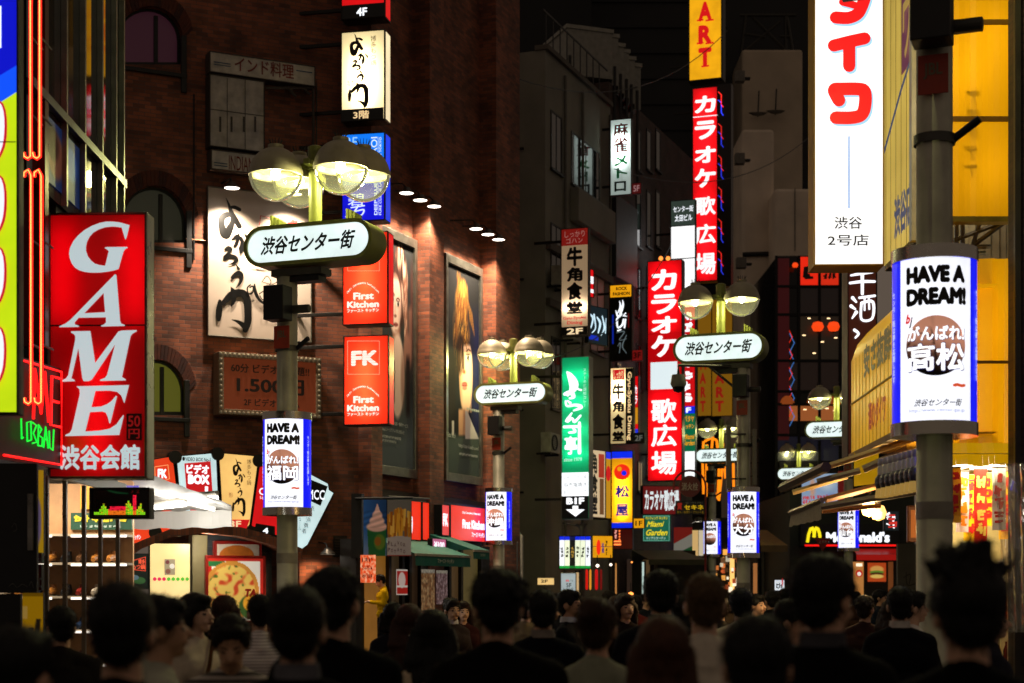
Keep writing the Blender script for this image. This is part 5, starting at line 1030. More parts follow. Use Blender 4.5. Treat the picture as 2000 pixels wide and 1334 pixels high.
for i in range(8):
    f = i / 7; c = P(1722 + 66 * f, 921 - 17 * f, 14.3 - .9 * f); t = thing('work_lamp', 'silver clip-on work lamp in the row over the shop front, ' + ('farthest left', 'second from left', 'third from left', 'fourth from left', 'fourth from right', 'third from right', 'second from right', 'nearest, at the lamp post')[i], 'lamp', c, 0, 'row of work lamps')
    w = MB(); w.lathe([(0, .12), (.032, .11), (.036, .06), (.03, .05), (.036, .04), (.036, -.03)], DF('#d8d6cc', .3, .35), n=12); w.build('sleeve', t, True)
    w = MB(); w.lathe([(.036, -.03), (.06, -.06), (.062, -.11), (.05, -.15)], DF('#6a6a6c', .25, .7), n=14); w.build('housing', t, True)
    w = MB(); w.lathe([(.05, -.15), (.056, -.2), (.06, -.23), (0, -.21)], EM('#f0c060', .28), n=14); w.lathe([(.055, -.222), (0, -.218)], EM('#ffd898', 2.2 if i % 2 else 1.2), n=14); w.build('shade', t, True)
for i, (x, y, s) in enumerate(((1697, 993, 14), (1716, 1001, 2.5))):
    c = P(x, y, 15.6); t = thing('bare_bulb', ('glaring bare bulb hanging under the awning arms', 'dimmer bulb in a small reflector beside the glaring one')[i], 'bulb', c); w = MB(); w.lathe([(0, .08), (.05, .06), (.075, 0), (.055, -.06), (0, -.08)], EM('#ffc060', s), n=16); w.build('glass_bulb', t, True)
    w = MB(); w.lathe([(.02, .06), (.025, .12), (0, .13)], BLK, n=10); w.tube([(0, 0, .12), (.1, 0, .3)], .008, BLK, 6); w.build('holder', t)
    if i == 0: bulb('bulb_light', (0, -.1, -.08), 90, (1, .68, .3), t, .05)
# shop interior below the yellow sheets
F = Fr(1850, 14.4, 0); SI = fthing('shop_interior', 'bright shop interior full of hanging promotional banners at lower right', 'shop', F)
w = MB(); x0, x1 = F.u(1838), F.u(1980); sk = .62; zt2 = zof(885, 14.4); WALLY = DF('#d8c88a', .6, 0, .1, 3)
w.quad((x0 + sk, 2.4, 0), (x1 + .6, 2.4, 0), (x1 + .6, 2.4, zt2), (x0 + sk, 2.4, zt2), WALLY); w.quad((x1 + .6, 2.4, 0), (x1, 0, 0), (x1, 0, zt2), (x1 + .6, 2.4, zt2), DF('#b8a070', .6)); w.quad((x0, 0, zt2), (x1, 0, zt2), (x1 + .6, 2.4, zt2), (x0 + sk, 2.4, zt2), DF('#e8e4d8', .6))
w.quad((x0, 0, 0), (x0 + sk, 2.4, 0), (x0 + sk, 2.4, zt2), (x0, 0, zt2), DF('#8a7a5a', .6)); w.build('room', SI)
w = MB()
for x in (.08, .4): w.box(x0 + x + .3, x0 + x + .52, .3, 1.6, zt2 - .03, zt2 - .01, EM('#fff2d8', 6, True))
w.build('ceiling_tube', SI)
l = bpy.data.lights.new('shop_tubes', 'AREA'); l.energy = 45; l.size = .5; l.size_y = 1.8; l.shape = 'RECTANGLE'; l.color = (1, .86, .6); o = bpy.data.objects.new('shop_tubes', l); COL.objects.link(o); o.parent = SI; o.location = (x0 + .6, 1.1, zt2 - .06)
w = MB()
for i in range(14): w.box(x0 + .62, x1 + .3, 2.0, 2.01, 1.0 + i * .06, 1.006 + i * .06, GREYMETAL)
for i in range(16): w.box(x0 + .65 + i * .045, x0 + .656 + i * .045, 1.98, 1.99, 1.0, 1.9, GREYMETAL)
w.build('wire_grid', SI)
random.seed(3)
bn = (('#f2b705', '#d01810', '大特価'), ('#ffffff', '#e08a10', 'ビール'), ('#f6c80a', '#c01010', '激安'), ('#e8261a', '#ffe060', 'セール'), ('#ffd21a', '#c81414', '日本酒'), ('#f8f4e4', '#d02a18', '焼酎'))
for i in range(8):
    x = x0 + .12 + i * .08 + .26 * (.3 + (i * 7 % 5) * .25); yy = .3 + (i * 7 % 5) * .25; h = .5 + .2 * ((i * 5) % 4) / 3; cbg, cfg, tx = bn[i % 6]; lab = ('yellow banner with red kanji at the left edge of the bright shop opening', 'white banner with amber katakana, second in the bright shop opening', 'yellow short banner with red kanji, third in the bright shop opening', 'red banner with yellow katakana in the bright shop opening', 'long yellow banner with red kanji at the middle of the shop opening', 'white banner with red kanji in the shop opening', 'yellow banner near the plastic curtain, with red kanji', 'white banner with amber katakana nearest the plastic curtain')[i]
    Fb = Fr(1, 1, 0); t = thing('shop_banner', lab, 'banner', (F.X0 + x, F.Y0 + yy, zt2 - .1 - h), R(random.uniform(-12, 12)), 'banners hanging in the shop')
    w = MB()
    for k in range(8):
        za, zb_ = h * k / 8, h * (k + 1) / 8; ya, yb = .012 * math.sin(k + i), .012 * math.sin(k + 1 + i); w.quad((-.06, ya, za), (.06, ya, za), (.06, yb, zb_), (-.06, yb, zb_), DF(cbg, .4, 0, .05))
    w.scrib(-.045, h * .08, .045, h * .92, DF(cfg, .4, 0, .05), 4, True, -.02, i); w.tube([(-.065, 0, h), (.065, 0, h)], .006, GREYMETAL, 6); w.build('cloth', t)
for i, (x, z, wd_, hh, c1, tx, lab) in enumerate(((.1, 1.62, .16, .24, '#c8141c', 'ここ', 'small red poster low on the shop wall beside the lamp post'), (.2, 1.6, .12, .24, '#20201c', '★', 'black poster with a pale round emblem in the shop'), (.62, 1.5, .16, .62, '#c83a2a', 'お得', 'red framed poster near the plastic curtain'), (.5, 1.42, .06, .5, '#f0ece0', '営業中', 'narrow white price strip on the wire grid'))):
    t = thing('shop_poster', lab, 'poster', (F.X0 + x0 + x + .35, F.Y0 + 1.6 - i * .15, z), 0, 'posters in the shop'); w = MB(); w.box(0, wd_, 0, .02, 0, hh, DF(c1, .35, 0, .1)); (w.uvtext(tx, wd_ * .15, hh * .2, wd_ * .85, hh * .8, DF('#f4ead0', .4), .03, y=-.006) if tx == '★' else w.scrib(wd_ * .15, hh * .1, wd_ * .85, hh * .9, DF('#f4ead0', .4), 5, True, -.006, i)); w.build('sheet', t)
t = thing('goods_shelf', 'orange shelf with stacked bottles and packets at the bottom of the bright shop', 'shelf', (F.X0 + x0 + .3, F.Y0 + 1.0, 0)); w = MB()
for z in (.5, .9, 1.3): w.box(0, x1 - x0 - .1, 0, .35, z, z + .03, DF('#b8682a', .5))
w.box(0, x1 - x0 - .1, .36, .4, 0, 1.5, DF('#8a4a1e', .6)); w.build('frame', t)
w = MB(); random.seed(8)
for z in (.53, .93, 1.33):
    for k in range(8): x = .05 + k * .08; w.lathe([(0, 0), (.028, .0), (.028, .14), (.01, .19), (.01, .22), (0, .22)], DF(random.choice(('#2a4a1c', '#a83a1a', '#d8c070', '#5a1a10', '#e0d8c0')), .2), (x, .12, z), 10)
w.build('bottles', t, True)
t = thing('plastic_curtain', 'clear crumpled plastic sheet hanging at the far right of the shop', 'curtain', P(1965, 1150, 13.5)); o0 = P(1965, 1150, 13.5); w = MB(); V = []; nx, ny = 26, 24
for j in range(ny):
    for i in range(nx):
        u, v = i / (nx - 1), j / (ny - 1); xl = 1938 + 38 * v ** .8; x = xl + (2012 - xl) * u; y = 905 + 330 * v; q = P(x, y, 13.5) - o0
        q.y += .05 * math.sin(u * 17 + v * 2) + .025 * math.sin(u * 41 + v * 5) + .03 * noise.noise((u * 5, v * 9, 2)); V.append(q)
w.add(V, [(j * nx + i, (j + 1) * nx + i, (j + 1) * nx + i + 1, j * nx + i + 1) for j in range(ny - 1) for i in range(nx - 1)], GLASS((.86, .88, .92), .35, .2)); w.build('sheet', t, True)
# hamburger shop
F = Fr(1565, 60, 0); HB = fthing('burger_shop', 'hamburger restaurant front with black fascia, yellow arches and red strip', 'shop', F)
w = MB(); a, b, c, d = F.box(1545, 960, 1790, 1200); w.box(a, c, .3, 8, 0, zof(960, 60), DF('#2a2c22', .7)); w.build('wall', HB)
w = MB(); a, b, c, d = F.box(1562, 1024, 1752, 1066); w.box(a, c, -.3, .29, b, d, KB); w.lay = 155
w.text(F, "McDonald's", 1610, 1039, 1734, 1060, WL, .05)
M_ = EM('#ffe81a', 1.0)
w.tube([(F.uv(x, y)[0], -.36, F.uv(x, y)[1]) for x, y in ((1573.5, 1060), (1576, 1044), (1580, 1033), (1583, 1031), (1586, 1038), (1587, 1050))], .055, M_, 7); w.tube([(F.uv(x, y)[0], -.36, F.uv(x, y)[1]) for x, y in ((1586, 1050), (1588, 1037), (1591, 1031), (1594, 1033), (1597, 1042), (1599, 1058))], .055, M_, 7)
w.build('fascia', HB)
w = MB(); a, b, c, d = F.box(1569, 1064, 1750, 1067.5); w.box(a, c, -.34, -.301, b, d, EM('#f01410', 1.2)); w.build('red_strip', HB)
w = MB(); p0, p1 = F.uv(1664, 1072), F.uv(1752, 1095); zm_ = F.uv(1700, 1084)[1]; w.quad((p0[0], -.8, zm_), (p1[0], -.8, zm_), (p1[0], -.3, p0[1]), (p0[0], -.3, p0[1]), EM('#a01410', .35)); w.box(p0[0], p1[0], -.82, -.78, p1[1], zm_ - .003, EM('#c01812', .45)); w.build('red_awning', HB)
w = MB(); w.rect(F, 1668, 1097, 1690, 1180, EM('#d8924a', .55), .28); w.rect(F, 1675, 1100, 1687, 1106, EM('#fff0d0', 1.2), .26); w.disc(F, 1678, 1120, 7, EM('#d01810', .7)); w.disc(F, 1678, 1121, 4, EM('#f8f0e0', .8)); w.build('window', HB); w = MB(); w.rect(F, 1738, 1097, 1748, 1180, EM('#a05a2a', .3), .28); w.build('window', HB)
def fburger(u, v):
    c = np.ones(u.shape + (3,)) * rgb('#b8481c'); c = over(c, ell(u, v, .5, .35, .42, .22), '#d8a050'); c = over(c, ell(u, v, .5, .5, .45, .1), '#5a8a2a'); c = over(c, ell(u, v, .5, .6, .42, .1), '#4a2412'); c = over(c, ell(u, v, .5, .72, .42, .12), '#e0c060'); return c
a, b, c, d = F.box(1697, 1099, 1733, 1136); picture('burger_poster', HB, a, c, b, d, .2, 30, 30, fburger, PRINT(.7))
F = Fr(1565, 56, 0); t = fthing('wall_poster', 'pale blue street poster with red lettering under the awning arms', 'poster', F)
def fblue(u, v):
    c = np.ones(u.shape + (3,)) * rgb('#9ab4d8'); c = over(c, ell(u, v, .7, .3, .3, .3, .8), '#d8e4f0'); c = over(c, ell(u, v, .3, .45, .1, .4, .5), '#d8a890'); return over(c, ell(u, v, .85, .8, .25, .2, .6), '#7a8ac0')
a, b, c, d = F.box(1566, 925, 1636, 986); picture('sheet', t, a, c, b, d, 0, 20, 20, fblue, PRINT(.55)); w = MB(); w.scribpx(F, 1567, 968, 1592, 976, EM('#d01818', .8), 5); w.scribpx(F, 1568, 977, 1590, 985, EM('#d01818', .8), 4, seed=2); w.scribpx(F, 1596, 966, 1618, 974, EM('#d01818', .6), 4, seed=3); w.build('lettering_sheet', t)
w = MB(); q = F.box(1638, 920, 1655, 992); w.box(q[0], q[2], 0, .1, q[1], q[3], EM('#6a0a0c', .5)); w.build('red_side', t)
sign('graphic_sign', 'small dark sign with white and red graphic lettering near the glaring bulb', 'sign', 1728, 999, 1755, 1036, 24, -5, .15, lambda f, F: (f.scribpx(F, 1730, 1002, 1754, 1034, WL, 2), f.scribpx(F, 1734, 1004, 1753, 1033, EM('#d03028', .9), 2, True, 5)), BLK, 1.5, facemat=EM('#1c2a30', .4))
sign('menu_case', 'warm lit menu case with rounded orange frame beside the near lamp post', 'sign', 1775, 990, 1795, 1056, 17, -10, .15, lambda f, F: f.rect(F, 1779, 996, 1795, 1050, EM('#a8581a', .7)), DF('#6a3a14', .4, .3), 3, facemat=EM('#6a3412', .4))
F = Fr(1752, 24, -8); t = fthing('side_wall', 'grey wall with a black brush mark beside the hamburger shop', 'wall', F); w = MB(); w.box(F.u(1754), F.u(1792), 0, .3, 0, zof(1062, 24), DF('#4a463e', .8)); w.brush([(1765, 1128, 2), (1778, 1122, 3), (1776, 1140, 2)], KB, F); w.brush([(1770, 1118, 2), (1772, 1142, 3), (1788, 1140, 2)], KB, F); w.build('panel', t)
F = Fr(1606, 46, 0); t = fthing('stop_sign', 'inverted red triangle stop sign seen among the heads', 'road sign', F); q = [F.uv(1590, 1050), F.uv(1622, 1051), F.uv(1607, 1077)]; w = MB(); w.prism([(a, b) for a, b in q], -.02, 0, DF('#8a1410', .4)); w.lay = 12; w.text(F, '止まれ', 1599, 1055, 1615, 1061, DF('#c8a8a0', .4)); w.build('plate', t); w = MB(); w.tube([(0, .05, 0), (0, .05, F.uv(1606, 1050)[1])], .03, GREYMETAL, 8); w.build('pole', t)
# ------------------------------------------------------------------ shops at street centre, far end
F = Fr(1392, 66, 0); SF2 = fthing('street_shop', 'small far shop with warm lit goods behind the middle lamp post', 'shop', F); w = MB(); a, b, c, d = F.box(1300, 1010, 1470, 1200); w.box(a, c, .5, 5, 0, d, DF('#1c1814', .8)); w.build('wall', SF2)
w = MB(); random.seed(5); w.rect(F, 1352, 1035, 1366, 1085, EM('#d8b070', .8), .4); w.rect(F, 1367, 1035, 1378, 1085, EM('#e0d0b0', .7), .4); w.rect(F, 1428, 1080, 1437, 1160, EM('#ffc870', 1.1), .4)
for k in range(46): x, y = random.uniform(1398, 1446), random.uniform(1072, 1180); s = random.uniform(1.5, 4.5); w.rect(F, x - s, y - s * 1.3, x + s, y + s * 1.3, EM(random.choice(('#ffb050', '#e8803a', '#fff0d0', '#c85a2a', '#5a3a20')), random.uniform(.3, 1.2)), .38 - k * .003)
w.build('lit_goods', SF2)
for i, (x, y) in enumerate(((1346, 1018), (1364, 1016), (1300, 960))):
    t = thing('spot_lamp', ('left of two small white spot lamps over the far shop', 'right of two small white spot lamps over the far shop', 'small orange lamp beneath the nearer karaoke sign')[i], 'lamp', P(x, y, 62)); w = MB(); w.lathe([(0, .12), (.1, .1), (.2, -.06)], BLK, n=14); w.build('housing', t, True); w = MB(); w.lathe([(.19, -.05), (0, -.06)], EM('#fff4e0' if i < 2 else '#ff9a40', 3), n=14); w.build('lens', t)
F = Fr(1290, 49, 10); t = fthing('shop_awning', 'dark olive shop awning under the green square sign', 'awning', F); w = MB(); p0, p1 = F.uv(1252, 1074), F.uv(1366, 1094); OL = DF('#3a382a', .8)
w.quad((p0[0], -.9, p1[1]), (p1[0], -.9, p1[1]), (p1[0] - .5, .3, p0[1]), (p0[0] - .2, .3, p0[1]), OL); w.box(p0[0], p1[0], -.92, -.895, p1[1] - .16, p1[1] - .003, DF('#45432f', .8)); w.build('canvas', t); w = MB(); w.box(p0[0] + .3, p0[0] + .38, -.5, -.4, 0, p1[1], DF('#5a4a34', .6)); w.box(p0[0] + .05, p0[0] + .22, -.2, 0, 0, p1[1], EM('#8a6a44', .25)); w.quad((p0[0] + .2, .4, 0), (p1[0], .4, 0), (p1[0], .4, p0[1]), (p0[0] + .2, .4, p0[1]), DF('#2a2018', .8)); w.build('shopfront', t)
F = Fr(1333, 52, 0); t = fthing('flag_awning', 'red, white and green striped side awning beside the far shop', 'awning', F); w = MB()
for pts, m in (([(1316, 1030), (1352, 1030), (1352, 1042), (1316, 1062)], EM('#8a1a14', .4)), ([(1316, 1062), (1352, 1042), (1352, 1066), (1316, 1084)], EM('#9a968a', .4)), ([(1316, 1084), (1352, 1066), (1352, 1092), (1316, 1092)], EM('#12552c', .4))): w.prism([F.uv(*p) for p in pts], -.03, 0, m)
w.build('canvas', t)
for i, (x, c_, wd_) in enumerate(((1146, '#e01810', 5), (1153, '#f0a030', 4), (1165, '#d81418', 6), (1174, '#7a0c0c', 4))):
    F = Fr(x, 47, 0); F.zb = zof(1152, 47); t = fthing('street_banner', ('leftmost red glowing banner under the book spine sign', 'amber glowing strip between red banners', 'bright red paper lantern strip right of the amber one', 'dark red banner at right under the yellow fascia')[i], 'banner', F, 'glowing banners under the book sign'); h = zof(1112, 47) - F.zb; k = wd_ / 2 * 47 / FP; w = MB(); w.lathe([(k * .6, 0), (k, .05), (k, h - .05), (k * .6, h)], EM(c_, .75), n=12); w.build('cloth', t, True)
for i, (x, y) in enumerate(((1167, 1105), (1193, 1103), (1232, 1162), (1234, 1098))):
    t = thing('small_lamp', ('left small white lamp under the yellow fascia', 'right small white lamp under the yellow fascia', 'warm glowing lamp low in the crowd at street centre', 'tiny orange lamp right of the yellow fascia')[i], 'lamp', P(x, y, 47)); k = (.05, .04, .09, .025)[i]; w = MB(); w.lathe([(0, k), (k * .8, k * .6), (k, 0), (k * .8, -k * .6), (0, -k)], EM('#ffe8d0' if i < 2 else '#ff9040', 3), n=12); w.build('globe', t, True); w = MB(); w.tube([(0, 0, k), (0, .1, k + .25)], .012, BLK, 6); w.build('stem', t)
F = Fr(1222, 53.5, -10); t = fthing('stair_entrance', 'dim stairway entrance with a pale wall under the running bulb sign', 'entrance', F); w = MB(); a, b, c, d = F.box(1214, 1092, 1234, 1200); w.quad((a, .3, 0), (c, .3, 0), (c, .3, d), (a, .3, d), EM('#3a2a22', .5)); w.box(a - .4, a - .001, 0, .5, 0, d + .3, BLK); w.box(c + .001, c + .4, 0, .5, 0, d + .3, BLK); w.build('opening', t)
F = Fr(1017, 41.5, 0); t = fthing('drain_pipe', 'pale vertical pipe at the spray-painted wall', 'pipe', F); w = MB(); w.tube([(0, 0, 0), (0, 0, zof(1048, 41.5)), (-.08, .1, zof(1040, 41.5))], .06, DF('#8a857a', .5), 10); w.build('pipe', t, True)
F = Fr(992, 41.2, 0); t = fthing('utility_box', 'grey utility cabinet beside the pale pipe', 'cabinet', F); w = MB(); a, b, c, d = F.box(984, 1058, 1012, 1200); w.box(a, c, 0, .5, 0, d, DF('#55504a', .6, .2)); w.build('body', t, bev=.02); w = MB(); w.box(a + .03, c - .03, -.02, -.001, .2, d - .05, DF('#4c4842', .6, .2)); w.build('door', t)
t = thing('horn_speaker', 'grey horn loudspeaker hung below the green vertical sign', 'speaker', P(1136, 1028, 44)); w = MB(); w.lathe([(.03, -.25), (.05, -.1), (.12, .02), (.18, .06)], DF('#6a6862', .4, .4), n=16, sy=.6); w.tube([(-.02, 0, 0), (-.5, .2, .1)], .02, BLK, 6); w.build('horn', t, True)
# ------------------------------------------------------------------ shopfront below the posters
def lit_on(label, x0, y0, x1, y1, out, mat, draw): return on(label, 'shop_fascia', x0, y0, x1, y1, BP, out, draw, mat, BLK, 1.2, .25)
GF = off(BP, .5); t = thing('fascia_box', 'long black fascia box carrying the orange shop panels', 'fascia', (GF.X0, GF.Y0, 0), GF.a); w = MB(); w.box(GF.u(778), GF.u(950), .12, .45, zof(1062, 37), zof(979, 37), BLK); w.tube([(GF.u(742), -.2, zof(975, 35)), (GF.u(830), -.1, zof(974, 36))], .02, GREYMETAL, 6); w.build('box', t)
lit_on('narrow orange lit fascia panel, leftmost behind the food banner', 803, 980, 822, 1054, .55, ORG, lambda f, F: f.text(F, '9', 803, 1008, 806, 1042, WL, .05)); lit_on('very narrow orange lit fascia panel, second from left', 825, 982, 838, 1054, .55, ORG, lambda f, F: None)
lit_on('pinkish red lit fascia panel with a striped white logo', 863, 987, 877, 1045, .6, EM('#f04a48', 1.0, True), lambda f, F: [f.text(F, 'FK', 865, 1003, 875, 1028, WL, .08)] + [f.rect(F, 864, y, 876, y + 1, EM('#f04a48', 1.0)) for y in (1007, 1013, 1019, 1025)])
lit_on('wide orange lit fascia panel with white condensed latin name', 880, 990, 947, 1056, .55, ORG, lambda f, F: (f.text(F, 'City Convenience Restaurant', 903, 1000, 938, 1006, WL, .01), f.text(F, 'First Kitchen', 903, 1016, 946, 1034, WL, .05), f.text(F, 'ファースト キッチン', 921, 1040, 946, 1050, WL, .03)))
on('small pink price sign above the green awning', 'price_sign', 844, 1053, 871, 1073, BP, .9, lambda f, F: f.text(F, '¥100', 848, 1058, 868, 1071, WL, .03), EM('#c86a90', .8), BLK, 1, .1)
GRA = DF('#0f6a5c', .7, 0, .15, 4)
for i, (x0, x1, yt, ym, yb, lab) in enumerate(((811, 918, 1066, 1083, 1106, 'larger green shop awning with white katakana on its valance'), (924, 955, 1066, 1074, 1092, 'smaller green shop awning by the far lamp drum'))):
    A_ = off(BP, 1.5); B_ = off(BP, .45); t = thing('shop_awning', lab, 'awning', (A_.X0, A_.Y0, 0), A_.a, 'green shop awnings'); ua, ub = A_.u(x0), A_.u(x1); xm_ = (x0 + x1) / 2; z1, z2 = A_.uv(xm_, ym)[1], A_.uv(xm_, yb)[1]; z3 = z1 + .35
    w = MB(); w.quad((ua, 0, z1), (ub, 0, z1), (ub, 1.05, z3), (ua, 1.05, z3), GRA); w.quad((ua, 0, z1), (ua, 1.05, z3), (ua, 1.05, z1), (ua, 1.05, z1 - .05), GRA); n = 12
    for k in range(n):
        a, b = ua + (ub - ua) * k / n, ua + (ub - ua) * (k + 1) / n; w.quad((a, -.01 - .015 * math.sin(k * 2.1), z2), (b, -.01 - .015 * math.sin(k * 2.1 + 2.1), z2), (b, 0, z1 - .05), (a, 0, z1 - .05), GRA)
    w.box(ua, ub, -.03, .01, z1 - .05, z1, DF('#b8ae9a', .5)); w.lay = 20; w.uvtext('ファースト キッチン', ua + (ub - ua) * .36, z2 + (z1 - z2) * .25, ua + (ub - ua) * .66, z2 + (z1 - z2) * .62, DF('#d8dccc', .5), .03); w.build('canvas', t)
def fice(u, v):
    c = np.ones(u.shape + (3,)) * rgb('#2a5a9a'); c = c * (1 - .35 * u[..., None]); c = over(c, np.clip((v - .5) * 3, 0, 1) * .5, '#8a94a0')
    cup = (np.abs(u - .58) < .42 - .12 * (v - .5)) & (v > .5); c = over(c, cup * 1., '#1d5a2c'); c = over(c, ell(u, v, .7, .75, .28, .16) * .8, '#6a7a24'); c = over(c, ell(u, v, .62, .74, .16, .09), '#8a5a1c')
    c = over(c, ell(u, v, .58, .48, .5, .1, .2), '#d8a898'); c = over(c, ell(u, v, .58, .38, .36, .1, .2), '#e0b0a0'); c = over(c, ell(u, v, .6, .28, .24, .1, .2), '#dba898'); c = over(c, ((np.abs(u - .6) < .16 * (v - .06) / .2) & (v > .07) & (v < .3)) * 1., '#e2b4a4')
    return c * (1 - .12 * np.sin(v * 60 + u * 8) * ((v > .2) & (v < .5)))[..., None]
def ffry(u, v):
    c = np.ones(u.shape + (3,)) * rgb('#6a645c'); random.seed(2)
    for k in range(60):
        x, y, a = random.uniform(0, 1), random.uniform(.22, .58), random.uniform(-.4, .4); d = np.abs((u - x) * math.cos(a) - (v - y) * math.sin(a) * .45); l = np.abs((v - y) * math.cos(a) + (u - x) * math.sin(a)); m = np.clip((.055 - d) / .02, 0, 1) * (l < .16) * (v > .12 + .25 * abs(x - .55))
        c = over(c, m, ('#d8962a', '#b8701c', '#e8b04a', '#9a5414')[k % 4])
    box = v > .64 + .06 * np.abs(u - .5); c = over(c, box * 1., '#a89a94'); c = over(c, (box & (v > .985)) * 1., '#8a2a20'); return c
Fb = Fr(756, 33.0, -10); t = fthing('food_banner', 'pair of hanging cloth banners, ice cream cup and french fries', 'banner', Fb); a, b, c, d = Fb.box(710, 976, 755, 1086); picture('ice_cream_banner', t, a, c, b, d, 0, 46, 90, fice, PRINT(.10, .8)); a, b, c, d = Fb.box(756.5, 976, 803, 1086); fr = picture('fries_banner', t, a, c, b, d, 0, 46, 90, ffry, PRINT(.10, .8))
w = MB()
for i, ch in enumerate('FLAVOR'): w.text(Fb, ch, 758 + i * 6, 1057 + (i % 3) * 2, 762 + i * 6, 1064 + (i % 3) * 2, DF('#5a2a3a', .6), .01)
for i, ch in enumerate('POTATO'): w.text(Fb, ch, 758 + i * 6, 1070 + (i % 3) * 2, 762 + i * 6, 1077 + (i % 3) * 2, DF('#5a2a3a', .6), .01)
w.build('banner_words', fr); w = MB(); a, b, c, d = Fb.box(694, 973, 806, 976); w.tube([(a, .03, d), (c, .03, d)], .025, BLK, 8); w.box(a - .1, a + .12, .05, .25, d - 1.2, d + .1, BLK); w.build('rail', t)
GS_ = off(BP, .43); t = thing('shopfront', 'dim street-level shopfront with dark posts and warm doorway below the posters', 'shopfront', (GS_.X0, GS_.Y0, 0), GS_.a); w = MB(); zt3 = zof(1062, 37)
w.box(GS_.u(700), GS_.u(960), .05, .42, 0, zt3, DF('#16120e', .6)); w.build('wall', t)
def sp(x0, x1, m, y=.03, z0=.15): w.quad((GS_.u(x0), y, z0), (GS_.u(x1), y, z0), (GS_.u(x1), y, zt3 - .1), (GS_.u(x0), y, zt3 - .1), m)
for q in ((714, 758, '#a8702a', .45), (766, 782, '#4a3a24', .35), (800, 818, '#3a2a1c', .3), (884, 897, '#6a5030', .3), (905, 935, '#7a6a3a', .3)): w = MB(); sp(q[0], q[1], EM(q[2], q[3], True)); w.build('lit_pane', t)
w = MB()
for x in (758, 784, 798, 820, 876, 899, 938): w.box(GS_.u(x) - .06, GS_.u(x) + .06, -.05, .045, 0, zt3, DF('#1c1a17', .4, .4))
w.build('post', t)
for i, (x0, x1, y0, y1, cs, lab) in enumerate(((774, 796, 1112, 1162, ('#b82018', '#e0d4c8'), 'slanting red and white poster on the shopfront'), (823, 849, 1112, 1192, ('#8a5a34', '#c8a070'), 'tall food photograph poster under the green awning, left one'), (852, 874, 1114, 1180, ('#6a4a4a', '#b89a9a'), 'tall food photograph poster under the green awning, right one'), (704, 734, 1084, 1138, ('#e0481c', '#f8b490'), 'orange paper notice hanging at the corner'))):
    G = off(BP, .62) if i < 3 else Fr(720, 32.9, -12); t = thing('shop_poster', lab, 'poster', (G.X0, G.Y0, 0), G.a, 'posters on the shopfront'); a, b, c, d = G.box(x0, y0, x1, y1)
    def fpo(u, v, i=i, cs=cs):
        c = np.ones(u.shape + (3,)) * rgb(cs[0]); s_ = np.clip(.5 + streak(u, v, 7, 9, i * 7.0) * 1.6, 0, 1) if i in (1, 2, 3) else ell(u, v, .5, .42, .33, .33, .1); c = over(c, s_ * .9, cs[1])
        if i == 0: c = over(c, ((v > .62) & (v < .7)) * 1., '#e0d4c8'); c = over(c, ((v < .06) | (u < .08) | (v > .95)) * 1., '#e0d4c8')
        if i in (1, 2): c = over(c, (v < .08) * 1., '#b8ae9a'); c = c * np.clip(.8 + .5 * streak(u, v, 19, 16, 3.)[..., None], 0, 1.3)
        return c
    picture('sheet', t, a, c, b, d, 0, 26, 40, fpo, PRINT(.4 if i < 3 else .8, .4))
    if i == 3: w = MB(); w.lay = 4; [w.scribpx(G, x0 + 3, y, x1 - 6, y + 10, DF('#a02a10', .5), 5, False, y) for y in (1088, 1104, 1120)]; w.build('notice_words', t)
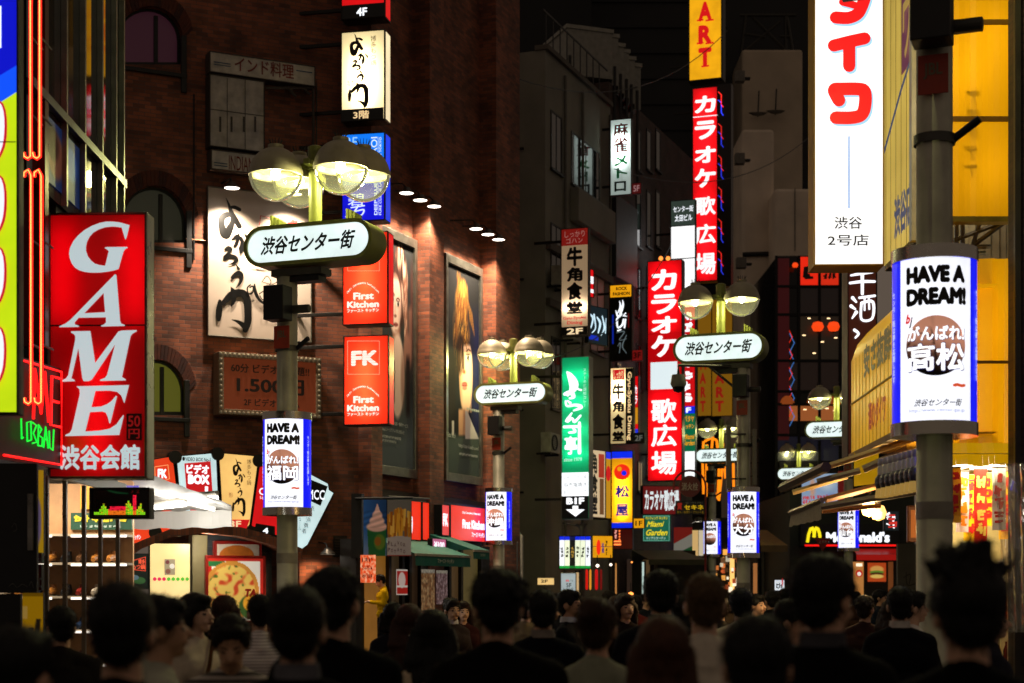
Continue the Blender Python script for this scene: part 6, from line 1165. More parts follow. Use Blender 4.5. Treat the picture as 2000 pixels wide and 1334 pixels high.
# ------------------------------------------------------------------ hair posters on the wall
def q01(u, v, x0, x1, t0, t1, b0, b1): x = x0 + (x1 - x0) * u; return x, (t0 + (t1 - t0) * u) + ((b0 + (b1 - b0) * u) - (t0 + (t1 - t0) * u)) * v
def bnd(x, a, b, w=1.5): return np.clip((x - a) / w, 0, 1) * np.clip((b - x) / w, 0, 1)
def fw1(u, v):
    x, y = q01(u, v, 738, 808, 450, 472, 926, 934); c = np.ones(u.shape + (3,)) * rgb('#23282b'); c = over(c, np.clip((y - 770) / 110, 0, 1), '#59646a'); c = over(c, bnd(x, 800, 812, 5) * np.clip((y - 480) / 60, 0, 1) * np.clip((760 - y) / 100, 0, 1) * .6, '#6a342c'); c = over(c, bnd(x, 796, 808, 4) * bnd(y, 585, 690, 20) * .7, '#9a6a5a')
    st = streak(x, y, .45, .02, 1.); st2 = streak(x, y, .9, .05, 4.)
    h = ell(x, y, 779, 555, 20, 98, .2); c = over(c, h, '#2c1713'); c = over(c, h * np.clip(st2 * 1.6 + .1, 0, 1), '#5a342a'); c = over(c, h * np.clip((x - 777) / 8, 0, 1) * np.clip(.35 + st * 2.2, 0, 1), '#e6c2ae'); c = over(c, ell(x, y, 780, 490, 9, 34, .5) * np.clip(.5 + st * 2, 0, 1), '#d8a894')
    c = over(c, ell(x, y, 770, 585, 16, 72, .15), '#43241d'); c = over(c, bnd(x, 788 + (y - 560) * .02, 797 + (y - 560) * .015, 2) * bnd(y, 530, 715, 15), '#8a5c4c'); c = over(c, bnd(x, 789, 796, 2) * bnd(y, 540, 700, 15) * np.clip(.3 + st2 * 2.5, 0, 1), '#e2bca6')
    c = over(c, bnd(x, 764, 783, 4) * bnd(y, 630, 690, 8), '#a87462'); f = ell(x, y, 770.5, 590, 14, 66, .14); c = over(c, f, '#ead0c2'); c = over(c, f * np.clip((x - 776) / 8, 0, 1) * np.clip((y - 560) / 40, 0, 1) * .75, '#b08070'); c = over(c, f * np.clip((545 - y) / 15, 0, 1) * .8, '#5a342a')
    for ex, ey in ((766.5, 581), (777, 591)): c = over(c, ell(x, y, ex, ey + 1, 5, 10, .8) * .45, '#8a5c4c'); c = over(c, bnd(x, ex - 4.5, ex + 4.5, 1.5) * bnd(y, ey - 15 + np.abs(x - ex) * .9, ey - 10 + np.abs(x - ex) * .9, 1.5), '#4a261e'); c = over(c, ell(x, y, ex, ey, 4.2, 6.5, .3), '#f2e8e0'); c = over(c, ell(x, y, ex + .3, ey, 2.3, 6.3, .3), '#140c0c'); c = over(c, bnd(x, ex - 4.5, ex + 4.5, 1) * bnd(y, ey - 8, ey - 5, 1.5), '#2a1512')
    c = over(c, bnd(x, 769.5, 772.5, 1.2) * bnd(y, 590, 615, 6) * .5, '#b08474'); c = over(c, ell(x, y, 771.5, 616, 3.6, 4.5, .5) * .85, '#7a4a3e'); c = over(c, ell(x, y, 772.5, 634, 5.5, 5.5, .3), '#a05a54'); c = over(c, bnd(x, 767.5, 777.5, 1) * bnd(y, 633, 636, 1.2), '#5a2a28'); c = over(c, ell(x, y, 773, 646, 4, 4, .6) * .5, '#b08070')
    c = over(c, ell(x, y, 797, 690, 11, 48, .4), '#9a6c5e'); c = over(c, ell(x, y, 776, 740, 15, 95, .14), '#e8cdbf'); c = over(c, ell(x, y, 787, 745, 6, 80, .6) * .8, '#9a7064'); c = over(c, bnd(x, 765, 771, 2) * bnd(y, 705, 800, 8), '#15110f'); c = over(c, ell(x, y, 768, 760, 2, 14, .5), '#cfc0b8'); c = over(c, bnd(x, 792, 803, 3) * bnd(y, 690, 830, 20), '#1e1416'); c = over(c, bnd(x, 738, 762, 3) * bnd(y, 450, 780, 20), '#262a2e'); return c
def fw2(u, v):
    x, y = q01(u, v, 874, 936, 505, 532, 932, 942); c = np.ones(u.shape + (3,)) * rgb('#14171a'); c = over(c, np.clip((x - 906) / 24, 0, 1) * np.clip((y - 580) / 80, 0, 1) * .9, '#1c2250'); c = over(c, np.clip((y - 850) / 14, 0, 1), '#4c5854')
    st = streak(x, y, .55, .018, 5.); st2 = streak(x + .08 * (y - 560), y, 1.0, .03, 7.); c = over(c, ell(x, y, 897, 535, 5, 22, .6) * np.clip(.5 + st2 * 2, 0, 1), '#a8681e')
    h = ell(x, y, 903, 582, 14, 52, .3); c = over(c, h, '#5e3a18'); c = over(c, h * np.clip(.25 + st2 * 2.6, 0, 1), '#cf9034'); c = over(c, ell(x, y, 907, 560, 8, 26, .6) * np.clip(.4 + st * 2, 0, 1), '#dca94c')
    h2 = ell(x, y, 902, 650, 18, 100, .35); c = over(c, h2 * np.clip(.55 + st * 2.4, 0, 1) * (y > 575), '#6a3c14'); c = over(c, h2 * np.clip(st2 * 3 - .1, 0, 1) * (y > 575) * (y < 715), '#c89240'); c = over(c, bnd(x, 886, 896, 3) * bnd(y, 640, 760, 30) * np.clip(.4 + st * 2, 0, 1), '#4a2c14')
    for k in range(4): c = over(c, bnd(x, 916 + k * 1.7 + (y - 600) * .1, 917.3 + k * 1.7 + (y - 600) * .1, .6) * bnd(y, 575 + k * 8, 630 + k * 9, 8), '#c8862a')
    f = ell(x, y, 911, 735, 13.5, 88, .12) * np.clip((x - 894) / 3, 0, 1) * np.clip((y - 668) / 8, 0, 1); c = over(c, f, '#e6bfa6'); c = over(c, f * np.clip((906 - x) / 8, 0, 1) * .8, '#a0704e'); c = over(c, f * np.clip((x - 919) / 4, 0, 1) * .5, '#c09078')
    c = over(c, ell(x, y, 900, 690, 9, 48, .3) * np.clip(.75 + st2, 0, 1), '#22130e'); c = over(c, bnd(x, 903 + (y - 670) * .05, 906 + (y - 670) * .05, 1) * bnd(y, 650, 728, 8), '#2a1710'); c = over(c, bnd(x, 907 + (y - 660) * .22, 909 + (y - 660) * .22, 1) * bnd(y, 650, 690, 8), '#3a2012'); c = over(c, bnd(x, 874, 893, 4) * bnd(y, 680, 850, 20), '#17110e')
    ex, ey = 915, 698; c = over(c, ell(x, y, ex, ey, 5.5, 11, .8) * .5, '#7a4c3a'); c = over(c, ell(x, y, ex, ey, 4.4, 7, .3), '#efe4da'); c = over(c, ell(x, y, ex, ey, 2.4, 6.8, .3), '#120a0a'); c = over(c, bnd(x, ex - 4.8, ex + 4.8, 1) * bnd(y, ey - 9, ey - 5.5, 1.5), '#1c0f0c'); c = over(c, bnd(x, ex - 5, ex + 5.5, 1.5) * bnd(y, ey - 20 + np.abs(x - ex - 1), ey - 15 + np.abs(x - ex - 1), 2), '#4a2c1c')
    c = over(c, bnd(x, 905.5, 908, 1.2) * bnd(y, 690, 724, 8) * .5, '#a87458'); c = over(c, ell(x, y, 907.5, 727, 4, 5.5, .5) * .85, '#7a4630'); c = over(c, ell(x, y, 908.5, 752, 6.2, 6, .3), '#a8544e'); c = over(c, ell(x, y, 908.5, 760, 5.4, 5.5, .35), '#c4746a'); c = over(c, bnd(x, 902.5, 914.5, 1) * bnd(y, 754, 757, 1.2), '#5a2622')
    c = over(c, bnd(x, 896, 910 + (y - 800) * .05, 2) * bnd(y, 800, 860, 6), '#c89878'); c = over(c, bnd(x, 909, 911 + (y - 800) * .4, 1) * bnd(y, 806, 865, 2), '#cfc8c8'); c = over(c, bnd(x, 884, 889, 1) * bnd(y, 826, 858, 2), '#cfc6c4'); c = over(c, bnd(x, 919.5, 921.3, .6) * bnd(y, 745, 812, 3), '#c89a90'); return c
for i, (x0, x1, yt, yb, fn, lab) in enumerate(((735, 812, 470, 936, fw1, 'left large poster of a woman with wavy pale hair on the brick wall'), (868, 940, 526, 949, fw2, 'right large poster of a woman with tousled blonde hair on the brick wall'))):
    G = off(BP, .14); t = thing('wall_poster', lab, 'poster', (G.X0, G.Y0, 0), G.a, 'large posters on the brick wall'); a, c = G.u(x0), G.u(x1); d, b = G.uv(x1, yt)[1], G.uv(x1, yb)[1]; e = .12; w = MB()
    for q in ((a, a + e, b, d), (c - e, c, b, d), (a + e, c - e, d - .2, d), (a + e, c - e, b, b + .2)): w.box(q[0], q[1], -.05, .12, q[2], q[3], ALU)
    w.box(a + e, c - e, .02, .12, b + .2, d - .2, BLK); fo = w.build('frame', t, bev=.01)
    p = picture('print', t, a + e + .003, c - e - .003, b + .204, d - .204, .012, 110, 320, fn, PRINT(.0, .85)); w = MB(); wd_ = c - a; T1 = DF('#b8c0bc', .5); hh = d - b
    rows = (('step1 縮毛矯正の相談・無料サービス', .205, .15, .8), ('step2 メールアドレスをお知らせ', .175, .15, .7), ('', .15, .15, .62), ('', .133, .15, .5), ('http://', .60, .12, .32)) if i == 0 else (('http://star-beach.com/', .155, .38, .93), ('Star Beach', .195, .1, .3), ('', .125, .4, .9), ('', .335, .6, .98))
    for tx, z, u0, u1 in rows: (w.scrib(a + wd_ * u0, b + hh * z, a + wd_ * u1, b + hh * (z + .012), T1, 16, False, .004) if not tx else None); w.uvtext(tx, a + wd_ * u0, b + hh * z, a + wd_ * u1, b + hh * (z + (.018 if i == 0 else .022)), T1, .01, y=.004)
    w.build('print_words', p)
# gooseneck spots over the posters and the white panel
def wall_spot(label, px, py, Fb, out, tgt, energy, col, ang):
    G = off(Fb, out); u, z = G.uv(px, py); t = thing('wall_spotlight', label, 'lamp', (G.X0 + u * G.ca, G.Y0 + u * G.sa, z), G.a, 'spotlights on the brick wall'); w = MB(); w.lathe([(0, .12), (.06, .11), (.09, .06), (.155, .0), (.155, -.02)], DF('#5a544c', .35, .6), n=20); w.build('shade', t, True)
    w = MB(); w.lathe([(.148, -.012), (0, -.016)], EM('#fff2e2', 6), n=20); w.build('lens', t); w = MB(); w.tube([(0, 0, .1), (0, .1, .2), (0, out - .02, .24)], .018, BLK, 7); w.build('arm', t, True)
    tu, tz = tgt; s = spot('spot_light', (0, 0, -.06), (tu, out, tz - z), energy, col, ang, t, .75, .09)
WARM = (1, .76, .52)
for i, (x, y) in enumerate(((794, 376), (821, 390), (848, 402))): wall_spot(('first', 'second', 'third')[i] + ' of three white wall spots over the wavy pale hair poster, counting from the left', x, y, BP, .62, (0, zof(y + 330, 36)), 500, WARM, 110)
for i, (x, y) in enumerate(((930, 446), (953, 457), (974, 467))): wall_spot(('first', 'second', 'third')[i] + ' of three white wall spots over the blonde hair poster, counting from the left', x, y, BP, .68, (0, zof(y + 320, 38)), 540, WARM, 110)
wall_spot('small wall spot above the white brush lettering panel', 453, 366, BL, .75, (.1, zof(560, 33)), 700, (1, .82, .62), 100); wall_spot('second wall spot above the white panel, behind the lamp globes', 575, 378, BL, .75, (.1, zof(570, 34)), 700, (1, .82, .62), 100)
wall_spot('low wall spot lighting a patch of orange brick by the louvre', 640, 1081, BL, .55, (-.2, zof(1160, 34)), 90, (1, .55, .25), 100)
G = off(BL, .05); t = thing('louvre', 'dark louvred vent on the brick corner', 'vent', (G.X0, G.Y0, 0), G.a); w = MB(); a, b, c, d = G.box(652, 1046, 678, 1088); w.box(a, c, 0, .045, b, d, DF('#2a201a', .6)); [w.box(a + .02, c - .02, -.03, -.002, b + .04 + k * .055, b + .06 + k * .055, DF('#4a382c', .6)) for k in range(7)]; w.build('slats', t)
# ------------------------------------------------------------------ entrance under the fan
E_ = off(BL, -.75)
def ent(nm, label, x0, y0, x1, y1, mat, draw=lambda f, F: None, cat='sign', fr_=BLK): return on(label, nm, x0, y0, x1, y1, BL, -.6, draw, mat, fr_, 1, .1, cat)
def dyl(f, F):
    f.rect(F, 321, 1092, 342, 1123, EM('#a89a7a', .7)); f.disc(F, 327, 1098, 4, EM('#7a3a3a', .7)); f.disc(F, 336, 1106, 5, EM('#e8e0d0', .8)); f.disc(F, 328, 1116, 5, EM('#8a5a4a', .7))
    for i in range(8): f.disc(F, 302 + i * 9, 1131, 3.6, EM('#e02858', .9) if i < 3 else EM('#58b838', .9))
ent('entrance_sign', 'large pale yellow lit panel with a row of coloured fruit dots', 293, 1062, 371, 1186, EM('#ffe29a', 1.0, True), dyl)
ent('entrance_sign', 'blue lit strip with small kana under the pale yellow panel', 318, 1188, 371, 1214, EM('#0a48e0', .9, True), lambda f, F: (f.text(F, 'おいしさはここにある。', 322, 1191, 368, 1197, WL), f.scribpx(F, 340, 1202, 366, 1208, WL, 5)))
ent('entrance_sign', 'dark lit food panel with a red kanji seal beside the yellow one', 232, 1082, 290, 1150, EM('#12201c', .5), lambda f, F: (f.line(F, [(262, 1094), (284, 1088), (284, 1115), (256, 1112)], 1.2, EM('#e84a30', 1), True), f.text(F, '博多', 270, 1092, 283, 1102, EM('#f05a3a', 1), .03), f.text(F, 'もつ鍋', 258, 1102, 283, 1112, EM('#f05a3a', 1), .03), f.text(F, 'ろう', 238, 1106, 252, 1122, WL, .03), f.disc(F, 272, 1134, 12, EM('#3a6a3a', .5), 7), f.disc(F, 262, 1128, 9, EM('#6a8a9a', .4), 5)))
w = MB(); t = thing('entrance_pillar', 'cream tiled pillar between the lit yellow panel and the pizza board', 'pillar', (E_.X0, E_.Y0, 0), E_.a); a, b, c, d = E_.box(373, 1045, 403, 1200); w.box(a, c, -.1, .2, 0, d, DF('#a8a078', .5, 0, .12, 4)); w.build('shaft', t, bev=.02)
l = bulb('entrance_light', (0, 0, 0), 26, (1, .9, .7)); l.location = P(400, 1062, 32.6); l.parent = t; l.matrix_parent_inverse = Matrix.Translation((E_.X0, E_.Y0, 0)).inverted() @ Matrix.Identity(4) if False else Matrix(t.matrix_basis).inverted()
t = thing('roller_shutter', 'grey half-raised shutter behind the pizza board', 'shutter', (E_.X0, E_.Y0, 0), E_.a); w = MB(); a, b, c, d = E_.box(405, 1046, 530, 1200); [w.box(a, c, -.02 - .02 * (k % 2), .05, 1.2 + k * .12, 1.318 + k * .12, DF('#4a5058', .4, .4)) for k in range(14)]; w.build('slats', t)
def fpiz(u, v):
    c = np.ones(u.shape + (3,)) * rgb('#e8e2d4'); c = over(c, ((u < .06) | (u > .94) | (v < .04)) * 1., '#b82820'); c = over(c, ((v > .04) & (v < .12) & (u < .3)) * 1., '#2a6a3a'); q = ell(u, v, .42, .52, .5, .48, .05); c = over(c, q, '#e8c060'); st = streak(u, v, 9, 9, 2.); c = over(c, q * np.clip(st * 3 - .2, 0, 1), '#c84a2a'); c = over(c, q * np.clip(streak(u, v, 12, 12, 8.) * 4 - 1.2, 0, 1), '#4a6a28'); r = np.hypot((u - .42) / .5, (v - .52) / .48); c = over(c, ((r > .86) & (r < 1.)) * 1., '#c88a3a'); c = over(c, ell(u, v, .8, .78, .26, .22, .1), '#3a5a2a'); c = over(c, ell(u, v, .78, .72, .16, .14, .1), '#e0a030'); return c
_ = on('large pizza picture board in a red frame at the entrance', 'food_board', 405, 1088, 516, 1212, BL, -.4, lambda f, F: None, DF('#b02018', .4), DF('#a01a14', .4), 3, .1, 'board'); F = _[1]; a, b, c, d = F.box(407, 1091, 514, 1212); pz = picture('pizza_print', _[0], a, c, b, d, -.004, 60, 60, fpiz, PRINT(.5)); w = MB(); w.lay = 6; w.text(F, 'TA', 478, 1150, 500, 1166, DF('#c03020', .4), .07, .2); w.text(F, 'TO', 486, 1172, 510, 1188, DF('#c03020', .4), .07, .2); w.build('board_words', pz)
on('narrow red-topped menu board behind the pizza board', 'food_board', 418, 1058, 510, 1085, BL, -.5, lambda f, F: (f.rect(F, 424, 1063, 506, 1085, DF('#d8d0c4', .4)), f.disc(F, 462, 1085, 34, DF('#d07a2a', .5), 20)), DF('#8a1410', .4), DF('#8a1410', .4), 1, .08, 'board')
# ------------------------------------------------------------------ arcade ground floor, awning, LED board
def dled(f, F):
    random.seed(12); hs = [1, 1, 1, 2, 3, 4, 3, 2, 2, 3, 3, 3, 3, 3, 3, 3, 3, 3, 4, 5, 4, 3, 7, 7, 2, 3, 4, 2, 1]
    for i, h in enumerate(hs):
        for k in range(h * 2):
            red = 8 <= i <= 17 or i in (22, 23); c_ = ('#ff1c3c' if k > 2 else '#ff7a1a') if red else ('#8adf1a' if random.random() < .7 else '#d8c81a'); f.rect(F, 184 + i * 3.45, 1003 - k * 2.75, 187 + i * 3.45, 1005.2 - k * 2.75, EM(c_, 1.1 if random.random() < .85 else .5), -.004)
    f.text(F, '♪ 2', 256, 956, 272, 963, EM('#6a1010', .5)); f.brush([(212, 958, 3), (228, 962, 4), (250, 964, 2)], EM('#0a4020', .4), F)
sign('led_board', 'small black LED display with green and red bars under the arcade sign', 'display', 180, 957, 288, 1008, 13.2, -2, .14, dled, BLK, 5, facemat=DF('#140a08', .3))
t = fthing('shop_window', 'tall glass shop window with steel mullions under the arcade sign', 'shop window', AR); zs2 = zs_ - .01; w = MB(); w.quad((AR.u(88), 0, .1), (AR.u(243), 0, .1), (AR.u(243), 0, zs2), (AR.u(88), 0, zs2), GLASS((.9, .88, .84), .02)); w.build('glass', t)
w = MB()
for px in (92, 128, 165, 197, 231): w.box(AR.u(px) - .02, AR.u(px) + .02, -.012, .02, 0, zs2, DF('#8a7c68', .3, .8, .2, 6))
w.box(AR.u(88), AR.u(243), -.05, .06, 0, .1, BLK); w.build('mullions', t)
SY = 17.2; t = thing('shoe_shelf', 'shop shelves of shoes with white shelf tubes behind the tall glass', 'shelf', (-5.6, SY, 0)); w = MB(); w.box(0, 1.55, .3, .36, 0, 3.0, DF('#b88a5c', .6, 0, .3, 4)); [w.box(0, 1.55, -.1, .3, z, z + .025, DF('#9a8a74', .5)) for z in (.5, .85, 1.2, 1.55, 1.9, 2.2)]; w.build('frame', t)
w = MB(); [w.box(x, x + .3, -.115, -.101, z - .012, z + .012, EM('#fff6ec', 1.5)) for z in (.85, 1.2, 1.55, 1.9, 2.2) for x in (.05, .5, 1.0, 1.28)]; w.build('shelf_tube', t)
w = MB(); random.seed(6)
for z in (.525, .875, 1.225, 1.575, 1.925):
    for k in range(9):
        x = .1 + k * .16; m = DF(random.choice(('#1c1a1a', '#5a3a20', '#c8b8a0', '#7a2018', '#20304a', '#a86a2a')), .4)
        w.tube([(x, .15, z + .05), (x, .0, z + .045), (x, -.07, z + .03)], [.045, .04, .025], m, 8); w.tube([(x, .14, z + .05), (x, .15, z + .12)], [.045, .036], m, 8)
w.build('shoes', t, True)
w = MB(); [w.box(1.0 + i * .22, 1.18 + i * .22, .25, .29, 2.5, 2.75, EM(c, .6)) for i, c in enumerate(('#f0a818', '#c07818', '#4a3ab0'))]; w.box(.9, 1.55, .25, .29, 2.28, 2.46, EM('#1a4a30', .5)); w.scrib(.93, 2.36, 1.52, 2.44, EM('#d8c020', .8), 6, False, .24); w.scrib(1.0, 2.3, 1.45, 2.33, EM('#b0c0b0', .6), 9, False, .24, 2); w.box(.05, .3, .25, .29, 2.3, 2.6, EM('#4a5ad0', .6)); w.build('shop_cards', t)
l = bpy.data.lights.new('shop_tubes', 'AREA'); l.energy = 90; l.size = 1; l.color = (1, .92, .8); o = bpy.data.objects.new('shop_tubes', l); COL.objects.link(o); o.parent = t; o.location = (.8, -.8, 3.0)
t = thing('shop_awning', 'off-white canvas awning lit from below by tubes, beside the arcade', 'awning', P(300, 920, 17.2)); o0 = P(300, 920, 17.2); CV = bpy.data.materials.new('canvas'); CV.use_nodes = True; n = CV.node_tree; p = n.nodes['Principled BSDF']; p.inputs['Base Color'].default_value = (.52, .5, .46, 1); p.inputs['Roughness'].default_value = .8
A1, B1, C1, D1 = (P(q[0], q[1], q[2]) - o0 for q in ((205, 893, 17.0), (452, 986, 17.0), (453, 995, 18.4), (150, 1003, 19.2))); w = MB(); n = 60
for i in range(n):
    f0, f1 = i / n, (i + 1) / n; s0, s1 = Vector((0, 0, -.012 * math.sin(f0 * 40))), Vector((0, 0, -.012 * math.sin(f1 * 40))); w.quad(A1.lerp(B1, f0) + s0 * .3, D1.lerp(C1, f0) + s0, D1.lerp(C1, f1) + s1, A1.lerp(B1, f1) + s1 * .3, CV)
w.build('canopy', t, True); w = MB(); n = 24
for i in range(n):
    f0, f1 = i / n, (i + 1) / n; d0, d1 = (Vector((0, .03 * math.sin(f * 22), -.2 - .01 * math.sin(f * 31))) for f in (f0, f1)); w.quad(D1.lerp(C1, f0) + d0, D1.lerp(C1, f1) + d1, D1.lerp(C1, f1), D1.lerp(C1, f0), CV)
w.quad(C1 + Vector((0, 0, -.2)), B1 + Vector((0, 0, -.18)), B1, C1, CV); w.build('valance', t, True)
for i, (a, b) in enumerate((((100, 986, 18.2), (162, 985, 18.0)), ((292, 992, 17.9), (362, 985, 17.7)), ((372, 976, 17.6), (424, 972, 17.4)), ((345, 975, 18), (420, 995, 18.1)))):
    a, b = P(*a), P(*b); tt = thing('tube_light', ('fluorescent tube seen through the glass at far left', 'long fluorescent tube under the white awning', 'short bright tube at the outer end of the white awning', 'slanting batten tube under the white awning')[i], 'tube light', (a + b) / 2, 0, 'fluorescent tubes under the awning'); h = (b - a) / 2; w = MB(); w.tube([-h, h], .026, EM('#fffaf0', 5 if i < 3 else 1.2), 8); w.build('tube', tt, True); w = MB(); w.tube([-h + Vector((0, .03, .05)), h + Vector((0, .03, .05))], .03, DF('#8a8478', .4), 6); w.build('batten', tt)
    bulb('tube_glow', (0, -.05, -.05), 16, (1, .97, .9), tt, .15)
# posters and dark boards at the extreme left
def fyel(u, v):
    c = np.ones(u.shape + (3,)) * rgb('#d8a81c'); c = over(c, ell(u, v, .45, .3, .3, .28, .2), '#8a7a9a'); c = over(c, ell(u, v, .7, .6, .2, .3, .2), '#7a6a92'); return c
def fsho(u, v):
    c = np.ones(u.shape + (3,)) * rgb('#c8940c'); c = over(c, (v < .06) * 1., '#8a6408')
    for cx, cy, a in ((.32, .72, .5), (.7, .6, .35)): d = np.abs((u - cx) + (v - cy) * a); c = over(c, np.clip((.14 - d) / .04, 0, 1) * (np.abs(v - cy) < .22), '#2a2018')
    return over(c, ((u < .25) & (v > .2) & (v < .38)) * .8, '#d8b060')
for i, (x0, y0, x1, y1, fn, l_, lab) in enumerate(((48, 918, 85, 1085, fyel, .35, 'yellow poster with violet drips at far left'), (44, 1158, 84, 1292, fsho, .3, 'yellow poster of two dark boots at lower left'))):
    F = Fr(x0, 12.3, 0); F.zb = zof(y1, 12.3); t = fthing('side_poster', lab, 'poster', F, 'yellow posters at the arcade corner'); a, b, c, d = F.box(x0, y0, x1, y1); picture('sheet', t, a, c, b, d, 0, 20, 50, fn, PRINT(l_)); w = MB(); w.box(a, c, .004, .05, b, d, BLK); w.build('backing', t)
sign('name_plate', 'pink plate with white capitals above the boots poster', 'sign', 48, 1080, 82, 1100, 12.1, 0, .05, lambda f, F: f.text(F, 'LARAG', 51, 1090, 80, 1099, DF('#d8c8c8', .5), .03), BLK, .5, facemat=DF('#b86a88', .5)); sign('name_plate', 'narrow red plate with a white letter beside the boots poster', 'sign', 75, 1102, 82, 1152, 12.1, 0, .05, lambda f, F: f.text(F, 'C', 76, 1128, 81, 1148, DF('#e0d0c8', .5), .03), BLK, .5, facemat=DF('#a82a20', .5))
F = Fr(0, 11.8, 0); t = fthing('notice_board', 'black board with faint pale scribbles at lower left', 'board', F); w = MB(); a, b, c, d = F.box(-60, 905, 72, 1158); w.box(a, c, 0, .04, b, d, BLK); w.lay = 3
for st in ([(18, 1145, 1), (26, 1140, 1.5), (34, 1147, 1), (44, 1141, 1.5), (54, 1146, 1)], [(58, 1144, 1), (62, 1136, 1.5), (66, 1148, 1)], [(24, 1030, 1), (30, 1022, 1.2), (34, 1034, 1), (27, 1038, 1)]): w.brush(st, DF('#5a5a58', .6), F)
w.box(F.u(56), F.u(66), -.03, -.008, zof(1075, 11.8), zof(965, 11.8), DF('#8a8680', .3, .6, .5, 9)); w.build('panel', t); w = MB(); a, b, c, d = F.box(-60, 1160, 40, 1500); w.box(a, c, .0, .04, 0, d, DF('#141212', .6)); w.build('base', t)

# ------------------------------------------------------------------ small lights low down at the street end
def dlr(f, F):
    for i in range(8):
        for x in (1500, 1533): f.disc(F, x, 1090 + i * 5.6, 1.1, EM('#ff4a1a', 1.6 if i % 2 else .9), 7)
sign('dot_board', 'dark board edged by two columns of tiny red lights at the street end', 'sign', 1497, 1086, 1537, 1134, 70, 0, .1, dlr, BLK, 1, facemat=DF('#141016', .5))
sign('stand_sign', 'small white lit sign with black brush marks low behind the heads', 'sign', 1513, 1133, 1532, 1153, 40, -6, .1, lambda f, F: (f.scribpx(F, 1516, 1138, 1524, 1150, KB, 1, seed=3), f.scribpx(F, 1523, 1140, 1530, 1150, KB, 1, seed=6), f.disc(F, 1528, 1137, 1.2, REDI, 8)), BLK, .8, facemat=EM('#dfe6ee', .9))
F = Fr(1478, 50, 0); t = fthing('shop_awning', 'dark amber awning right of the middle lamp drum', 'awning', F); w = MB(); p0, p1 = F.uv(1480, 1034), F.uv(1532, 1066); w.quad((p0[0], -.6, p1[1]), (p1[0], -.6, p1[1]), (p0[0] + .35, .5, p0[1]), (p0[0], .5, p0[1]), DF('#8a6a34', .8)); w.box(p0[0], p1[0], -.62, -.595, p1[1] - .2, p1[1] - .003, DF('#6a5434', .8)); w.build('canvas', t); w = MB(); w.box(p0[0] + .05, p0[0] + .12, -.5, -.4, 0, p1[1] - .2, DF('#3a342a', .6)); w.build('post', t)
for i, (px, y0, y1, wd, Y, c, s_, lab) in enumerate(((1128, 1118, 1158, 5, 45.5, '#f0c890', .7, 'narrow warm glow panel added beside the white 5F stand sign'), (1203, 1100, 1160, 3, 50, '#ffb060', .5, 'thin amber glow strip added at the stairway'), (1256, 1098, 1165, 4, 48.6, '#cfe8e0', .9, 'thin pale glow strip added left of the olive awning'), (1300, 1118, 1160, 22, 49.5, '#c07a3a', .35, 'dim warm glow panel added under the olive awning'), (1475, 1100, 1165, 8, 60, '#d88a4a', .5, 'small warm glow panel added right of the middle lamp post'), (1556, 1085, 1096, 12, 64, '#ffe0a0', .9, 'short bright glow strip added left of the hamburger shop'))):
    F = Fr(px, Y, -8); F.zb = zof(y1, Y); t = fthing('glow_panel', lab, 'glow panel', F, 'added glow panels low at the street end'); a, b, c_, d = F.box(px - wd / 2, y0, px + wd / 2, y1); w = MB(); w.quad((a, 0, b), (c_, 0, b), (c_, 0, d), (a, 0, d), EM(c, s_, True)); w.build('lit_pane', t); w = MB(); w.box(a - .05, c_ + .05, .01, .12, b, d + .05, BLK); w.build('frame', t)  # glowing panels added to liven the dark street end
# ------------------------------------------------------------------ people
def ico(bm, c, r, rad=(1, 1, 1), sub=2):
    q = bmesh.ops.create_icosphere(bm, subdivisions=sub, radius=1)
    for v in q['verts']: v.co = Vector((c[0] + v.co.x * r * rad[0], c[1] + v.co.y * r * rad[1], c[2] + v.co.z * r * rad[2]))
def cap(bm, a, b, ra, rb=None, n=10):
    a, b = Vector(a), Vector(b); rb = rb or ra; d = (b - a).normalized(); up = Vector((0, 0, 1)) if abs(d.z) < .9 else Vector((0, 1, 0)); x = d.cross(up).normalized(); y = x.cross(d); rings = []
    for i in range(-3, 1): t = math.pi / 2 * i / 3; rings.append((a + d * ra * math.sin(t), max(1e-4, ra * math.cos(t))))
    for i in range(0, 4): t = math.pi / 2 * i / 3; rings.append((b + d * rb * math.sin(t), max(1e-4, rb * math.cos(t))))
    vs = [[bm.verts.new(c + (x * math.cos(2 * math.pi * k / n) + y * math.sin(2 * math.pi * k / n)) * r) for k in range(n)] for c, r in rings]
    for i in range(len(vs) - 1):
        for k in range(n): bm.faces.new((vs[i][k], vs[i][(k + 1) % n], vs[i + 1][(k + 1) % n], vs[i + 1][k]))
    bm.faces.new(vs[0][::-1]); bm.faces.new(vs[-1])
def fuse(name, fn, voxel, smooth=4, disp=None):                        # one continuous skin over overlapping volumes
    bm = bmesh.new(); fn(bm); bmesh.ops.recalc_face_normals(bm, faces=bm.faces); me = bpy.data.meshes.new(name); bm.to_mesh(me); bm.free()
    o = bpy.data.objects.new(name, me); COL.objects.link(o); r = o.modifiers.new('r', 'REMESH'); r.mode = 'VOXEL'; r.voxel_size = voxel
    if smooth: s = o.modifiers.new('s', 'SMOOTH'); s.factor = .5; s.iterations = smooth
    out = bpy.data.meshes.new_from_object(o.evaluated_get(bpy.context.evaluated_depsgraph_get())); bpy.data.objects.remove(o); out.name = name
    if disp:
        nn = [v.normal.copy() for v in out.vertices]
        for v, q in zip(out.vertices, nn): v.co += q * disp(v.co)
    out.polygons.foreach_set('use_smooth', [True] * len(out.polygons)); return out
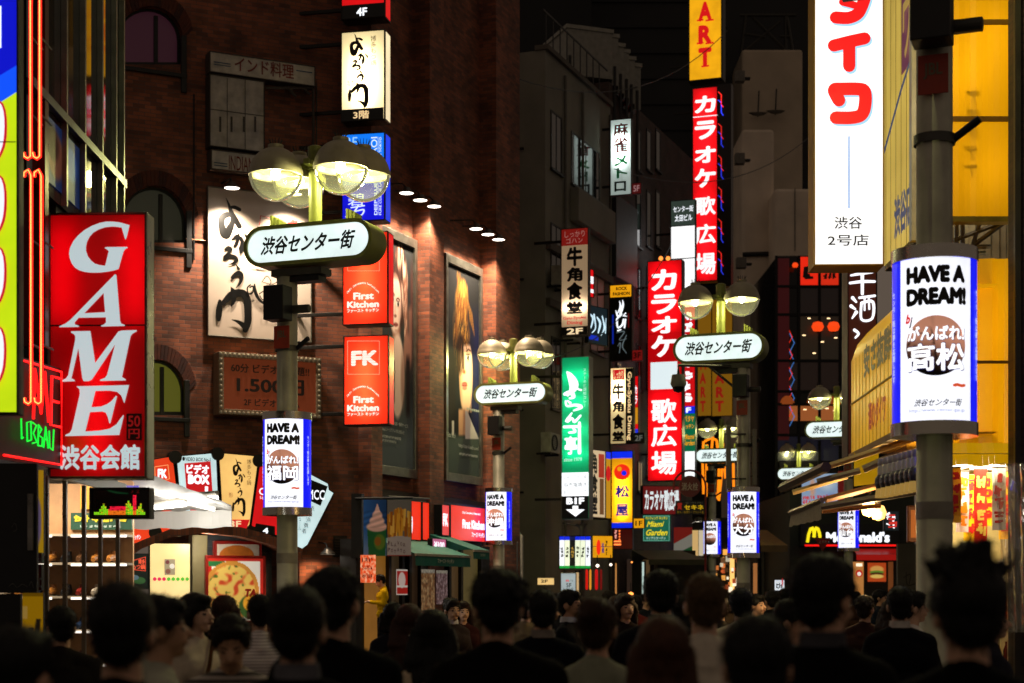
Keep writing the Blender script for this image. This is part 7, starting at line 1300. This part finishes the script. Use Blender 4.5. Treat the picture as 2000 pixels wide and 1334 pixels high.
def pose(kind):
    J = dict(sh=.185, el=[(-.235, .03, 1.12), (.235, .03, 1.12)], wr=[(-.24, -.06, .87), (.24, -.06, .87)], kn=[(-.1, -.03, .5), (.1, -.03, .5)], an=[(-.1, .01, .09), (.1, .01, .09)], head=0, w=1.0)
    if kind == 'walk': J.update(el=[(-.235, .09, 1.13), (.235, -.02, 1.13)], wr=[(-.24, .06, .89), (.24, -.16, .92)], kn=[(-.1, -.16, .52), (.1, .02, .5)], an=[(-.1, -.2, .1), (.1, .26, .14)])
    if kind == 'woman': J.update(sh=.155, el=[(-.2, .03, 1.13), (.2, .03, 1.13)], wr=[(-.215, -.05, .89), (.215, -.05, .89)], w=.86)
    if kind == 'phone': J.update(el=[(-.22, .0, 1.13), (.22, .0, 1.13)], wr=[(-.08, -.25, 1.17), (.09, -.24, 1.17)], head=28)
    return J
def tilt(p, J):                                                          # head turns down about the neck joint
    if not J['head']: return Vector(p)
    q = Vector(p) - Vector((0, .01, 1.5)); q.rotate(Matrix.Rotation(R(J['head']), 3, 'X')); return q + Vector((0, .01, 1.5))
def f_body(J):
    def f(bm):
        w = J['w']
        cap(bm, (-.08 * w, 0, .93), (.08 * w, 0, .93), .105); cap(bm, (-.06 * w, 0, 1.08), (.06 * w, 0, 1.08), .095 * w); cap(bm, (-.09 * w, 0, 1.27), (.09 * w, 0, 1.27), .11 * w); cap(bm, (0, .015, 1.42), (-J['sh'] + .03, .01, 1.375), .06, .055); cap(bm, (0, .015, 1.42), (J['sh'] - .03, .01, 1.375), .06, .055)
        cap(bm, (0, .02, 1.38), (0, .015, 1.47), .075, .055); cap(bm, (0, .015, 1.44), tilt((0, .0, 1.57), J), .055 * w, .05 * w)
        T = lambda *p: tilt(p, J)
        ico(bm, T(0, .012, 1.625), .1, (.76, .96, 1)); ico(bm, T(0, -.028, 1.585), .09, (.68, .76, 1)); ico(bm, T(0, -.06, 1.522), .03); cap(bm, T(0, -.093, 1.605), T(0, -.113, 1.578), .009, .014)
        for s in (-1, 1): ico(bm, T(s * .077, .012, 1.592), .034, (.3, .7, 1)); ico(bm, T(s * .026, -.085, 1.535 + .02), .016)
        for i, s in enumerate((-1, 1)):
            e, wr = Vector(J['el'][i]), Vector(J['wr'][i]); cap(bm, (s * (J['sh'] - .01), .01, 1.37), e, .048 * w, .036); cap(bm, e, wr, .037, .026)
            d = (wr - e).normalized(); side = Vector((0, 1, 0)) if abs(d.z) > .6 else Vector((1, 0, 0)); curl = Vector((-s, 0, 0)) if abs(d.z) > .6 else Vector((0, 0, -1))
            pm = wr + d * .075; cap(bm, wr, wr + d * .03, .026, .03)
            for k in range(4):
                o = side * (.021 * (k - 1.5)); L = (.07, .08, .085, .065)[k]; cap(bm, wr + d * .03 + o * .8, pm + o, .017, .013, 8); a = pm + o; b = a + d * L * .5 + curl * .01; c = b + d * L * .35 + curl * .03; cap(bm, a, b, .0105, .0095, 8); cap(bm, b, c, .0095, .008, 8)
            t0 = wr + d * .03 - side * .025; cap(bm, t0, t0 + d * .035 - side * .025 + curl * .01, .013, .011, 8); cap(bm, t0 + d * .035 - side * .025 + curl * .01, t0 + d * .065 - side * .025 + curl * .025, .011, .009, 8)
            k, a = J['kn'][i], J['an'][i]; cap(bm, (s * .09, 0, .9), k, .085 * w, .055); cap(bm, k, a, .055, .037); cap(bm, (a[0], a[1] + .02, .05), (a[0] * 1.1, a[1] - .15, .035), .037, .032)
    return f
wr_ = lambda amp, fq: (lambda c: amp * noise.noise(c * fq) + amp * .6 * noise.noise(Vector((c.x * fq * 2, c.y * fq * 2, c.z * fq * .8))))
def f_top(J, sleeve=1.0, hem=.86):
    def f(bm):
        w = J['w']; cap(bm, (-.085 * w, 0, hem + .06), (.085 * w, 0, hem + .06), .118); cap(bm, (-.075 * w, 0, 1.08), (.075 * w, 0, 1.08), .115 * w); cap(bm, (-.1 * w, 0, 1.27), (.1 * w, 0, 1.27), .128 * w); cap(bm, (0, .015, 1.425), (-J['sh'] + .015, .01, 1.365), .07, .066); cap(bm, (0, .015, 1.425), (J['sh'] - .015, .01, 1.365), .07, .066); cap(bm, (0, .02, 1.36), (0, .02, 1.44), .1, .07)
        for i, s in enumerate((-1, 1)):
            e, wr = Vector(J['el'][i]), Vector(J['wr'][i]); cap(bm, (s * (J['sh'] - .01), .01, 1.365), e, .064 * w, .052)
            if sleeve > .5: cap(bm, e, e.lerp(wr, sleeve), .052, .042)
    return f
def f_legs(J):
    def f(bm):
        w = J['w']; cap(bm, (-.085 * w, 0, .93), (.085 * w, 0, .93), .113)
        for i, s in enumerate((-1, 1)): k, a = J['kn'][i], J['an'][i]; cap(bm, (s * .09, 0, .9), k, .1 * w, .072); cap(bm, k, (a[0], a[1], .1), .072, .062)
    return f
def f_shoes(J):
    def f(bm):
        for i in range(2): a = J['an'][i]; z = a[2] - .09; cap(bm, (a[0], a[1] + .03, z + .05), (a[0] * 1.1, a[1] - .16, z + .04), .046, .038); cap(bm, (a[0], a[1], z + .06), (a[0], a[1], z + .12), .05)
    return f
def f_hair(kind, J):
    rnd = random.Random(hash(kind) % 7 if False else len(kind))
    def f(bm):
        T = lambda *p: tilt(p, J)
        ico(bm, T(0, .024, 1.646), .1, (.85, 1.0, .94), 3); ico(bm, T(0, .048, 1.59), .1, (.69, .6, .74), 3); ico(bm, T(0, -.035, 1.69), .06, (1.05, .9, .6))
        for s in (-1, 1): ico(bm, T(s * .07, -.012, 1.63), .028, (.45, 1, 1.2))
        if kind == 'spiky':
            for i in range(34): a, e = rnd.uniform(0, 6.28), rnd.uniform(.55, 1.5); d = Vector((math.cos(a) * math.cos(e), math.sin(a) * math.cos(e), math.sin(e))); p = Vector((0, .028, 1.645)) + d * .075; q = p + (d + Vector((rnd.uniform(-.4, .4), rnd.uniform(-.2, .4), .3))).normalized() * rnd.uniform(.045, .085); cap(bm, T(*p), T(*q), .022, .005, 7)
        if kind == 'tousled':
            for i in range(40): a, e = rnd.uniform(0, 6.28), rnd.uniform(-.1, 1.4); d = Vector((math.cos(a) * math.cos(e), abs(math.sin(a)) * math.cos(e) * (1 if rnd.random() < .8 else -.6), math.sin(e))); p = Vector((0, .026, 1.645)) + d * .082; q = p + (d * .4 + Vector((rnd.uniform(-.7, .7), .2, -.5))).normalized() * .045; cap(bm, T(*p), T(*q), .014, .004, 7)
        if kind in ('long', 'verylong'):
            z1 = 1.36 if kind == 'long' else 1.2
            for i in range(9): t = (i - 4) / 4; cap(bm, T(t * .075, .06 - abs(t) * .055, 1.62), (t * .1, .105 - abs(t) * .07, z1 + .02 * (i % 3)), .032, .026); cap(bm, T(t * .08, .05 - abs(t) * .045, 1.6), (t * .105, .09 - abs(t) * .05, z1 + .12), .034, .03)
        if kind == 'bun': ico(bm, T(0, .12, 1.69), .052); ico(bm, T(.02, .15, 1.66), .03)
        if kind == 'bob':
            for i in range(9): t = (i - 4) / 4; cap(bm, T(t * .075, .06 - abs(t) * .06, 1.62), T(t * .092, .085 - abs(t) * .085, 1.5), .034, .028)
    return f
hd = lambda c: .0035 * noise.noise(Vector((c.x * 90, c.y * 90, c.z * 9))) + .003 * noise.noise(c * 22)
def flyaway(me, n, down, seed=1):                                        # loose strands standing off the hair mass
    rd = random.Random(seed); nv = len(me.vertices); V = [tuple(v.co) for v in me.vertices]; F = [tuple(p.vertices) for p in me.polygons]
    for i in range(n):
        v = me.vertices[rd.randrange(nv)]; p = v.co.copy(); d = (v.normal * rd.uniform(.25, .8) + Vector((rd.uniform(-.4, .4), rd.uniform(-.4, .4), rd.uniform(-1, .2) if not down else -1))).normalized(); L = rd.uniform(.012, .03); s = d.cross(Vector((rd.uniform(-1, 1), rd.uniform(-1, 1), .3))).normalized() * .0016
        q = p + d * L * .5; e = q + (d + Vector((0, 0, -.6))).normalized() * L * .5; b = len(V); V += [tuple(p - s), tuple(p + s), tuple(q + s * .8), tuple(q - s * .8), tuple(e)]; F += [(b, b + 1, b + 2, b + 3), (b + 3, b + 2, b + 4)]
    m = bpy.data.meshes.new('hair'); m.from_pydata(V, [], F); m.polygons.foreach_set('use_smooth', [True] * len(F)); bpy.data.meshes.remove(me); return m
_pm = {}
def pmesh(k, fn):
    if k not in _pm: _pm[k] = fn()
    return _pm[k]
SKIN = [DF(c, .55, 0, .12, 9) for c in ('#d8a888', '#c89a78', '#e0b496')]; EYE = DF('#2a1c14', .3, 0, 0); BROW = DF('#5a3e2e', .7, 0, 0); LIP = DF('#96604e', .5, 0, 0)
def body_mesh(kind):
    def mk():
        J = pose(kind); m = fuse('body', f_body(J), .0085, 3)
        for q in (SKIN[0], EYE, BROW, LIP): m.materials.append(q)
        un = Matrix.Rotation(R(-J['head']), 3, 'X') if J['head'] else None
        for p in m.polygons:
            c = p.center.copy()
            if un: c = un @ (c - Vector((0, .01, 1.5))) + Vector((0, .01, 1.5))
            if c.y < -.055 and c.z > 1.5:
                ax = abs(c.x)
                if ((ax - .031) / .014) ** 2 + ((c.z - 1.602) / .006) ** 2 < 1: p.material_index = 1
                elif ((ax - .032) / .02) ** 2 + ((c.z - 1.622) / .005) ** 2 < 1: p.material_index = 2
                elif (ax / .024) ** 2 + ((c.z - 1.545) / .0045) ** 2 < 1: p.material_index = 3
        return m
    return pmesh(('b', kind), mk)
def STRIPE(c1, c2, sc=34):
    m = bpy.data.materials.new('striped_cloth'); m.use_nodes = True; n = m.node_tree; p = n.nodes['Principled BSDF']; p.inputs['Roughness'].default_value = .9; tc = n.nodes.new('ShaderNodeTexCoord'); wv = n.nodes.new('ShaderNodeTexWave'); wv.bands_direction = 'Z'; wv.inputs['Scale'].default_value = sc / 6.28; wv.inputs['Distortion'].default_value = .6
    rp = n.nodes.new('ShaderNodeValToRGB'); rp.color_ramp.elements[0].color = (*lin(c1), 1); rp.color_ramp.elements[1].color = (*lin(c2), 1); rp.color_ramp.elements[0].position = .5; rp.color_ramp.elements[1].position = .62
    n.links.new(tc.outputs['Object'], wv.inputs[0]); n.links.new(wv.outputs['Fac'], rp.inputs[0]); n.links.new(rp.outputs[0], p.inputs['Base Color']); return m
CL = lambda c: DF(c, .92, 0, .2, 14, .25, .1)
HC = lambda c: DF(c, .6, 0, .35, 40, 0, .3)
def part(nm, me, m, root):
    o = bpy.data.objects.new(nm, me)
    if not me.materials: me.materials.append(m)
    COL.objects.link(o); o.parent = root; o.material_slots[0].link = 'OBJECT'; o.material_slots[0].material = m; return o
def person(label, px, ytop, Y, face=180, kind='walk', hair='short', hc='#0c0a0a', top='#0d0d10', legs='#101014', skin=0, collar=None, sleeve=1.0, group='people walking in the street crowd', bag=None, foot=0.0):
    H = CZ + (HY - ytop) / FP * Y - foot; s = H / 1.745; F = Fr(px, Y, 0); t = thing('person', label, 'person', (F.X0, Y, foot), R(face), group); t.scale = (s, s, s); J = pose(kind)
    part('body', body_mesh(kind), SKIN[skin], t); ho = part('hair', pmesh(('h', hair, kind if kind == 'phone' else ''), lambda: flyaway(fuse('hair', f_hair(hair, J), .0085, 2, hd), 800, 'long' in hair)), HC(hc), t)
    hs = random.Random(px * 7 + ytop)
    ho.scale = (hs.uniform(.97, 1.1), hs.uniform(.98, 1.12), 1.0)
    part('top', pmesh(('t', kind, sleeve), lambda: fuse('top', f_top(J, sleeve), .016, 5, wr_(.007, 9))), top if not isinstance(top, str) else CL(top), t)
    part('trousers', pmesh(('l', kind), lambda: fuse('trousers', f_legs(J), .018, 4, wr_(.006, 8))), CL(legs), t); part('shoes', pmesh(('s', kind), lambda: fuse('shoes', f_shoes(J), .014, 3)), DF('#0a0908', .35), t)
    if collar:
        def mk():
            c = MB(); c.lathe([(.062, 0), (.075, .0), (.068, .045), (.06, .045)], CL('#8a8a90'), (0, .015, 1.462), 20, sx=.95); o = c.build('collar', None, True); m = o.data; bpy.data.objects.remove(o); return m
        part('collar', pmesh(('c',), mk), CL(collar), t)
    if bag:
        def mk():
            c = MB(); c.tube([(-.14, -.115, 1.0), (-.06, -.14, 1.3), (.09, -.05, 1.475), (.12, .05, 1.46), (.0, .14, 1.25), (-.16, .13, .98)], .013, CL('#3a2c20'), 8); o = c.build('bag_strap', None, True); m = o.data; bpy.data.objects.remove(o); return m
        part('bag_strap', pmesh(('bag',), mk), CL(bag), t)
    return t
BLKH, BRNH = '#0a0808', '#3a2212'
person('man with short black hair and black jacket seen from behind, large at lower left', 240, 1130, 4.1, 184)
person('man with short black hair and pale grey collar seen from behind, below the left lamp', 582, 1136, 4.6, 178, collar='#6a6a70')
person('tall dark-clothed man with thick black hair behind the grey-collared man', 655, 1100, 5.6, 172, hair='tousled')
person('man with tousled black hair and dark jacket seen from behind, at centre left', 972, 1104, 5.5, 185, hair='tousled', top='#0e0c0c')
person('tall man in a black suit with grey collar, head turned to the left', 1612, 1076, 4.9, 138, collar='#4a4a50', top='#0b0b0e')
person('person with spiky black hair in front of the near lamp post', 1888, 1086, 4.0, 180, hair='spiky', top='#08080a')
person('man with cropped light brown hair and pale shirt seen from behind', 1375, 1114, 6.6, 182, hc='#584228', top='#e0d4c0', skin=2)
person('man with neat black hair and dark grey collar left of the pale-shirted man', 1291, 1108, 8.4, 178, top='#15151c', collar='#3a3a44')
person('woman with very long brown hair seen from behind at lower centre', 1292, 1196, 4.7, 188, 'woman', 'verylong', '#4c2b17', '#2a201c')
person('woman in a grey-green jacket with hair pinned in a bun', 1168, 1164, 6.6, 165, 'woman', 'bun', '#3a2416', '#9a9d86')
person('man in a dark suit with pale collar line, left of the grey-green jacket', 1060, 1147, 8.8, 180, collar='#8a8078', top='#101018')
person('woman with long black hair and beige top seen from behind', 846, 1186, 7.2, 176, 'woman', 'long', BLKH, '#d8c4a4')
person('woman with reddish brown hair left of the beige-topped woman', 798, 1176, 9.2, 190, 'woman', 'long', '#3c2016', '#3a302c')
person('woman with long black hair and pale top turned to the right, by the yellow panel', 386, 1154, 9.4, 62, 'woman', 'long', BLKH, '#d8c8b0', skin=2, bag='#5a3a20')
person('person with dark fringe looking down towards us in a checked shirt', 452, 1190, 6.8, 8, 'phone', 'short', '#140e0a', STRIPE('#4a4440', '#b8aea4', 60), skin=1)
person('person in a white striped shirt in front of the pizza board', 506, 1158, 10.4, 200, 'walk', 'short', BLKH, STRIPE('#efe6e2', '#c8bcb8', 90))
person('brown-haired person behind the checked shirt, under the pizza board', 440, 1160, 11.2, 170, 'woman', 'bob', '#3a2014', '#2a2018')
person('man with tan face in profile beside the large black-haired man', 316, 1156, 5.9, 108, 'walk', 'short', '#0e0b0a', '#b0b09c', skin=1)
person('man in dark suit and white shirt turned to the right', 1114, 1149, 13, 70, 'walk', 'short', BLKH, '#14141a', collar='#d8dce0', skin=1)
person('face turned towards us at centre behind the bun-haired woman', 1222, 1156, 14, 20, 'woman', 'long', '#2a1a12', '#2c2220')
person('person with dark hair and pale yellowish shirt right of the middle lamp post', 1447, 1146, 11.8, 176, 'walk', 'short', '#10131c', '#e0d6bc')
person('man in dark vest over white shirt seen from behind near the lamp post', 1757, 1142, 10.4, 172, 'walk', 'short', BLKH, '#12121a', collar='#d0c8c0')
person('man with pale lit face and white shirt turned right, beside the near lamp post', 1784, 1150, 11.6, 96, 'walk', 'short', BLKH, '#f0eae2', skin=2)
person('man with dark hair and white bag strap turned left behind the suited man', 1550, 1166, 8.8, 60, 'walk', 'short', '#0e0c0c', '#c8c8d0', bag='#2a2420')
person('person in a dark striped top close to us at lower right', 1478, 1192, 3.7, 175, 'walk', 'short', '#0c0a0a', STRIPE('#0c0c10', '#9a9694', 40))
person('person in muted grey clothes at the lower left edge', 42, 1215, 3.9, 160, 'woman', 'short', '#0c0a0a', '#7a766c')
person('man in a yellow shirt looking at his phone in the warm shop doorway', 747, 1120, 33.2, -80, 'phone', 'tousled', '#0c0a08', '#e8b80a', '#15151c', skin=2, group='people at the shopfronts', foot=.22)
w = MB(); w.box(-.035, .035, -.008, .008, -.065, .065, BLK); c = Fr(747, 33.2, 0); t = thing('phone', 'dark phone held by the man in the yellow shirt', 'phone', (c.X0 - .37, 33.15, 1.41), R(-80)); w.build('case', t, bev=.004)
person('waitress with dark hair and white collar facing us by the shopfront', 884, 1166, 15.5, 25, 'woman', 'bun', '#1c120c', '#3a3030', collar='#d8d4d0', skin=1)
person('dark-haired woman with dotted scarf below the yellow-shirted man', 768, 1174, 12.4, 185, 'woman', 'bob', BLKH, '#22222a')
far = ((905, 1172, 17, 'woman', 'long', '#2a1410', '#3a1c1c', 'woman in a dark red top right of the white-collared waitress'), (935, 1166, 21, 'walk', 'short', BLKH, '#4a3c30', 'man in brown far behind the tousled-haired man'), (1028, 1164, 15, 'walk', 'short', BLKH, '#8a7a60', 'person in a lit beige top left of the dark suit'), (1088, 1158, 18, 'walk', 'short', BLKH, '#1a1a20', 'man in black under the 5F stand sign'), (1140, 1164, 19, 'woman', 'bob', '#2a1a12', '#2a2630', 'bob-haired person under the red glowing banners'),
       (1190, 1152, 22, 'walk', 'tousled', '#1a120c', '#26221e', 'tousled-haired man far off left of the stairway'), (1205, 1162, 16, 'woman', 'long', '#3a2414', '#3a302a', 'woman with light brown long hair near street centre'), (1240, 1160, 20, 'walk', 'short', BLKH, '#6a2a2a', 'man in a dull red top beside the warm street lamp'), (1262, 1158, 25, 'walk', 'short', BLKH, '#20242c', 'man in slate clothes under the olive awning'), (1335, 1160, 12.5, 'woman', 'long', BLKH, '#38323a', 'woman with long black hair between the two neat-haired men'),
       (1405, 1162, 15, 'walk', 'short', BRNH, '#3a3630', 'brown-haired man at the foot of the middle lamp post'), (1425, 1156, 19, 'woman', 'bob', '#241610', '#5a4a3a', 'woman in tan by the warm lit goods'), (1478, 1158, 17, 'walk', 'short', BLKH, '#1a1c24', 'man in navy right of the pale yellow shirt'), (1505, 1152, 20, 'walk', 'tousled', BLKH, '#15151a', 'man in black far left of the small white street sign'), (1532, 1148, 26, 'walk', 'short', BLKH, '#24242a', 'standing man beside the small far lamp post'),
       (1690, 1160, 14, 'walk', 'tousled', '#201410', '#3a2420', 'man in dark brown under the red awning'), (1720, 1150, 24, 'walk', 'short', BLKH, '#1a2230', 'man in dark blue in front of the burger poster'), (1672, 1154, 30, 'woman', 'bob', BLKH, '#5a4030', 'small figure in front of the lit hamburger shop door'), (1742, 1168, 13, 'woman', 'long', '#2a1810', '#4a3a34', 'long-haired woman left of the dark vest'), (120, 1180, 9, 'walk', 'short', BLKH, '#24201e', 'man walking close to the tall glass shop window'), (1938, 1170, 9.5, 'walk', 'short', BLKH, '#2a2a34', 'man with dark jacket before the plastic curtain'))
for i, (px, yt, Y, kd, hr, hc, tp, lab) in enumerate(far): person(lab, px, yt, Y, 180 + ((i * 47) % 70) - 35 if i % 4 else 15 + i * 3, kd, hr, hc, tp, skin=i % 3)
